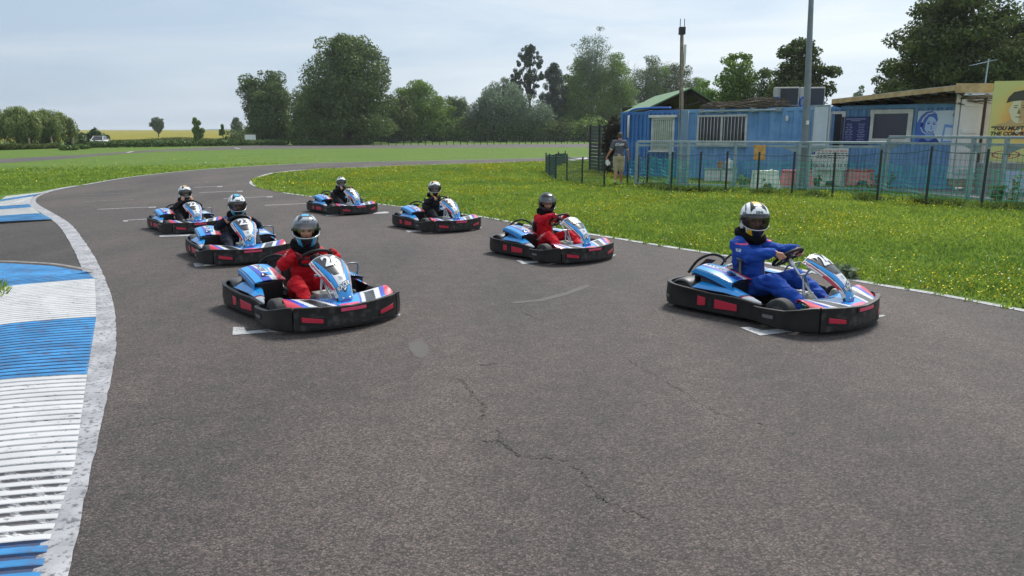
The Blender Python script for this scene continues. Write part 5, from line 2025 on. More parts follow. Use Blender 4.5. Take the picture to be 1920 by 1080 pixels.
def window(F, t, off, u0, u1, v0, v1, bars=0, fw=.07, split=False, pane=None, bar_top=None, sill=True, y=-.045, name='window'):
    x0, z1 = F.at(u0, v0, y)
    x1, z0 = F.at(u1, v1, y)
    x0 -= off; x1 -= off
    b = MB()
    b.box((x0, y, z0), (x0 + fw, y + .10, z1))
    b.box((x1 - fw, y, z0), (x1, y + .10, z1))
    b.box((x0 + fw, y, z1 - fw), (x1 - fw, y + .10, z1))
    b.box((x0 + fw, y, z0), (x1 - fw, y + .10, z0 + fw))
    if split:
        c = (x0 + x1) / 2
        b.box((c - fw * .55, y + .01, z0 + fw), (c + fw * .55, y + .10, z1 - fw))
    w = b.build(name, M_WINF, t, bevel=.006)
    MB().box((x0 + fw, y + .018, z0 + fw), (x1 - fw, y + .032, z1 - fw)).build('pane', pane or M_PANE, w)
    if sill:
        MB().box((x0 - .06, y - .07, z0 - .05), (x1 + .06, y + .1, z0 - .003)).build('sill', M_WINF, w, bevel=.005)
    if bars:
        b = MB()
        for i in range(bars):
            x = x0 + fw * .6 + (x1 - x0 - fw * 1.2) * i / (bars - 1)
            b.tube([(x, y - .03, z0 + .01), (x, y - .03, z1 - .01)], .010, 6)
        for z in (z0 + .06, z1 - .06):
            b.tube([(x0, y - .03, z), (x1, y - .03, z)], .012, 6)
        b.build('bars', M_WINF, w, smooth=True)
    return x0, x1, z0, z1

FB = Frame(1163, 30.5, 1548, 25.0)
X = lambda u, v=240: FB.at(u, v)[0]
xa, xb, xc, xd = 0, X(1212), X(1270), FB.L
gA = 'blue containers of the club building'
c1 = container('storage_container', 'narrow deep blue ribbed container at the left end, with a white drainpipe', FB, xa, xb, .02, 2.56, 2.4, M_CBLUE2, .19, group=gA)
b = MB()
px, pz = FB.at(1181, 222)
b.tube([(px, -.09, pz + .12), (px, -.09, 1.55)], .045, 10)
b.build('drainpipe', M_WINF, c1, smooth=True)
b = MB()
b.tube(spline([(px - .02, -.09, pz + .10), (px + .02, -.09, 2.56), (px + .35, -.08, 2.67), (px + 1.1, -.06, 2.70), (px + 1.9, -.05, 2.68)], 24), .035, 8)
b.build('blue_pipe', mat('blue_pipe', rgb(30, 96, 190), .4), c1, smooth=True)
c2 = container('office_container', 'blue container with a tall barred window under a white lintel', FB, xb + .02, xc, .02, 2.60, 2.4, M_CBLUE2, .22, group=gA)
x0, x1, z0, z1 = window(FB, c2, xb + .02, 1222, 1262, 221, 283, bars=11, pane=M_SHUT)
MB().box((x0 - .1, -.13, z1 + .003), (x1 + .1, .0, z1 + .10)).build('lintel', M_WINF, c2, bevel=.006)
c3 = container('clubhouse_container', 'long pale blue container with a wide barred sliding window and thatch on top', FB, xc + .02, xd, .02, 2.60, 2.4, M_CBLUE, .42, group=gA)
off = xc + .02
x0, x1, z0, z1 = window(FB, c3, off, 1308, 1398, 216, 273, bars=15, split=True)
b = MB()
a0, az = FB.at(1311, 209.5, -.1)
a1, _ = FB.at(1462, 205, -.1)
b.tube([(a0 - off, -.14, az), (a1 - off, -.14, az)], .04, 10)
for i in range(4):
    x = a0 - off + (a1 - a0) * (.0, .28, .66, .96)[i]
    b.box((x, -.17, az - .05), (x + .16, .03, az + .10))
b.build('awning_rail', M_CGREY, c3, smooth=True, auto=40)
b = MB()
vx, vz = FB.at(1476, 222, 0)
b.lathe([(.05, 0), (.05, .03), (.02, .035)], 14, Matrix.Translation((vx - off, .0, vz)) @ Matrix.Rotation(R(90), 4, 'X') @ Matrix.Diagonal((1, 2, 1, 1)))
b.build('wall_vent', M_WINF, c3, smooth=True, auto=40)
b = MB()
sx0, sz0 = FB.at(1300, 292, -.2); sx1, _ = FB.at(1420, 290, -.2)
b.tube([(FB.at(1292, 203)[0] - off, -.06, 2.55), (FB.at(1292, 203)[0] - off, -.06, 1.25)], .03, 8)
b.build('downpipe', M_WINF, c3, smooth=True)

# reed thatch on the roof: many bundled stalks
def reed_roll(name, label, F, u0, u1, dz, y0, y1, n, seed):
    rnd = random.Random(seed)
    t = MB()
    X0, X1 = F.at(u0, 200)[0], F.at(u1, 200)[0]
    for i in range(n):
        xx = X0 + (X1 - X0) * rnd.random() * .92
        yy = y0 + (y1 - y0) * rnd.random()
        ln = rnd.uniform(.5, 1.4)
        lump = .30 + .12 * math.sin(xx * 2.1 + seed) + .07 * math.sin(xx * 5.3)
        z = 2.62 + rnd.uniform(0, 1) * max(lump, .05) * (1 - abs((yy - y0) / (y1 - y0) - .5) * 1.2) + dz
        a = rnd.gauss(0, .12)
        p = [Vector((xx, yy, z)), Vector((xx + ln * .5, yy + ln * .5 * a, z + rnd.uniform(.0, .05))), Vector((xx + ln, yy + ln * a, z + rnd.gauss(-.02, .05)))]
        t.tube([F.M @ q for q in p], [.014, .018, .008], 5)
    o = t.build(name, M_REED, None)
    return tag(o, label, 'thatch')
reed_roll('reed_thatch', 'weathered brown reed bundles lying along the roof of the clubhouse container', FB, 1310, 1424, 0, -.05, 1.4, 400, 2)

# air conditioners
M_AC = mat('unit_casing', rgb(176, 176, 166), .5, col2=rgb(150, 150, 142), nscale=4)
M_ACG = mat('unit_grille', (.035, .038, .045, 1), .5)
def ac_unit(u0, u1, v0, v1, label, hose):
    d = 26.8
    P0, P1 = D(u0, v1, d), D(u1, v0, d)
    w = (P1.x - P0.x)
    h = P1.z - 2.62
    t = empty('air_conditioner', (P0.x, P0.y, 2.62), R(-14))
    tag(t, label, 'air conditioner', 'air conditioners on the container roof')
    MB().box((0, 0, .06), (w, .38, h)).build('casing', M_AC, t, bevel=.015)
    b = MB()
    b.box((w * .26, -.012, .10), (w * .96, -.002, h - .05))
    g = b.build('grille', M_ACG, t)
    b = MB()
    for i in range(7):
        b.box((w * .26 + w * .70 * i / 6 - .006, -.028, .10), (w * .26 + w * .70 * i / 6 + .006, -.013, h - .05))
    for i in range(6):
        b.box((w * .26, -.024, .12 + (h - .2) * i / 5), (w * .96, -.014, .13 + (h - .2) * i / 5))
    b.build('guard', M_DARKSCREEN, g)
    for x in (.08, w - .14):
        MB().box((x, .03, 0), (x + .06, .35, .058)).build('foot', M_INK, t)
    if hose:
        b = MB()
        for k in range(4):
            b.tube([Vector((.08 + .012 * k, -.05 - .01 * k, .20)) + Vector((math.cos(a) * .08, 0, math.sin(a) * (.15 + .01 * k))) for a in [2 * math.pi * i / 20 for i in range(20)]], .013, 6, closed=True)
        b.build('coiled_hose', mat('blue_hose', rgb(28, 104, 196), .4), t, smooth=True)
ac_unit(1450, 1494, 164, 197, 'air conditioner with dark grille and coiled blue hose, farther from the lamp post', True)
ac_unit(1498, 1542, 164, 197, 'air conditioner with dark grille, partly hidden by the lamp post', True)

# green-roofed shelter behind
def shelter():
    ap, el, er = D(1296, 166, 35.5), D(1214, 208, 36.5), D(1352, 193, 34.2)
    bk = D(1228, 182, 44) - D(1296, 166, 35.5)
    bk.z = 0
    er.z = el.z = (er.z + el.z) / 2 - .05
    t = empty('open_shelter', (ap.x, ap.y, 0))
    tag(t, 'open timber shelter with green gabled roof behind the containers', 'shelter')
    q = Vector((ap.x, ap.y, 0))
    a, l, r = ap - q, el - q, er - q
    b = MB()
    b.prism([l, a, a + bk, l + bk], (0, 0, .06))
    b.prism([a, r, r + bk, a + bk], (0, 0, .055))
    b.build('roof', M_GROOF, t)
    b = MB()
    dn = Vector((0, 0, -.035))
    b.prism([l + dn, a + dn, a + bk + dn, l + bk + dn], (0, 0, .03))
    b.prism([a + dn, r + dn, r + bk + dn, a + bk + dn], (0, 0, .028))
    b.build('shade_underside', M_DWOOD, t)  # dark layer added below the roof so the inside looks shaded
    b = MB()
    ins = bk.normalized() * .35
    b.bar(l + ins + Vector((.1, 0, -.08)), a + ins - Vector((0, 0, .10)), .08, .16)
    b.bar(a + ins - Vector((0, 0, .10)), r + ins + Vector((-.1, 0, -.08)), .08, .16)
    b.bar(l + ins + Vector((0, 0, -.12)), r + ins + Vector((0, 0, -.12)), .08, .16)
    b.bar(a + ins + Vector((0, 0, -.15)), (l + r) / 2 + ins + Vector((0, 0, -.12)), .12, .12)
    b.bar((l + (r - l) * .3) + ins + Vector((0, 0, -.12)), (a + (r - a) * .5) + ins + Vector((0, 0, -.12)), .08, .10)
    b.build('truss', M_DWOOD, t)
    b = MB()
    b.bar(l + bk * .9 + Vector((0, 0, -.12)), r + bk * .9 + Vector((0, 0, -.12)), .10, .9)
    b.bar(a + bk * .9 + Vector((0, 0, -.25)), (l + r) / 2 + bk * .9 + Vector((0, 0, -.12)), 2.2, .12)
    b.build('gable_boarding', M_DWOOD, t)
    for p in (l, r, l + bk, r + bk):
        c = p * 1
        MB().box((c.x * .93 - .06, c.y - .06 + .3, 0), (c.x * .93 + .06, c.y + .36, c.z - .1)).build('post', M_DWOOD, t)
shelter()

# second row: reception container under the lean-to roof
FR = Frame(1556, 25.2, 1800, 22.6)
c4 = container('reception_container', 'blue container under the sloping timber roof, with a dark serving window and notice board', FR, 0, FR.L, .02, 2.62, 2.4, M_CBLUE, .26, group=gA)
window(FR, c4, 0, 1632, 1706, 206, 268, fw=.13, sill=False, pane=mat('serving_pane', (.018, .018, .045, 1), .12, spec=.6), y=-.06)
x0, z1 = FR.at(1557, 209, -.05); x1, z0 = FR.at(1575, 335, -.05)
b = MB()
b.box((x0, -.06, .05), (x0 + .05, .03, z1)); b.box((x1 - .11, -.06, .05), (x1, .03, z1)); b.box((x0 + .05, -.06, z1 - .09), (x1 - .11, .03, z1))
dr = b.build('doorway', M_WINF, c4)
MB().box((x0 + .05, .005, .05), (x1 - .11, .02, z1 - .09)).build('opening', M_INK, dr)  # black sheet stands in for the unlit inside of the doorway
x0, z1 = FR.at(1579, 219, -.05); x1, z0 = FR.at(1628, 272, -.05)
bd = MB().box((x0, -.06, z0), (x1, -.035, z1)).build('notice_board', M_NAVYB, c4)
b = MB()
rnd = random.Random(4)
for cx in (.30, .72):
    for i in range(11):
        w = (x1 - x0) * rnd.uniform(.16, .30)
        z = z1 - .25 - i * (z1 - z0 - .3) / 11
        n = rnd.randint(2, 4)
        for q in range(n):
            a = x0 + (x1 - x0) * cx - w / 2 + w * q / n
            b.box((a, -.063, z), (a + w / n * rnd.uniform(.6, .9), -.061, z + .018))
b.box((x0 + (x1 - x0) * .16, -.063, z1 - .09), (x0 + (x1 - x0) * .84, -.061, z1 - .065))
b.box((x0 + (x1 - x0) * .34, -.063, z1 - .14), (x0 + (x1 - x0) * .66, -.061, z1 - .122))
b.build('lettering', M_PALEINK, bd)

# hanging white door leaf standing open
x0, z1 = FB.at(1531, 197, -.35)
leaf = MB()
P = [D(1526, 197, 24.9), D(1557, 196, 24.2)]
A, B = P
t = empty('door_leaf', (A.x, A.y, 0), math.atan2(B.y - A.y, B.x - A.x))
tag(t, 'tall pale grey door leaf standing open beside the dark doorway', 'door')
w = (B - A).xy.length
zt_ = D(1540, 197, 24.6).z
MB().box((0, 0, .25), (w, .05, zt_)).build('panel', M_CWHITE, t, bevel=.006)
b = MB()
for (xa_, xb_, za_, zb_) in ((0, .05, .25, zt_), (w - .05, w, .25, zt_), (.05, w - .05, zt_ - .05, zt_), (.05, w - .05, .25, .30)):
    b.box((xa_, -.012, za_), (xb_, -.002, zb_))
b.build('edging', M_CGREY, t)

# lean-to roof
def lean_roof():
    e = [D(1560, 190.5, 24.3), D(1792, 165, 21.6)]
    t = empty('lean_to_roof', (e[0].x, e[0].y, 0))
    tag(t, 'long sloping timber lean-to roof with pale fascia over the reception container', 'roof')
    q = Vector((e[0].x, e[0].y, 0))
    a, b_ = e[0] - q, e[1] - q
    bk = FR.y * 3.4 + Vector((0, 0, -.25))
    c_ = D(1900, 164, 20.9) - q
    MB().prism([a + Vector((0, 0, .03)), b_ + Vector((0, 0, .03)), b_ + bk, a + bk], (0, 0, .05)).build('sheeting', M_CWHITE, t)
    bb = MB()
    bb.bar(a, b_, .05, .14)
    bb.build('fascia', M_BEAM, t)
    bb = MB()
    for i in range(9):
        p = a.lerp(b_, i / 8) - Vector((0, 0, .05))
        bb.bar(p + FR.y * .05, p + bk, .06, .12)
    bb.build('rafter', M_DWOOD, t)
    bb = MB()
    bb.bar(b_ + Vector((0, 0, .0)), b_ + (D(1862, 166, 21.3) - D(1792, 166, 21.6)) + Vector((0, 0, .0)), .06, .26)
    bb.build('beam_end', M_BEAM, t)
    for f in (.03, .55, .97):
        p = a.lerp(b_, f) + FR.y * 3.0
        MB().box((p.x - .05, p.y - .05, 0), (p.x + .05, p.y + .05, p.z - .25)).build('post', M_DWOOD, t)
lean_roof()
reed_roll('reed_thatch', 'loose brown reed tufts on the reception container under the lean-to roof', FR, 1712, 1796, .0, -.1, .6, 120, 6)

# white container with its doors, on sleepers
FW = Frame(1786, 22.6, 1912, 22.0)
wx1 = FW.at(1855, 200)[0]
t = container('white_container', 'white container end with tall door bars raised on sleepers beside the yellow billboard', FW, 0, FW.L, .36, 2.96, 2.6, M_CWHITE, 3.0)
b = MB()
b.box((.14, -.03, .50), (wx1 - .16, .0, 2.72))
d1 = b.build('door', M_CWHITE, t, bevel=.01)
b = MB()
for (z0, z1) in ((2.50, 2.58), (1.72, 1.84), (1.15, 1.23), (.62, .70)):
    MB().box((.22, -.055, z0), (wx1 - .26, -.031, z1)).build('panel_rib', M_CWHITE, d1, bevel=.012)
MB().box((wx1 - .15, -.04, .40), (wx1 - .08, -.005, 2.80)).build('door_seal', M_INK, t)
b = MB()
b.tube([(.15, -.06, 2.83), (wx1 - .1, -.06, 2.83)], .022, 8)
for x in (.3, .75):
    b.box((x, -.08, 2.79), (x + .07, -.0, 2.88))
b.build('hinge_bar', M_CGREY, t, smooth=True, auto=40)
MB().box((.05, -.05, .12), (FW.L - .05, .12, .345)).build('sleeper', M_WOOD, t)

# headset poster
def flat(b, F, pts, y, m):
    b.poly([(x, y, z) for x, z in pts], m)
def ell(cx, cz, rx, rz, n=28, rot=0.0):
    return [(cx + rx * math.cos(a) * math.cos(rot) - rz * math.sin(a) * math.sin(rot), cz + rx * math.cos(a) * math.sin(rot) + rz * math.sin(a) * math.cos(rot)) for a in [2 * math.pi * i / n for i in range(n)]]
PB = [mat('poster_pale', rgb(196, 210, 226), .5), mat('poster_blue', rgb(62, 108, 196), .5), mat('poster_face', rgb(170, 196, 232), .5), mat('poster_deep', rgb(24, 52, 140), .5), mat('poster_mid', rgb(110, 150, 212), .5), M_WHITE, mat('poster_night', rgb(18, 30, 80), .5)]
px0, pz1 = FR.at(1722, 208, -.05)
px1, pz0 = FR.at(1793, 268, -.05)
t = empty('headset_poster', FR.M @ Vector((px0, -.06, pz0)), FR.rz)
tag(t, 'blue and white poster of a smiling woman wearing a headset', 'poster')
W, H_ = px1 - px0, pz1 - pz0
MB().box((0, 0, 0), (W, .02, H_)).build('board', PB[0], t)
b = MB()
S_ = lambda pts: [(x * H_, z * H_) for x, z in pts]
flat(b, None, S_([(.0, .0), (.0, .62), (.10, .84), (.24, .97), (.42, 1.0 - .01), (.55, .90), (.60, .72), (.52, .5), (.52, .30), (.62, .12), (.66, .0)]), -.003, 1)
flat(b, None, S_(ell(.40, .55, .185, .27, rot=R(8))), -.005, 2)
flat(b, None, S_([(.20, .40), (.16, .70), (.27, .88), (.45, .88), (.33, .80), (.25, .62), (.24, .42)]), -.007, 1)
flat(b, None, S_([(.30, .30), (.50, .30), (.54, .0), (.24, .0)]), -.004, 4)
flat(b, None, S_([(.05, .0), (.20, .16), (.38, .05), (.60, .16), (.72, .0)]), -.006, 3)
for cx, cz in ((.345, .60), (.50, .585)):
    flat(b, None, S_(ell(cx, cz, .045, .020)), -.007, 3)
    flat(b, None, S_(ell(cx + .0, cz + .055, .055, .010, rot=R(-4))), -.007, 1)
flat(b, None, S_([(.43, .58), (.465, .44), (.45, .415), (.41, .43)]), -.007, 4)
flat(b, None, S_([(.34, .37), (.42, .345), (.51, .365), (.48, .315), (.42, .295), (.37, .32)]), -.007, 3)
flat(b, None, S_([(.37, .355), (.42, .34), (.49, .352), (.46, .33), (.40, .325)]), -.009, 5)
flat(b, None, S_([(.11, .60), (.17, .78), (.30, .92), (.46, .95), (.46, .92), (.31, .885), (.20, .76), (.15, .60)]), -.009, 5)
flat(b, None, S_(ell(.15, .56, .045, .085)), -.010, 3)
flat(b, None, S_([(.13, .50), (.20, .36), (.32, .28), (.32, .255), (.18, .34), (.11, .48)]), -.010, 5)
flat(b, None, [(H_ * .74, H_ * .0), (H_ * .80, H_ * .58), (W, H_ * .53), (W, 0)], -.003, 4)
flat(b, None, [(H_ * .80, H_ * .06), (H_ * .84, H_ * .48), (W, H_ * .45), (W, H_ * .06)], -.005, 0)
for k in range(3):
    rr = .05 + .045 * k
    pts = [(W - .02 + math.cos(a) * rr * H_, H_ * .84 + math.sin(a) * rr * H_) for a in [R(110 + 80 * i / 8) for i in range(9)]]
    pts2 = [(W - .02 + math.cos(a) * (rr + .02) * H_, H_ * .84 + math.sin(a) * (rr + .02) * H_) for a in [R(110 + 80 * i / 8) for i in range(9)]]
    pts = [(min(x, W - .003), z) for x, z in pts]; pts2 = [(min(x, W - .003), z) for x, z in pts2]
    flat(b, None, pts + pts2[::-1], -.006, 6)
b.build('printed_picture', PB, t, tri=True)

# yellow billboard
FY = Frame(1853, 21.2, 2010, 20.6)
bx1, bz1 = FY.at(1985, 150)
_, bz0 = FY.at(1853, 303)
t = empty('billboard', FY.M @ Vector((0, 0, 0)), FY.rz)
tag(t, 'yellow billboard with a man in a dark cap and a bold quotation', 'billboard')
def yellow_mat():
    m = bpy.data.materials.new('printed_yellow')
    m.use_nodes = True
    nt = m.node_tree
    p = nt.nodes['Principled BSDF']
    p.inputs['Roughness'].default_value = .45
    tc_ = nt.nodes.new('ShaderNodeTexCoord')
    mp_ = nt.nodes.new('ShaderNodeMapping')
    mp_.inputs['Location'].default_value = (-.95, 0, -2.15)
    g = nt.nodes.new('ShaderNodeVectorMath'); g.operation = 'LENGTH'
    r = nt.nodes.new('ShaderNodeValToRGB')
    e = r.color_ramp.elements
    e[0].position = .42; e[0].color = rgb(226, 146, 66)
    e[1].position = 1.15; e[1].color = rgb(198, 198, 122)
    x = e.new(.74); x.color = rgb(214, 190, 108)
    n = nt.nodes.new('ShaderNodeTexNoise'); n.inputs['Scale'].default_value = 2.5
    ad = nt.nodes.new('ShaderNodeMath'); ad.operation = 'MULTIPLY_ADD'; ad.inputs[1].default_value = .35; ad.inputs[2].default_value = -.17
    ad2 = nt.nodes.new('ShaderNodeMath'); ad2.operation = 'ADD'
    nt.links.new(tc_.outputs['Object'], mp_.inputs['Vector'])
    nt.links.new(mp_.outputs['Vector'], g.inputs[0])
    nt.links.new(tc_.outputs['Object'], n.inputs['Vector'])
    nt.links.new(n.outputs['Fac'], ad.inputs[0])
    nt.links.new(g.outputs['Value'], ad2.inputs[0]); nt.links.new(ad.outputs[0], ad2.inputs[1])
    nt.links.new(ad2.outputs[0], r.inputs['Fac'])
    nt.links.new(r.outputs['Color'], p.inputs['Base Color'])
    return m
MB().box((0, 0, bz0), (bx1, .04, bz1)).build('board', yellow_mat(), t)
PY = [mat('print_shadow', rgb(186, 156, 104), .5), mat('print_face', rgb(208, 202, 166), .5), mat('print_cap', rgb(62, 60, 50), .5), mat('print_line', rgb(122, 106, 74), .5), mat('print_grey', rgb(214, 208, 170), .5), M_REDINK, mat('print_text', rgb(42, 44, 36), .5)]
cx, cz = FY.at(1902, 205)
cx += .12
b = MB()
flat(b, None, [(cx - .55, 1.95), (cx - .30, 2.02), (cx - .12, 2.14), (cx + .12, 2.14), (cx + .30, 2.02), (cx + .55, 1.95), (cx + .5, 1.83), (cx - .5, 1.83)], -.003, 0)
flat(b, None, ell(cx, cz - .02, .225, .36), -.005, 1)
flat(b, None, [(cx + .02, cz + .30), (cx + .21, cz + .2), (cx + .22, cz - .05), (cx + .14, cz - .30), (cx + .02, cz - .36)], -.006, 0)
flat(b, None, [(cx - .34, cz + .17), (cx - .30, cz + .33), (cx - .18, cz + .47), (cx + .05, cz + .52), (cx + .26, cz + .44), (cx + .34, cz + .2), (cx + .2, cz + .23), (cx, cz + .24), (cx - .2, cz + .22)], -.008, 2)
for s in (-1, 1):
    flat(b, None, ell(cx + s * .095, cz + .045, .05, .016), -.009, 3)
    flat(b, None, ell(cx + s * .095, cz + .10, .065, .012, rot=R(-s * 6)), -.009, 3)
flat(b, None, [(cx - .01, cz + .04), (cx + .04, cz - .11), (cx + .03, cz - .13), (cx - .045, cz - .12)], -.009, 3)
flat(b, None, ell(cx, cz - .21, .085, .014), -.009, 3)
flat(b, None, ell(cx - .225, cz - .02, .03, .075), -.004, 1)
flat(b, None, ell(cx + .02, cz - .62, .05, .06), -.006, 4)
flat(b, None, ell(cx + .08, cz - .58, .035, .045), -.007, 4)
b.build('printed_portrait', PY, t, tri=True)
tx0, tz = FY.at(1856, 240, -.01)
for (txt, v, sz) in (('\u201cYOU MUST TAKE', 241, .150), ('THE COMPROMISE', 251, .150)):
    vs, fs = text_mesh(txt, sz, bold=.007, align='LEFT', shear=.18)
    z = FY.at(1880, v, -.01)[1]
    MB().add([Vector((tx0 + .02 + p.x, -.006, z + p.y)) for p in vs], fs).build('lettering', PY[6], t)
lg = MB()
lx, lz = FY.at(1886, 290, -.01)
for k in range(24):
    a0, a1 = 2 * math.pi * k / 24, 2 * math.pi * (k + 1) / 24
    f = lambda a, g: (lx + .36 * g * math.cos(a), lz + .115 * g * math.sin(a))
    p = [f(a0, 1), f(a1, 1), f(a1, .86), f(a0, .86)]
    lg.poly([(x, -.006, z) for x, z in p])
vs, fs = text_mesh('LS', .22, bold=.012, shear=.35)
lg.add([Vector((lx + p.x, -.0075, lz + p.y)) for p in vs], fs)
lg.build('logo', PY[5], t)
for x in (.1, bx1 - .16):
    MB().box((x, .045, 0), (x + .08, .11, bz0 + .6)).build('post', M_CGREY, t)
# low grey cabinet and pale banner below it
FL = Frame(1846, 20.9, 2010, 20.2)
lx1 = FL.at(1985, 300)[0]
o = MB().box((0, 0, .0), (lx1, .5, FL.at(1853, 306)[1])).build('low_cabinet', mat('cabinet_grey', rgb(132, 138, 134), .6, col2=rgb(112, 118, 114), nscale=3), None, bevel=.01)
o.matrix_world = FL.M
tag(o, 'long low grey cabinet below the yellow billboard', 'cabinet')
bnx = FL.at(1884, 330)[0]
o = MB().box((bnx, -.06, .10), (lx1, -.035, FL.at(1884, 320)[1])).build('pale_banner', mat('banner_pale', rgb(152, 166, 196), .5, col2=rgb(178, 180, 200), nscale=2), None)
o.matrix_world = FL.M
tag(o, 'pale blue banner leaning on the low grey cabinet', 'banner')

# free-standing white price board with a telephone number
A, B = D(1521, HOR, 24.0), D(1594, HOR, 23.7)
t = empty('price_board', (A.x, A.y, 0), math.atan2(B.y - A.y, B.x - A.x))
tag(t, 'white board with printed lines and a telephone number behind the fence', 'sign')
w = (B - A).xy.length
z1, z0 = D(1555, 278, 23.9).z, D(1555, 319, 23.9).z
MB().box((0, 0, z0), (w, .03, z1)).build('board', mat('board_white', (.60, .61, .59, 1), .5), t)
vs, fs = text_mesh('T\u00e9l. 06 11 20 15 70', .135, bold=.002)
MB().add([Vector((w * .56 + p.x, -.004, z0 + .13 + p.y)) for p in vs], fs).build('lettering', M_INK, t)
b = MB()
rnd = random.Random(9)
for i in range(4):
    x = w * .2
    z = z1 - .10 - .072 * i
    while x < w * .93:
        l_ = rnd.uniform(.05, .13)
        b.box((x, -.005, z), (x + l_, -.003, z + .028), 0 if i else 1)
        x += l_ + .03
b.build('printed_lines', [M_INK, M_REDINK], t)
MB().box((.05, -.006, z1 - .19), (.17, -.002, z1 - .03)).build('blue_mark', PB[3], t)
for x in (.06, w - .12):
    MB().box((x, .032, 0), (x + .06, .08, z1 - .1)).build('post', M_CGREY, t)

# ------------------------------------------------------------------ water-filled barriers
M_BW = mat('barrier_white', rgb(222, 224, 212), .6, col2=rgb(196, 200, 184), nscale=4)
M_BR = mat('barrier_pink', rgb(214, 116, 120), .6, col2=rgb(222, 146, 146), nscale=4)
M_BR2 = mat('barrier_red', rgb(190, 70, 86), .6)
def barrier(u0, u1, vt, vb, white, label, rz=0.0):
    A = G((u0 + u1) / 2, vb - 1)
    d = A.y / 1.0
    w = (u1 - u0) / F_PX * (A.y * _c + CAM_H * _s)
    h = (vb - vt) / F_PX * (A.y * _c + CAM_H * _s) * 1.02
    o = empty('barrier', A, rz)
    tag(o, label, 'barrier', 'plastic barriers behind the fence')
    dd = .24
    b = MB()
    body = [(-w / 2, h * .0), (-w / 2 + .10, h), (w / 2 - .10, h), (w / 2, h * .0), (w * .20, h * .0), (w * .12, h * .34), (-w * .12, h * .34), (-w * .20, 0)]
    b.prism([(x, -dd * (1.0 - .45 * z / h), z) for x, z in body], (0, dd * 1.5, 0))
    b.build('body', M_BW if white else M_BR, o, bevel=.02)
    MB().box((-w / 2 + .085, -dd * .62, h * .70), (w / 2 - .085, dd * .60, h + .006)).build('top_band', M_BW if white else M_BR2, o, bevel=.02)
    MB().lathe([(.05, 0), (.05, .03), (.03, .035)], 12, Matrix.Translation((w * .2, 0, h + .007))).build('filler_cap', M_BW if white else M_BR2, o, smooth=True, auto=40)
barrier(1407, 1460, 322, 357, True, 'white plastic barrier beside the first pink one, below the orange towel', R(4))
barrier(1461, 1522, 321, 355, False, 'pink plastic barrier in front of the lamp post foot', R(-3))
barrier(1522, 1579, 319, 351, True, 'white plastic barrier between the two pink ones', R(3))
barrier(1581, 1641, 319.5, 350.5, False, 'pink plastic barrier farther right, under the price board edge', R(-2))
barrier(1643, 1695, 316, 347, True, 'greenish white plastic barrier at the end of the row beside the paving', R(5))

# sink cabinet, bottles and towel by the clubhouse wall
A = G(1350, 341)
t = empty('white_cabinet', A, R(-14))
tag(t, 'low white worktop cabinet against the clubhouse wall', 'cabinet')
MB().box((-.55, -.25, .0), (.55, .25, .44)).build('body', M_WHITE, t, bevel=.01)
MB().box((-.60, -.29, .443), (.60, .29, .49)).build('worktop', M_CGREY, t, bevel=.008)
MB().box((-.02, -.262, .04), (.02, -.252, .42)).build('door_gap', M_INK, t)
def onto(name, lab, cat, x, y, prof, m, capm=None):
    p = A + Matrix.Rotation(R(-14), 3, 'Z') @ Vector((x, y, .49))
    o = MB().lathe(prof, 16, None).build(name, m, None, smooth=True, auto=40)
    o.location = p
    tag(o, lab, cat)
onto('plant_pot', 'terracotta pot standing on the white worktop cabinet', 'pot', -.02, -.05, [(.09, 0), (.12, .2), (.13, .2), (.13, .24), (.10, .24)], mat('terracotta', rgb(176, 120, 92), .8))
onto('white_canister', 'white canister with a narrow neck on the worktop cabinet', 'canister', .28, .0, [(.14, 0), (.14, .24), (.10, .29), (.03, .31), (.03, .36), (.02, .37)], M_WHITE)
onto('grey_can', 'small grey can at the right end of the worktop cabinet', 'can', .48, -.05, [(.06, 0), (.06, .16), (.05, .17)], M_CGREY)

# standing table
A = G(1692, 343)
t = empty('high_table', A)
tag(t, 'tall round grey table standing on the paving', 'table')
MB().lathe([(.46, 1.02), (.48, 1.03), (.48, 1.06), (.46, 1.07)], 28).build('tabletop', M_CGREY, t, smooth=True, auto=40)
MB().lathe([(.035, .04), (.035, 1.02)], 12).build('column', M_CGREY, t, smooth=True, auto=40)
MB().lathe([(.30, 0), (.30, .015), (.05, .04)], 24).build('foot', M_CGREY, t, smooth=True, auto=40)
# green netting sack hung by the lamp post
o = MB().lathe([(.02, .35), (.16, .36), (.19, .6), (.16, .9), (.05, 1.15)], 14).build('green_sack', mat('sack_green', rgb(20, 110, 70), .9, col2=rgb(14, 84, 54), nscale=30), None, smooth=True)
o.location = G(1508, 352)
tag(o, 'green netting sack hanging behind the lamp post', 'sack')
# bins
o = MB().lathe([(.20, 0), (.24, .55), (.26, .56), (.26, .60), (.10, .66)], 20).build('grey_bin', M_CGREY, None, smooth=True, auto=40)
o.location = G(1468, 340)
tag(o, 'squat grey bin behind the pink barrier by the wall', 'bin')

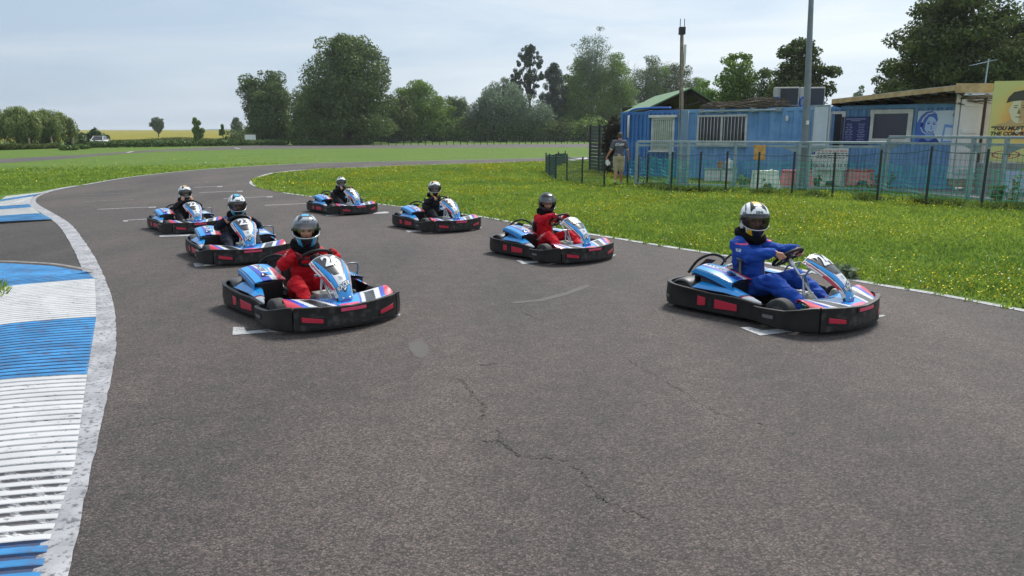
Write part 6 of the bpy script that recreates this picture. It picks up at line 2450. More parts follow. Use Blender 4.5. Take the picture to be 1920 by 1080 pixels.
# ------------------------------------------------------------------ posts
def lamp_post():
    A = G(1506, 356)
    dd = A.y * _c + CAM_H * _s
    t = empty('lamp_post', A)
    tag(t, 'tall grey tapered lamp post rising out of the picture behind the railing', 'lamp post')
    r0, r1 = 7.6 / F_PX * dd, 4.2 / F_PX * dd
    lean = -.33
    MB().tube([(lean * i / 9, 0, 9.0 * i / 9) for i in range(10)], [r0 + (r1 - r0) * min(i / 6, 1.25) for i in range(10)], 12).build('shaft', mat('post_grey', rgb(124, 132, 138), .45, col2=rgb(110, 118, 124), nscale=3, metal=.2), t, smooth=True, auto=50)
    b = MB()
    b.bar((lean, 0, 8.95), (lean, -1.1, 9.15), .07, .07)
    b.build('bracket', M_CGREY, t)
    MB().box((lean - .16, -1.75, 9.08), (lean + .16, -1.05, 9.22)).build('lantern', M_CGREY, t, bevel=.03)
    MB().box((-.11, -r0 * .93 - .012, 1.98), (-.03, -r0 * .80, 2.10)).build('number_plate', M_WHITE, t)
lamp_post()
def utility_pole():
    A = G(1276, 345)
    dd = A.y * _c + CAM_H * _s
    hgt = D(1276, 72, dd).z
    t = empty('utility_pole', A)
    tag(t, 'weathered wooden pole with a black bracket and white aerial at its top', 'pole')
    MB().tube([(-.18 * (i / 6), 0, hgt * i / 6) for i in range(7)], [.095 - .006 * i for i in range(7)], 10).build('shaft', M_WOOD, t, smooth=True, auto=50)
    b = MB()
    b.box((-.28, -.10, hgt), (-.08, .10, hgt + .24))
    b.build('head_box', M_INK, t, bevel=.01)
    b = MB()
    for x in (-.25, -.11):
        b.tube([(x, 0, hgt + .22), (x, 0, hgt + .50)], .012, 6)
    b.build('rod', M_INK, t)
    MB().box((-.10, -.10, hgt - .95), (-.03, -.03, hgt - .32)).build('aerial', M_WINF, t, bevel=.01)
    b = MB()
    b.tube(spline([(-.24, -.09, hgt), (-.20, -.11, hgt * .7), (-.14, -.12, hgt * .45), (-.09, -.12, .3)], 16), .010, 6)
    b.build('cable', M_INK, t)
    b = MB()
    b.box((-.13, -.14, .0), (.13, .14, 2.5))
    b.build('cladding', mat('faded_blue_cladding', rgb(112, 138, 160), .6, col2=rgb(96, 122, 146), nscale=4), t, bevel=.01)
utility_pole()
def tv_aerial():
    A = D(1846, 165, 24.0)
    t = empty('roof_aerial', (A.x, A.y, 2.9))
    tag(t, 'thin metal roof aerial above the white container', 'aerial')
    b = MB()
    b.tube([(0, 0, 0), (.02, 0, 1.15)], .022, 6)
    b.build('mast', M_CGREY, t)
    b = MB()
    b.tube([(-.5, 0, .95), (.25, 0, 1.12)], .010, 5)
    for i in range(6):
        x = -.45 + i * .12
        b.tube([(x, -.22, .96 + i * .028), (x, .22, .96 + i * .028)], .007, 5)
    b.build('boom', M_CGREY, t)
tv_aerial()

# ------------------------------------------------------------------ grey railing
def railing(name, label, gpts, ztop, zsub, posts, gusset):
    P = [Vector((p.x, p.y, 0)) for p in gpts]
    A, B = P[0], P[-1]
    t = empty(name, A)
    tag(t, label, 'railing', 'grey steel railing round the yard')
    a, b_ = Vector((0, 0, 0)), B - A
    dirv = b_.normalized()
    Ln = b_.length
    b = MB()
    b.bar(Vector((0, 0, ztop)), b_ + Vector((0, 0, ztop)), .06, .07)
    b.build('top_rail', M_CGREY, t, bevel=.01)
    b = MB()
    b.bar(Vector((0, 0, zsub)) + dirv * .04, b_ + Vector((0, 0, zsub)) - dirv * .04, .045, .06)
    b.bar(Vector((0, 0, .10)) + dirv * .04, b_ + Vector((0, 0, .10)) - dirv * .04, .04, .05)
    b.build('lower_rail', M_CGREY, t)
    def at_u(u):
        # where the ray column u crosses the railing line
        d = ray(u, 300)
        n = Vector((-dirv.y, dirv.x, 0))
        tt = A.dot(n) / d.dot(n)
        return ((d * tt) - A).dot(dirv)
    for u in posts:
        s = min(max(at_u(u), 0), Ln)
        q = dirv * s
        MB().box((q.x - .045, q.y - .045, 0), (q.x + .045, q.y + .045, ztop - .036)).build('post', M_CGREY, t, bevel=.008)
    for u, sg in gusset:
        s = at_u(u)
        q0 = dirv * s + Vector((0, 0, zsub - .035))
        n = Vector((-dirv.y, dirv.x, 0)) * .012
        MB().prism([q0, q0 + dirv * (sg * .55), q0 + dirv * (sg * .0) - Vector((0, 0, .20))], n).build('gusset', M_CGREY, t)
    b = MB()
    k = int(Ln / .085)
    for i in range(1, k):
        q = dirv * (Ln * i / k)
        b.tube([(q.x, q.y, .12), (q.x, q.y, zsub - .03)], .0030, 4, cap=False)
    m_ = int((zsub - .15) / .17)
    for j in range(m_ + 1):
        z = .13 + (zsub - .18) * j / m_
        b.tube([(0, 0, z), (b_.x, b_.y, z)], .0030, 4, cap=False)
    b.build('wire_infill', M_CGREY, t)
g0, g1 = G(1192, 349), G(1654, 361.5)
railing('railing', 'grey steel railing with wire infill running along the clubhouse to the first tall post', [g0, g1], 1.45, 1.335, [1192, 1256, 1276, 1290, 1378, 1497, 1517, 1653], [(1500, -1), (1514, 1)])
g2, g3 = G(1657, 361.6), G(2000, 397)
railing('railing', 'taller grey steel railing with wire infill in front of the white container and billboard', [g2, g3], 1.62, 1.45, [1657, 1822, 1850, 1884, 1995], [(1660, 1), (1836, -1), (1884, 1)])
# towel over the railing
d_ = (g1 - g0).normalized()
nn = Vector((d_.y, -d_.x, 0))
q = G(1420, 355)
s_ = (q - g0).dot(d_)
base = g0 + d_ * s_
b = MB()
b.grid(lambda u, v: base + d_ * ((u - .5) * .34) + nn * (.045 + .012 * math.sin(u * 9 + v * 2)) + Vector((0, 0, 1.37 - .46 * v + .01 * math.sin(u * 7))), 14, 16)
tag(b.build('striped_towel', mat('orange_towel', rgb(206, 160, 96), .9, col2=rgb(186, 134, 70), nscale=9), None, smooth=True, solid=.012), 'orange striped towel hung over the grey railing', 'towel')

# ------------------------------------------------------------------ green wire fences
def wire_fence(name, label, px, tops, sag=.05, net=None, pitch=.10, wr=.0034):
    P = [G(u, v) for u, v in px]
    t = empty(name, P[0])
    tag(t, label, 'fence', 'green wire fencing')
    O = P[0]
    hs = []
    for p, (u, v), vt in zip(P, px, tops):
        dd = p.y * _c + CAM_H * _s
        hs.append(max(.6, D(u, vt, dd).z))
    rnd = random.Random(len(px))
    for p, h in zip(P, hs):
        q = p - O
        l = rnd.uniform(-.02, .02)
        MB().tube([(q.x, q.y, 0), (q.x + l, q.y, h)], .030, 8).build('post', M_POSTG, t, smooth=True, auto=50)
    b = MB()
    nb = MB()
    for i in range(len(P) - 1):
        A, B = P[i] - O, P[i + 1] - O
        Ln = (B - A).length
        k = max(2, int(Ln / pitch))
        H0, H1 = hs[i] - .08, hs[i + 1] - .08
        def top(f): return H0 + (H1 - H0) * f - sag * 4 * f * (1 - f)
        for j in range(k + 1):
            f = j / k
            q = A.lerp(B, f)
            b.tube([(q.x, q.y, .02), (q.x, q.y, top(f))], wr, 4, cap=False)
        for j in range(9):
            hfr = .03 + .97 * j / 8
            b.tube([Vector((0, 0, top(f) * hfr)) + A.lerp(B, f) for f in (0, .25, .5, .75, 1)], wr if j < 8 else .011, 4, cap=False)
        if net:
            # drooping net tied behind the wire
            n_ = Vector((-(B - A).y, (B - A).x, 0)).normalized() * .07
            for j in range(int(Ln / .13)):
                f = (j + rnd.uniform(-.2, .2)) / max(1, int(Ln / .13))
                q = A.lerp(B, min(max(f, 0), 1)) + n_
                zt_ = net[1] + .05 * math.sin(j * .7 + i)
                nb.tube([(q.x, q.y, net[0]), (q.x + rnd.uniform(-.05, .05), q.y, (net[0] + net[1]) / 2), (q.x + rnd.uniform(-.05, .05), q.y, zt_)], .0070, 4, cap=False)
            for j in range(int((net[1] - net[0]) / .12) + 1):
                z = net[0] + .12 * j
                nb.tube([A.lerp(B, f / 6) + n_ + Vector((0, 0, z + .03 * math.sin(f * 1.9 + j + i) + rnd.uniform(-.015, .015))) for f in range(7)], .0070, 4, cap=False)
    b.build('wire_mesh', M_MESHG, t)
    if net:
        nb.build('netting', M_NET, t)
wire_fence('wire_fence', 'green wire fence with dark posts along the verge in front of the railing',
           [(1213, 349), (1258, 359), (1310, 361), (1360, 362), (1419, 364), (1484, 367), (1560, 371), (1644, 377), (1735, 385), (1839, 391), (1985, 402)],
           [288, 284, 284, 283, 284, 284, 285, 280, 274, 279, 280], net=(.20, .92))
wire_fence('wire_fence', 'short curved run of green wire fence left of the walking man', [(1133, 351), (1091, 346), (1063, 340), (1042, 337), (1031, 331), (1024, 325), (1046, 313), (1060, 308)], [287, 294, 288, 288, 288, 286, 284, 283], pitch=.07, wr=.006)
wire_fence('wire_fence', 'sagging piece of teal fence netting at the corner of the blue container', [(1176, 345), (1196, 347), (1213, 348.5)], [292, 290, 288], net=(.15, .85))

# black slatted screen with a withered climber
FS = Frame(1107, 35.0, 1162, 31.5)
t = empty('dark_screen', FS.M @ Vector((0, 0, 0)), FS.rz)
tag(t, 'anthracite slatted screen fence at the left end of the containers', 'screen')
Ls = FS.L
for k in range(3):
    x0, x1 = Ls * k / 3 + .05, Ls * (k + 1) / 3 - .05
    b = MB()
    for i in range(13):
        b.box((x0, -.015, .06 + i * .155), (x1, .015, .06 + i * .155 + .135))
    b.build('slat_panel', M_DARKSCREEN, t)
for k in range(4):
    x = Ls * k / 3
    MB().box((x - .045, -.045, 0), (x + .045, .045, 2.12)).build('post', M_INK, t)

# ------------------------------------------------------------------ trees
M_BARK = mat('bark', rgb(74, 64, 54), .95, col2=rgb(52, 45, 38), nscale=5, bump=.4)
M_PALEBARK = mat('pale_bark', rgb(140, 132, 118), .95, col2=rgb(110, 102, 90), nscale=5)
LV = {
    'dark': leafmat('leaf_dark', (0.052, 0.089, 0.027, 1), (0.159, 0.211, 0.059, 1), .34),
    'oak': leafmat('leaf_oak', (0.035, 0.055, 0.015, 1), (0.120, 0.150, 0.035, 1), .30),
    'mid': leafmat('leaf_mid', (0.071, 0.139, 0.023, 1), (0.228, 0.329, 0.055, 1), .40),
    'light': leafmat('leaf_light', (0.088, 0.177, 0.029, 1), (0.231, 0.354, 0.073, 1), .38),
    'grey': leafmat('leaf_grey', (0.080, 0.123, 0.068, 1), (0.232, 0.297, 0.188, 1), .34),
    'willow': leafmat('leaf_willow', (0.118, 0.168, 0.045, 1), (0.293, 0.343, 0.113, 1), .42),
    'pine': leafmat('leaf_pine', (0.024, 0.046, 0.029, 1), (0.074, 0.106, 0.066, 1), .16),
    'far': leafmat('leaf_far', (0.055, 0.088, 0.037, 1), (0.114, 0.157, 0.065, 1), .25),
    'dry': leafmat('leaf_dry', (.020, .014, .012, 1), (.060, .040, .034, 1), .2),
    'hedge': leafmat('leaf_hedge', (0.039, 0.078, 0.015, 1), (0.097, 0.164, 0.030, 1), .3),
    'reedgrass': leafmat('leaf_reedgrass', (.07, .11, .025, 1), (.20, .21, .07, 1), .35),
}
def leaf_cloud(rng, blobs, n, size, droop=0.0, shell=.55, aspect=.6):
    """n leaf-clump quads through a list of (centre, radii)"""
    C = np.array([b[0] for b in blobs]); RR = np.array([b[1] for b in blobs])
    wgt = (RR[:, 0] * RR[:, 1] * RR[:, 2]) ** (2 / 3)
    k = rng.choice(len(blobs), n, p=wgt / wgt.sum())
    d = rng.normal(size=(n, 3)); d /= np.linalg.norm(d, axis=1)[:, None]
    r = np.where(rng.random(n) < shell, rng.uniform(.82, 1.08, n), rng.random(n) ** (1 / 3))
    P = C[k] + d * RR[k] * r[:, None]
    nrm = d + rng.normal(0, .75, (n, 3)) + np.array([0, 0, .35])
    nrm /= np.linalg.norm(nrm, axis=1)[:, None]
    a = rng.normal(size=(n, 3))
    if droop: a = a * .35 + np.array([0, 0, -droop])
    a -= nrm * (a * nrm).sum(1)[:, None]
    a /= np.linalg.norm(a, axis=1)[:, None]
    b = np.cross(nrm, a)
    s = size * rng.uniform(.55, 1.35, n)[:, None]
    V = np.zeros((n, 4, 3))
    V[:, 0] = P - a * s * .5
    V[:, 1] = P + b * s * aspect * .5
    V[:, 2] = P + a * s * .5
    V[:, 3] = P - b * s * aspect * .5
    return V.reshape(-1, 3), np.arange(n * 4).reshape(n, 4)

def tree(name, label, u, vb, vt, wpx, kind, seed, n=5000, size=.42, trunk=.16, trunk_w=.030, shape='round', group=None, dist=None, bark=None, blobs_n=30, lean=0.0):
    rng = np.random.default_rng(seed)
    n = int(n * 3.0)
    size *= .70
    if dist is None:
        A = G(u, vb)
    else:
        A = D(u, HOR, dist); A.z = 0
    dd = A.y * _c + CAM_H * _s
    H = D(u, vt, dd).z
    W = wpx / F_PX * dd
    t = empty(name, A)
    tag(t, label, 'tree', group)
    th = H * trunk
    blobs = []
    R_ = W / 2
    if shape == 'round':
        for i in range(int(blobs_n * 1.7)):
            ph = rng.uniform(-1.0, 1.0)
            rad = max(1 - abs(ph) ** 2.6, .04) ** .5 * rng.uniform(.30, .84)
            if ph < -.2: rad *= .92
            an = rng.uniform(0, 2 * math.pi)
            r = R_ * rng.uniform(.15, .31)
            zc = th + (H - th) * (.5 + ph * .47)
            r = max(min(r, H - zc), R_ * .09)
            blobs.append(((rad * math.cos(an) * R_, rad * math.sin(an) * R_, zc), (r, r, r * rng.uniform(.62, .95))))
    elif shape == 'spread':
        # lower half wide, domed top, ragged outline
        for i in range(int(blobs_n * 1.6)):
            z = rng.uniform(.03, .97) if i % 3 else rng.uniform(.03, .45)
            rr = (1.0 if z < .36 else (.80 if z < .6 else math.sqrt(max(1 - ((z - .6) / .42) ** 2, .03)) * .80)) * rng.uniform(.15, .90)
            an = rng.uniform(0, 2 * math.pi)
            r = R_ * rng.uniform(.09, .22)
            zz = th + (H - th) * z
            blobs.append(((rr * math.cos(an) * R_, rr * math.sin(an) * R_, min(zz, H - r * .6)), (r, r, r * rng.uniform(.55, .9))))
    elif shape == 'column':
        for i in range(blobs_n):
            z = rng.uniform(.05, .95)
            rr = (1 - z * .75) * rng.uniform(.1, .8)
            an = rng.uniform(0, 2 * math.pi)
            r = R_ * rng.uniform(.22, .42) * (1 - .45 * z)
            blobs.append(((rr * math.cos(an) * R_, rr * math.sin(an) * R_, th + (H - th) * z), (r, r, r * 1.15)))
    elif shape == 'pine':
        for i in range(int(blobs_n * 3.2)):
            z = rng.uniform(.0, 1.0)
            env = (.30 + .70 * math.sin(math.pi * min(z * .80 + .18, 1)))
            rr = env * rng.uniform(.05, 1.0)
            an = rng.uniform(0, 2 * math.pi)
            r = R_ * rng.uniform(.08, .17)
            zc = th + (H - th) * (.02 + .94 * z) + rr * R_ * .18
            blobs.append(((rr * math.cos(an) * R_, rr * math.sin(an) * R_, min(zc, H - r * .5)), (r, r, r * 1.15)))
    elif shape == 'loose':
        for i in range(int(blobs_n * 1.5)):
            ph = rng.uniform(-1.0, 1.0)
            rad = max(1 - abs(ph) ** 2.4, .04) ** .5 * rng.uniform(.1, .92)
            an = rng.uniform(0, 2 * math.pi)
            r = R_ * rng.uniform(.09, .20)
            blobs.append(((rad * math.cos(an) * R_, rad * math.sin(an) * R_, th + (H - th) * (.48 + ph * .46)), (r * 1.1, r * 1.1, r * .7)))
    elif shape == 'willow':
        for i in range(blobs_n):
            an = rng.uniform(0, 2 * math.pi)
            rr = rng.uniform(.1, .9)
            top = H * (1 - .34 * rr * rr)
            L_ = top * rng.uniform(.55, .96)
            r = R_ * rng.uniform(.13, .22)
            blobs.append(((rr * math.cos(an) * R_, rr * math.sin(an) * R_, top - L_ / 2), (r, r, L_ / 2)))
    if shape in ('round', 'spread', 'loose'):
        cz = th + (H - th) * .5
        hh = (H - th) * .5
        f_ = {'round': .74, 'spread': .72, 'loose': .66}[shape]
        for (ox, oy, oz, sc_) in ((0, 0, -.05, 1.0), (.22, .1, .18, .72), (-.24, -.1, .10, .74), (.1, -.2, -.30, .78), (-.15, .15, -.32, .78)):
            blobs.append(((ox * R_, oy * R_, cz + oz * hh), (R_ * f_ * sc_, R_ * f_ * sc_, hh * f_ * sc_)))
    elif shape == 'willow':
        blobs.append(((0, 0, H * .45), (R_ * .7, R_ * .7, H * .42)))
    V, Fq = leaf_cloud(rng, blobs, n, size, droop=1.6 if shape == 'willow' else 0.0, shell=.6 if shape != 'loose' else .4, aspect=.34 if shape == 'willow' else .62)
    V[:, 2] = np.maximum(V[:, 2], .05)
    fast_mesh('crown', V, Fq, LV[kind], t)
    b = MB()
    tw = W * trunk_w if shape != 'pine' else H * .014
    topz = H * (.55 if shape != 'pine' else .95)
    b.tube(spline([(0, 0, -.1), (lean * .3, 0, topz * .4), (lean, 0, topz)], 8), [tw * 1.35, tw * 1.05, tw, tw * .9, tw * .8, tw * .65, tw * .5, tw * .3], 9)
    order = sorted(range(len(blobs)), key=lambda i: blobs[i][1][0])[:34]
    for i in order:
        c = Vector(blobs[i][0])
        z0 = min(max(th * .8, c.z * .45), topz * .9)
        s = Vector((lean * z0 / topz, 0, z0))
        m_ = s.lerp(c, .5) + Vector((0, 0, (c - s).length * .10))
        b.tube(spline([s, m_, c], 6), [tw * .45, tw * .38, tw * .30, tw * .22, tw * .14, tw * .06], 6)
    b.build('trunk', bark or M_BARK, t, smooth=True)
    return t

GB = 'trees beyond the far track'
tree('tree', 'tall dense dark tree at the left edge of the wood beside the big one', 505, 269, 132, 112, 'dark', 11, 9000, .50, .03, .03, blobs_n=40, group=GB)
tree('tree', 'largest broad dark tree with its trunk rising from the low hedge', 655, 271, 73, 212, 'dark', 12, 21000, .50, .12, .022, 'spread', blobs_n=90, group=GB)
tree('tree', 'dark bushy tree filling the gap left of the biggest tree', 592, 268, 158, 120, 'dark', 13, 7000, .48, .05, .03, blobs_n=30, group=GB)
tree('tree', 'brownish dark tree under the right side of the biggest tree', 735, 268, 176, 110, 'oak', 14, 6500, .48, .08, .03, blobs_n=30, group=GB)
tree('tree', 'fresh mid-green tree right of the biggest tree', 788, 267, 150, 100, 'mid', 15, 8000, .46, .08, .03, blobs_n=34, group=GB)
tree('tree', 'thin mid-green tree between the fresh green tree and the small dark one', 826, 266, 180, 62, 'mid', 16, 3000, .46, .14, .03, 'loose', blobs_n=26, group=GB)
tree('tree', 'small dark tree with a bare trunk standing in front of the wood', 858, 264, 180, 66, 'dark', 17, 4200, .46, .22, .04, blobs_n=24, group=GB)
tree('tree', 'broad silvery grey-green tree left of the tall pine', 945, 266, 147, 120, 'grey', 18, 9500, .44, .05, .03, blobs_n=40, group=GB)
tree('tree', 'lower silvery bush-like tree in front of the pine trunk', 1000, 266, 186, 96, 'grey', 19, 5000, .42, .03, .03, blobs_n=26, group=GB)
tree('tree', 'low grey-green tree left of the broad silvery one', 896, 266, 178, 56, 'grey', 20, 3000, .44, .04, .03, blobs_n=22, group=GB)
tree('pine_tree', 'tall dark pine with a bare lower trunk standing above its neighbours', 993, 265, 88, 58, 'pine', 21, 4200, .42, .50, .03, 'pine', blobs_n=34, group=GB)
tree('pine_tree', 'broader dark pine just right of the tallest pine', 1036, 264, 121, 74, 'pine', 22, 6800, .42, .26, .03, 'pine', blobs_n=44, group=GB)
tree('pine_tree', 'low dark pine tuft showing over the silvery tree', 966, 265, 140, 42, 'pine', 23, 1800, .42, .6, .03, 'pine', blobs_n=18, group=GB)
tree('tree', 'lively green acacia left of the sparse-topped tree', 1088, 264, 108, 76, 'mid', 24, 7000, .46, .10, .03, blobs_n=34, group=GB)
tree('tree', 'tall sparse tree with feathery crown and twigs against the sky', 1108, 264, 46, 92, 'grey', 25, 2400, .46, .42, .022, 'loose', blobs_n=22, group=GB, bark=M_PALEBARK)
tree('tree', 'wide bright green tree behind the wooden screen', 1150, 264, 101, 96, 'mid', 26, 9000, .46, .06, .03, blobs_n=40, group=GB)
tree('tree', 'dark green tree left of the utility pole', 1208, 263, 106, 90, 'dark', 27, 7000, .46, .06, .03, blobs_n=34, group=GB)
tree('tree', 'round dark tree right of the utility pole above the shelter', 1268, 263, 120, 84, 'oak', 28, 6500, .46, .06, .03, blobs_n=34, group=GB)
GC = 'trees behind the containers'
tree('tree', 'pale yellow-green bushy tree over the shelter roof', 1326, 262, 150, 84, 'light', 29, 3400, .34, .05, .03, blobs_n=26, dist=72, group=GC)
tree('tree', 'airy mid-green tree with a thin dark trunk above the thatch', 1378, 262, 97, 96, 'mid', 30, 3000, .34, .34, .026, 'loose', blobs_n=34, dist=70, group=GC)
tree('tree', 'dark rounded tree right behind the air conditioners and lamp post', 1492, 262, 72, 140, 'oak', 31, 8500, .32, .14, .026, 'loose', blobs_n=60, dist=62, group=GC)
tree('tree', 'low dark tree between the airy one and the lamp post', 1428, 262, 128, 80, 'dark', 32, 4200, .32, .06, .03, blobs_n=30, dist=68, group=GC)
tree('tree', 'small far grey-green tree seen over the lean-to roof', 1604, 262, 158, 40, 'grey', 33, 1300, .40, .1, .03, blobs_n=18, dist=95, group=GC)
tree('oak_tree', 'huge dark oak towering behind the white container', 1772, 262, -12, 268, 'oak', 34, 21000, .30, .20, .034, 'loose', blobs_n=120, dist=48, group=GC)
tree('oak_tree', 'second dark oak behind the yellow billboard at the right edge', 1900, 262, 36, 190, 'oak', 35, 12000, .30, .18, .034, 'loose', blobs_n=80, dist=52, group=GC)
tree('tree', 'low bushy dark tree under the left side of the huge oak', 1668, 262, 118, 100, 'oak', 36, 5200, .30, .06, .03, blobs_n=30, dist=55, group=GC)
# left side
tree('willow_tree', 'weeping willow at the left edge with pale drooping crown', 40, 277, 200, 100, 'willow', 41, 9000, .42, .1, .05, 'willow', blobs_n=52)
tree('willow_tree', 'second weeping willow merging with the first, right of it', 94, 276, 205, 92, 'willow', 42, 9000, .42, .1, .05, 'willow', blobs_n=52)
tree('tree', 'lone round dark tree in the sunflower field', 297, 262, 219, 28, 'far', 43, 1500, .55, .30, .035, blobs_n=20, dist=235)
tree('tree', 'small round dark tree on the field edge left of the wood', 445, 258, 220, 27, 'far', 44, 1400, .55, .12, .035, blobs_n=20, dist=240)
tree('poplar_tree', 'young pointed green tree standing at the field edge', 371, 266, 214, 30, 'mid', 45, 2200, .36, .06, .03, 'column', blobs_n=24, dist=128)
tree('poplar_tree', 'smaller pointed sapling right of the young pointed tree', 418, 266, 232, 20, 'mid', 46, 1200, .34, .05, .03, 'column', blobs_n=18, dist=128)

for i, (u, vt, w, kd, lab) in enumerate([(1060, 140, 80, 'mid', 'mid-green tree filling the wood right of the pines'), (1125, 120, 90, 'dark', 'dark tree behind the bright green ones near the screen'), (1235, 112, 90, 'mid', 'mid-green tree directly behind the utility pole'),
                                          (1300, 145, 70, 'mid', 'lower mid-green tree over the right slope of the shelter roof')]):
    tree('tree', lab, u, 263, vt, w, kd, 240 + i, 6000, .46, .05, .03, blobs_n=34, group=GB)
# bare twigs rising among the sparse tops
def bare_tree(u, vb, vt, label, seed):
    rnd = random.Random(seed)
    A = G(u, vb)
    dd = A.y * _c + CAM_H * _s
    H = D(u, vt, dd).z
    t = empty('bare_tree', A)
    tag(t, label, 'tree', GB)
    b = MB()
    def br(p, d, ln, r, lv):
        q = p + d * ln
        b.tube([p, p.lerp(q, .5) + Vector((rnd.gauss(0, .1), 0, 0)), q], [r, r * .8, r * .55], 5)
        if lv:
            for _ in range(3):
                e = (d + Vector((rnd.gauss(0, .38), rnd.gauss(0, .38), rnd.uniform(0, .3)))).normalized()
                br(p.lerp(q, rnd.uniform(.55, 1)), e, ln * rnd.uniform(.5, .75), r * .5, lv - 1)
    br(Vector((0, 0, 0)), Vector((0, 0, 1)), H * .55, .16, 0)
    br(Vector((0, 0, H * .5)), Vector((.05, 0, 1)).normalized(), H * .22, .09, 3)
    b.build('trunk', M_PALEBARK, t)
bare_tree(1150, 264, 82, 'leafless pale treetop right of the sparse tall tree', 3)
bare_tree(1168, 264, 98, 'lower leafless treetop beside the wide bright green tree', 8)

# shrubs along the wood's foot, the field edge and behind the willows
def shrub(label, u, vb, vt, wpx, kind, seed, n=1500, size=.40, name='shrub', dist=None, group=None, flat_=1.0):
    rng = np.random.default_rng(seed)
    A = G(u, vb) if dist is None else D(u, HOR, dist)
    A.z = 0
    dd = A.y * _c + CAM_H * _s
    H = max(D(u, vt, dd).z, .5)
    W = wpx / F_PX * dd
    blobs = []
    for i in range(16):
        x = rng.uniform(-.42, .42) * W
        h = H * rng.uniform(.35, .55) * (1 - .5 * (2 * x / W) ** 2)
        r = rng.uniform(.10, .2) * W
        blobs.append(((x, rng.uniform(-.2, .2) * W * flat_, h), (r, r * flat_, max(min(h, H * .5), .1))))
    V, Fq = leaf_cloud(rng, blobs, n, size)
    V[:, 2] = np.maximum(V[:, 2], .03)
    o = fast_mesh(name, V, Fq, LV[kind])
    o.location = A
    return tag(o, label, 'shrub', group)
shrub('dark rounded shrub right of the willows', 182, 274, 240, 44, 'far', 51, 2600, .42)
shrub('low dark shrub between the willows and the rounded one', 148, 275, 243, 40, 'far', 52, 1800, .42)
GS = 'shrubs along the foot of the wood'
for i, (u, vt, w, kd, lab) in enumerate([(470, 236, 60, 'dark', 'dark shrub beside the white field sign'), (560, 228, 80, 'dark', 'dark shrub under the trees left of the biggest trunk'), (700, 228, 90, 'oak', 'brown-green shrub right of the biggest trunk'),
                                          (770, 232, 80, 'mid', 'mid-green shrub under the fresh green tree'), (905, 226, 80, 'grey', 'grey shrub under the silvery tree'), (985, 232, 70, 'dark', 'dark shrub at the pine trunk foot'),
                                          (1060, 212, 90, 'dark', 'large dark shrub right of the pines'), (1120, 205, 90, 'mid', 'tall green shrub behind the black screen top'), (1180, 198, 90, 'dark', 'dark shrub behind the deep blue container'),
                                          (1250, 190, 90, 'oak', 'dark shrub behind the green roof'), (635, 234, 80, 'dark', 'dark shrub just left of the biggest trunk'), (835, 240, 50, 'dark', 'small dark shrub near the small dark tree')]):
    shrub(lab, u, 263, vt, w, kd, 60 + i, 2600, .45, group=GS)
for i in range(15):
    u = 478 + i * 45
    o = shrub('dark leafy thicket bush forming the lower edge of the far wood', u, 261, 226 - (i * 37 % 17), 96, ('dark', 'oak', 'mid')[i % 3], 140 + i, 3000, .45, dist=152, group='thicket at the lower edge of the wood')
for i, (u, vt, w, kd, lab) in enumerate([(1330, 205, 120, 'mid', 'green shrub behind the thatch left part'), (1440, 195, 130, 'dark', 'dark shrub behind the air conditioners'), (1640, 190, 120, 'oak', 'dark shrub behind the lean-to roof')]):
    shrub(lab, u, 262, vt, w, kd, 80 + i, 3000, .34, dist=60, group='shrubs behind the containers')
shrub('bright yellow-green shoot at the left foot of the wood', 517, 266, 240, 12, 'light', 90, 500, .30)

# clipped hedges along the far track
def hedge(label, u0, u1, vb0, vb1, hpx, seed, n, name='hedge'):
    rng = np.random.default_rng(seed)
    A, B = G(u0, vb0), G(u1, vb1)
    L_ = (B - A).length
    dd = (A.y + B.y) / 2
    h = hpx / F_PX * dd
    k = max(3, int(L_ / 1.0))
    blobs = []
    dv = (B - A).normalized()
    for i in range(k):
        f = (i + .5) / k
        c = A.lerp(B, f) - A
        blobs.append(((c.x, c.y, h * .52), (.75, .75, h * .5 * rng.uniform(.88, 1.12))))
    V, Fq = leaf_cloud(rng, blobs, n, .26, shell=.8)
    V[:, 2] = np.maximum(V[:, 2], .02)
    o = fast_mesh(name, V, Fq, LV['hedge'])
    o.location = A
    return tag(o, label, 'hedge', 'low hedges along the far track')
hedge('long low clipped hedge along the far track, from the white car to the gap', 168, 538, 277.5, 272.0, 11, 101, 9000)
hedge('low clipped hedge under the biggest tree, right of the gap', 548, 698, 272, 271.5, 10, 102, 5000)
hedge('tiny clipped hedge clump left of the white car', 146, 158, 280, 279.5, 9, 103, 700)
hedge('leftmost tiny clipped hedge clump near the willows', 122, 137, 282, 281.5, 8, 104, 700)

# tall grass band behind the far fence
rngt = np.random.default_rng(77)
def grass_band(px0, px1, vb0, vb1, depth, n, h0, h1, name='tall_grass'):
    A, B = G(px0, vb0), G(px1, vb1)
    f = rngt.random(n)
    P = np.array(A)[:2] + (np.array(B) - np.array(A))[:2] * f[:, None]
    P[:, 1] += rngt.random(n) * depth
    keep = nfield(P, .12, 3) > -.35
    P = P[keep]; n = len(P)
    a = rngt.uniform(0, np.pi, n)
    h = rngt.uniform(h0, h1, n) * (1 + .5 * nfield(P, .1, 8))
    w = .09
    V = np.zeros((n, 4, 3))
    ca, sa = np.cos(a) * w, np.sin(a) * w
    ln = rngt.normal(0, .16, (n, 2))
    V[:, 0] = np.c_[P[:, 0] - ca, P[:, 1] - sa, np.zeros(n)]
    V[:, 1] = np.c_[P[:, 0] + ca, P[:, 1] + sa, np.zeros(n)]
    V[:, 2] = np.c_[P[:, 0] + ln[:, 0] + ca * .6, P[:, 1] + ln[:, 1], h * .7]
    V[:, 3] = np.c_[P[:, 0] + ln[:, 0] * 2, P[:, 1] + ln[:, 1] * 2, h]
    tag(fast_mesh(name, V.reshape(-1, 3), np.arange(n * 4).reshape(n, 4), LV['reedgrass']), kind='stuff')
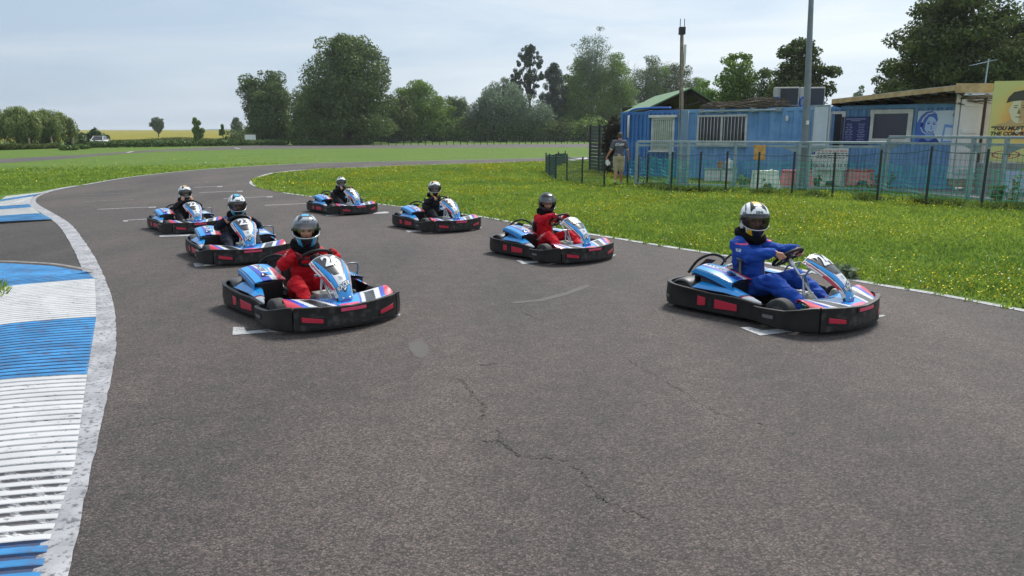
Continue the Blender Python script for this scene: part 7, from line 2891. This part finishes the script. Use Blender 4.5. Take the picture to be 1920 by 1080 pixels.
grass_band(430, 1110, 264.5, 264, 14, 70000, .5, 1.2)
grass_band(-40, 150, 283, 277, 16, 9000, .4, .9)
grass_band(200, 440, 268, 266.5, 12, 6000, .4, .9)

# ------------------------------------------------------------------ far fence, field posts, sign, car
t = empty('far_fence', G(700, 273))
tag(t, 'low dark wire fence with many thin posts beyond the far track', 'fence')
A, B = G(700, 273), G(1106, 269.5)
for i in range(34):
    q = (B - A) * (i / 33)
    MB().tube([(q.x, q.y, 0), (q.x, q.y, 1.15)], .055, 6).build('post', M_POSTG, t)
b = MB()
for z in (.25, .55, .85, 1.08):
    b.tube([(0, 0, z), (B.x - A.x, B.y - A.y, z)], .012, 4)
b.build('wire', M_MESHG, t)
for i, (u, v, vt, lab) in enumerate([(10, 280, 262, 'weathered field post at the left picture edge'), (56, 279, 259, 'weathered field post under the first willow'), (98, 278, 256, 'weathered field post under the second willow'),
                                     (138, 277, 258, 'weathered field post right of the second willow'), (176, 275, 254, 'weathered field post just left of the white car'), (576, 269, 248, 'thin field post behind the long hedge'), (1058, 266, 244, 'thin field post left of the black screen')]):
    A = G(u, v)
    h = D(u, vt, A.y * _c + CAM_H * _s).z
    o = MB().tube([(0, 0, 0), (.02, 0, h * .6), (.05, 0, h)], [.09, .085, .075], 7).build('field_post', M_WOOD, None, smooth=True, auto=50)
    o.location = A
    tag(o, lab, 'post', 'field posts')
A = G(470, 272.5)
dd = A.y * _c + CAM_H * _s
t = empty('field_sign', A)
tag(t, 'blank white sign board standing behind the long hedge', 'sign')
w = 20 / F_PX * dd
MB().box((-w / 2, 0, D(470, 263, dd).z), (w / 2, .06, D(470, 252.5, dd).z)).build('board', mat('sign_white', (.72, .72, .72, 1), .5), t)
for x in (-w / 2 + .1, w / 2 - .2):
    MB().box((x, .065, 0), (x + .1, .14, D(470, 253, dd).z)).build('post', M_WOOD, t)

def car():
    A = G(187, 275.5)
    dd = A.y * _c + CAM_H * _s
    t = empty('parked_car', A, R(12))
    t.scale = (.94, .94, .94)
    tag(t, 'white car parked by the field, partly behind the low hedge', 'car')
    paint = mat('car_white', (.70, .70, .70, 1), .25, coat=.6)
    # front faces -y; section profile along the length
    secs = [(-2.0, .35, .62, .74), (-1.9, .28, .74, .84), (-1.0, .24, .88, .86), (-.9, .24, .92, .86), (1.6, .24, .98, .86), (1.95, .3, .92, .80)]
    b = MB()
    vs = []
    for (y, z0, z1, hw) in secs:
        vs += [(-hw, y, z0), (hw, y, z0), (hw, y, z1 - .12), (hw * .92, y, z1), (-hw * .92, y, z1), (-hw, y, z1 - .12)]
    n = 6
    fs = [(i * n + j, i * n + (j + 1) % n, (i + 1) * n + (j + 1) % n, (i + 1) * n + j) for i in range(len(secs) - 1) for j in range(n)]
    fs += [tuple(range(n)), tuple(range((len(secs) - 1) * n, len(secs) * n))[::-1]]
    b.add(vs, fs)
    b.build('body', paint, t, bevel=.04)
    b = MB()
    b.add([(-.76, -.95, .90), (.76, -.95, .90), (.76, 1.55, .94), (-.76, 1.55, .94), (-.58, -.15, 1.42), (.58, -.15, 1.42), (.58, 1.1, 1.42), (-.58, 1.1, 1.42)],
          [(0, 1, 5, 4), (1, 2, 6, 5), (2, 3, 7, 6), (3, 0, 4, 7), (4, 5, 6, 7)])
    b.build('cabin', M_PANE, t)
    MB().box((-.60, -.16, 1.42), (.60, 1.12, 1.47)).build('roof', paint, t, bevel=.02)
    for sx in (-1, 1):
        MB().bar((sx * .75, -.94, .92), (sx * .59, -.16, 1.44), .07, .05).build('pillar', paint, t)
        MB().box((sx * .62 - .15, -2.01, .60), (sx * .62 + .15, -1.86, .72)).build('headlight', mat('headlight', (.6, .6, .62, 1), .15), t)
        MB().box((sx * .93 - .08, -.72, .92), (sx * .93 + .08, -.60, 1.04)).build('mirror', paint, t, bevel=.02)
        for y in (-1.3, 1.25):
            w_ = MB().lathe([(.20, -.1), (.30, -.1), (.32, -.07), (.32, .07), (.30, .1), (.20, .1)], 18, Matrix.Translation((sx * .78, y, .32)) @ Matrix.Rotation(R(90), 4, 'Y')).build('wheel', M_RUB, t, smooth=True, auto=40)
    MB().box((-.35, -2.02, .42), (.35, -1.9, .56)).build('grille', M_INK, t)
car()

# withered climber on the black screen
rng = np.random.default_rng(202)
q0, q1 = FS.M @ Vector((FS.L * .62, -.12, 0)), FS.M @ Vector((FS.L * 1.06, -.12, 0))
blobs = []
for i in range(22):
    p = q0.lerp(q1, rng.random()) - q0
    blobs.append(((p.x, p.y, rng.uniform(.2, 2.1)), (.22, .16, .24)))
for i in range(8):
    p = q0.lerp(q1, rng.uniform(.4, 1)) - q0
    blobs.append(((p.x, p.y, rng.uniform(1.8, 2.5)), (.2, .14, .2)))
V, Fq = leaf_cloud(rng, blobs, 3600, .085)
t = empty('climbing_plant', q0)
tag(t, 'withered brown climber covering the right end of the black screen', 'climber')
fast_mesh('foliage', V, Fq, LV['dry'], t)
b = MB()
rnd = random.Random(3)
for i in range(14):
    p = (q1 - q0) * rnd.random()
    b.tube(spline([(p.x, p.y, 0), (p.x + rnd.gauss(0, .15), p.y, .8), (p.x + rnd.gauss(0, .25), p.y - .05, 1.6), (p.x + rnd.gauss(0, .3), p.y, 2.3)], 10), .012, 5)
b.build('stem', M_DWOOD, t)
# weeds at the right in front of the railing
def weed(label, u, vb, vt, seed, n=160, hmin=.3, lm=None):
    rng = np.random.default_rng(seed)
    A = G(u, vb)
    dd = A.y * _c + CAM_H * _s
    H = max(D(u, vt, dd).z, hmin)
    t = empty('tall_weed', A)
    tag(t, label, 'plant', 'tall weeds by the railing')
    b = MB()
    L_ = []
    for s in range(5):
        x, y = rng.normal(0, .12), rng.normal(0, .08)
        h = H * rng.uniform(.55, 1.0)
        b.tube([(x * .4, y * .4, 0), (x * .8, y, h * .5), (x * 1.3, y, h)], [.008, .006, .003], 5)
        for k in range(5):
            f = (k + 1) / 5
            L_.append(((x * (.4 + .9 * f), y, h * f), (.07, .07, .06)))
    b.build('stem', M_POSTG, t)
    V, Fq = leaf_cloud(rng, L_, n, .10, shell=.3)
    fast_mesh('leaves', V, Fq, lm or M_WEED, t)
weed('leafy tall weed left of the double posts near the billboard', 1873, 386, 338, 1)
weed('taller spindly weed right of the double posts under the billboard', 1903, 384, 312, 2, 120)
weed('leafy weed by the white barrier with the greenish tint', 1647, 356, 322, 3)
weed('bushy weed between the first white barrier and the pink one', 1420, 356, 330, 4, 220)
weed('bushy weed at the foot of the worktop cabinet', 1395, 352, 326, 5, 220)
weed('bushy weed beside the pink barrier near the lamp post', 1530, 354, 330, 6, 200)
# broad-leaved clump at the track edge beside kart 24
weed('broad pale-leaved clump at the track edge behind the blue overalled driver', 1590, 521, 512, 7, 120, .13, LV['grey'])

# ------------------------------------------------------------------ thin summer haze over the whole place
hz = MB().box((-2650, -80, -1.0), (2650, 3650, 34.0)).build('haze', [], None)
hm = bpy.data.materials.new('haze_air')
hm.use_nodes = True
ht = hm.node_tree
ht.nodes.clear()
ho = ht.nodes.new('ShaderNodeOutputMaterial')
hv = ht.nodes.new('ShaderNodeVolumePrincipled')
hv.inputs['Color'].default_value = (.86, .91, .96, 1)
hv.inputs['Density'].default_value = .00024
hv.inputs['Anisotropy'].default_value = .2
ht.links.new(hv.outputs['Volume'], ho.inputs['Volume'])
hz.data.materials.append(hm)
tag(hz, kind='stuff')
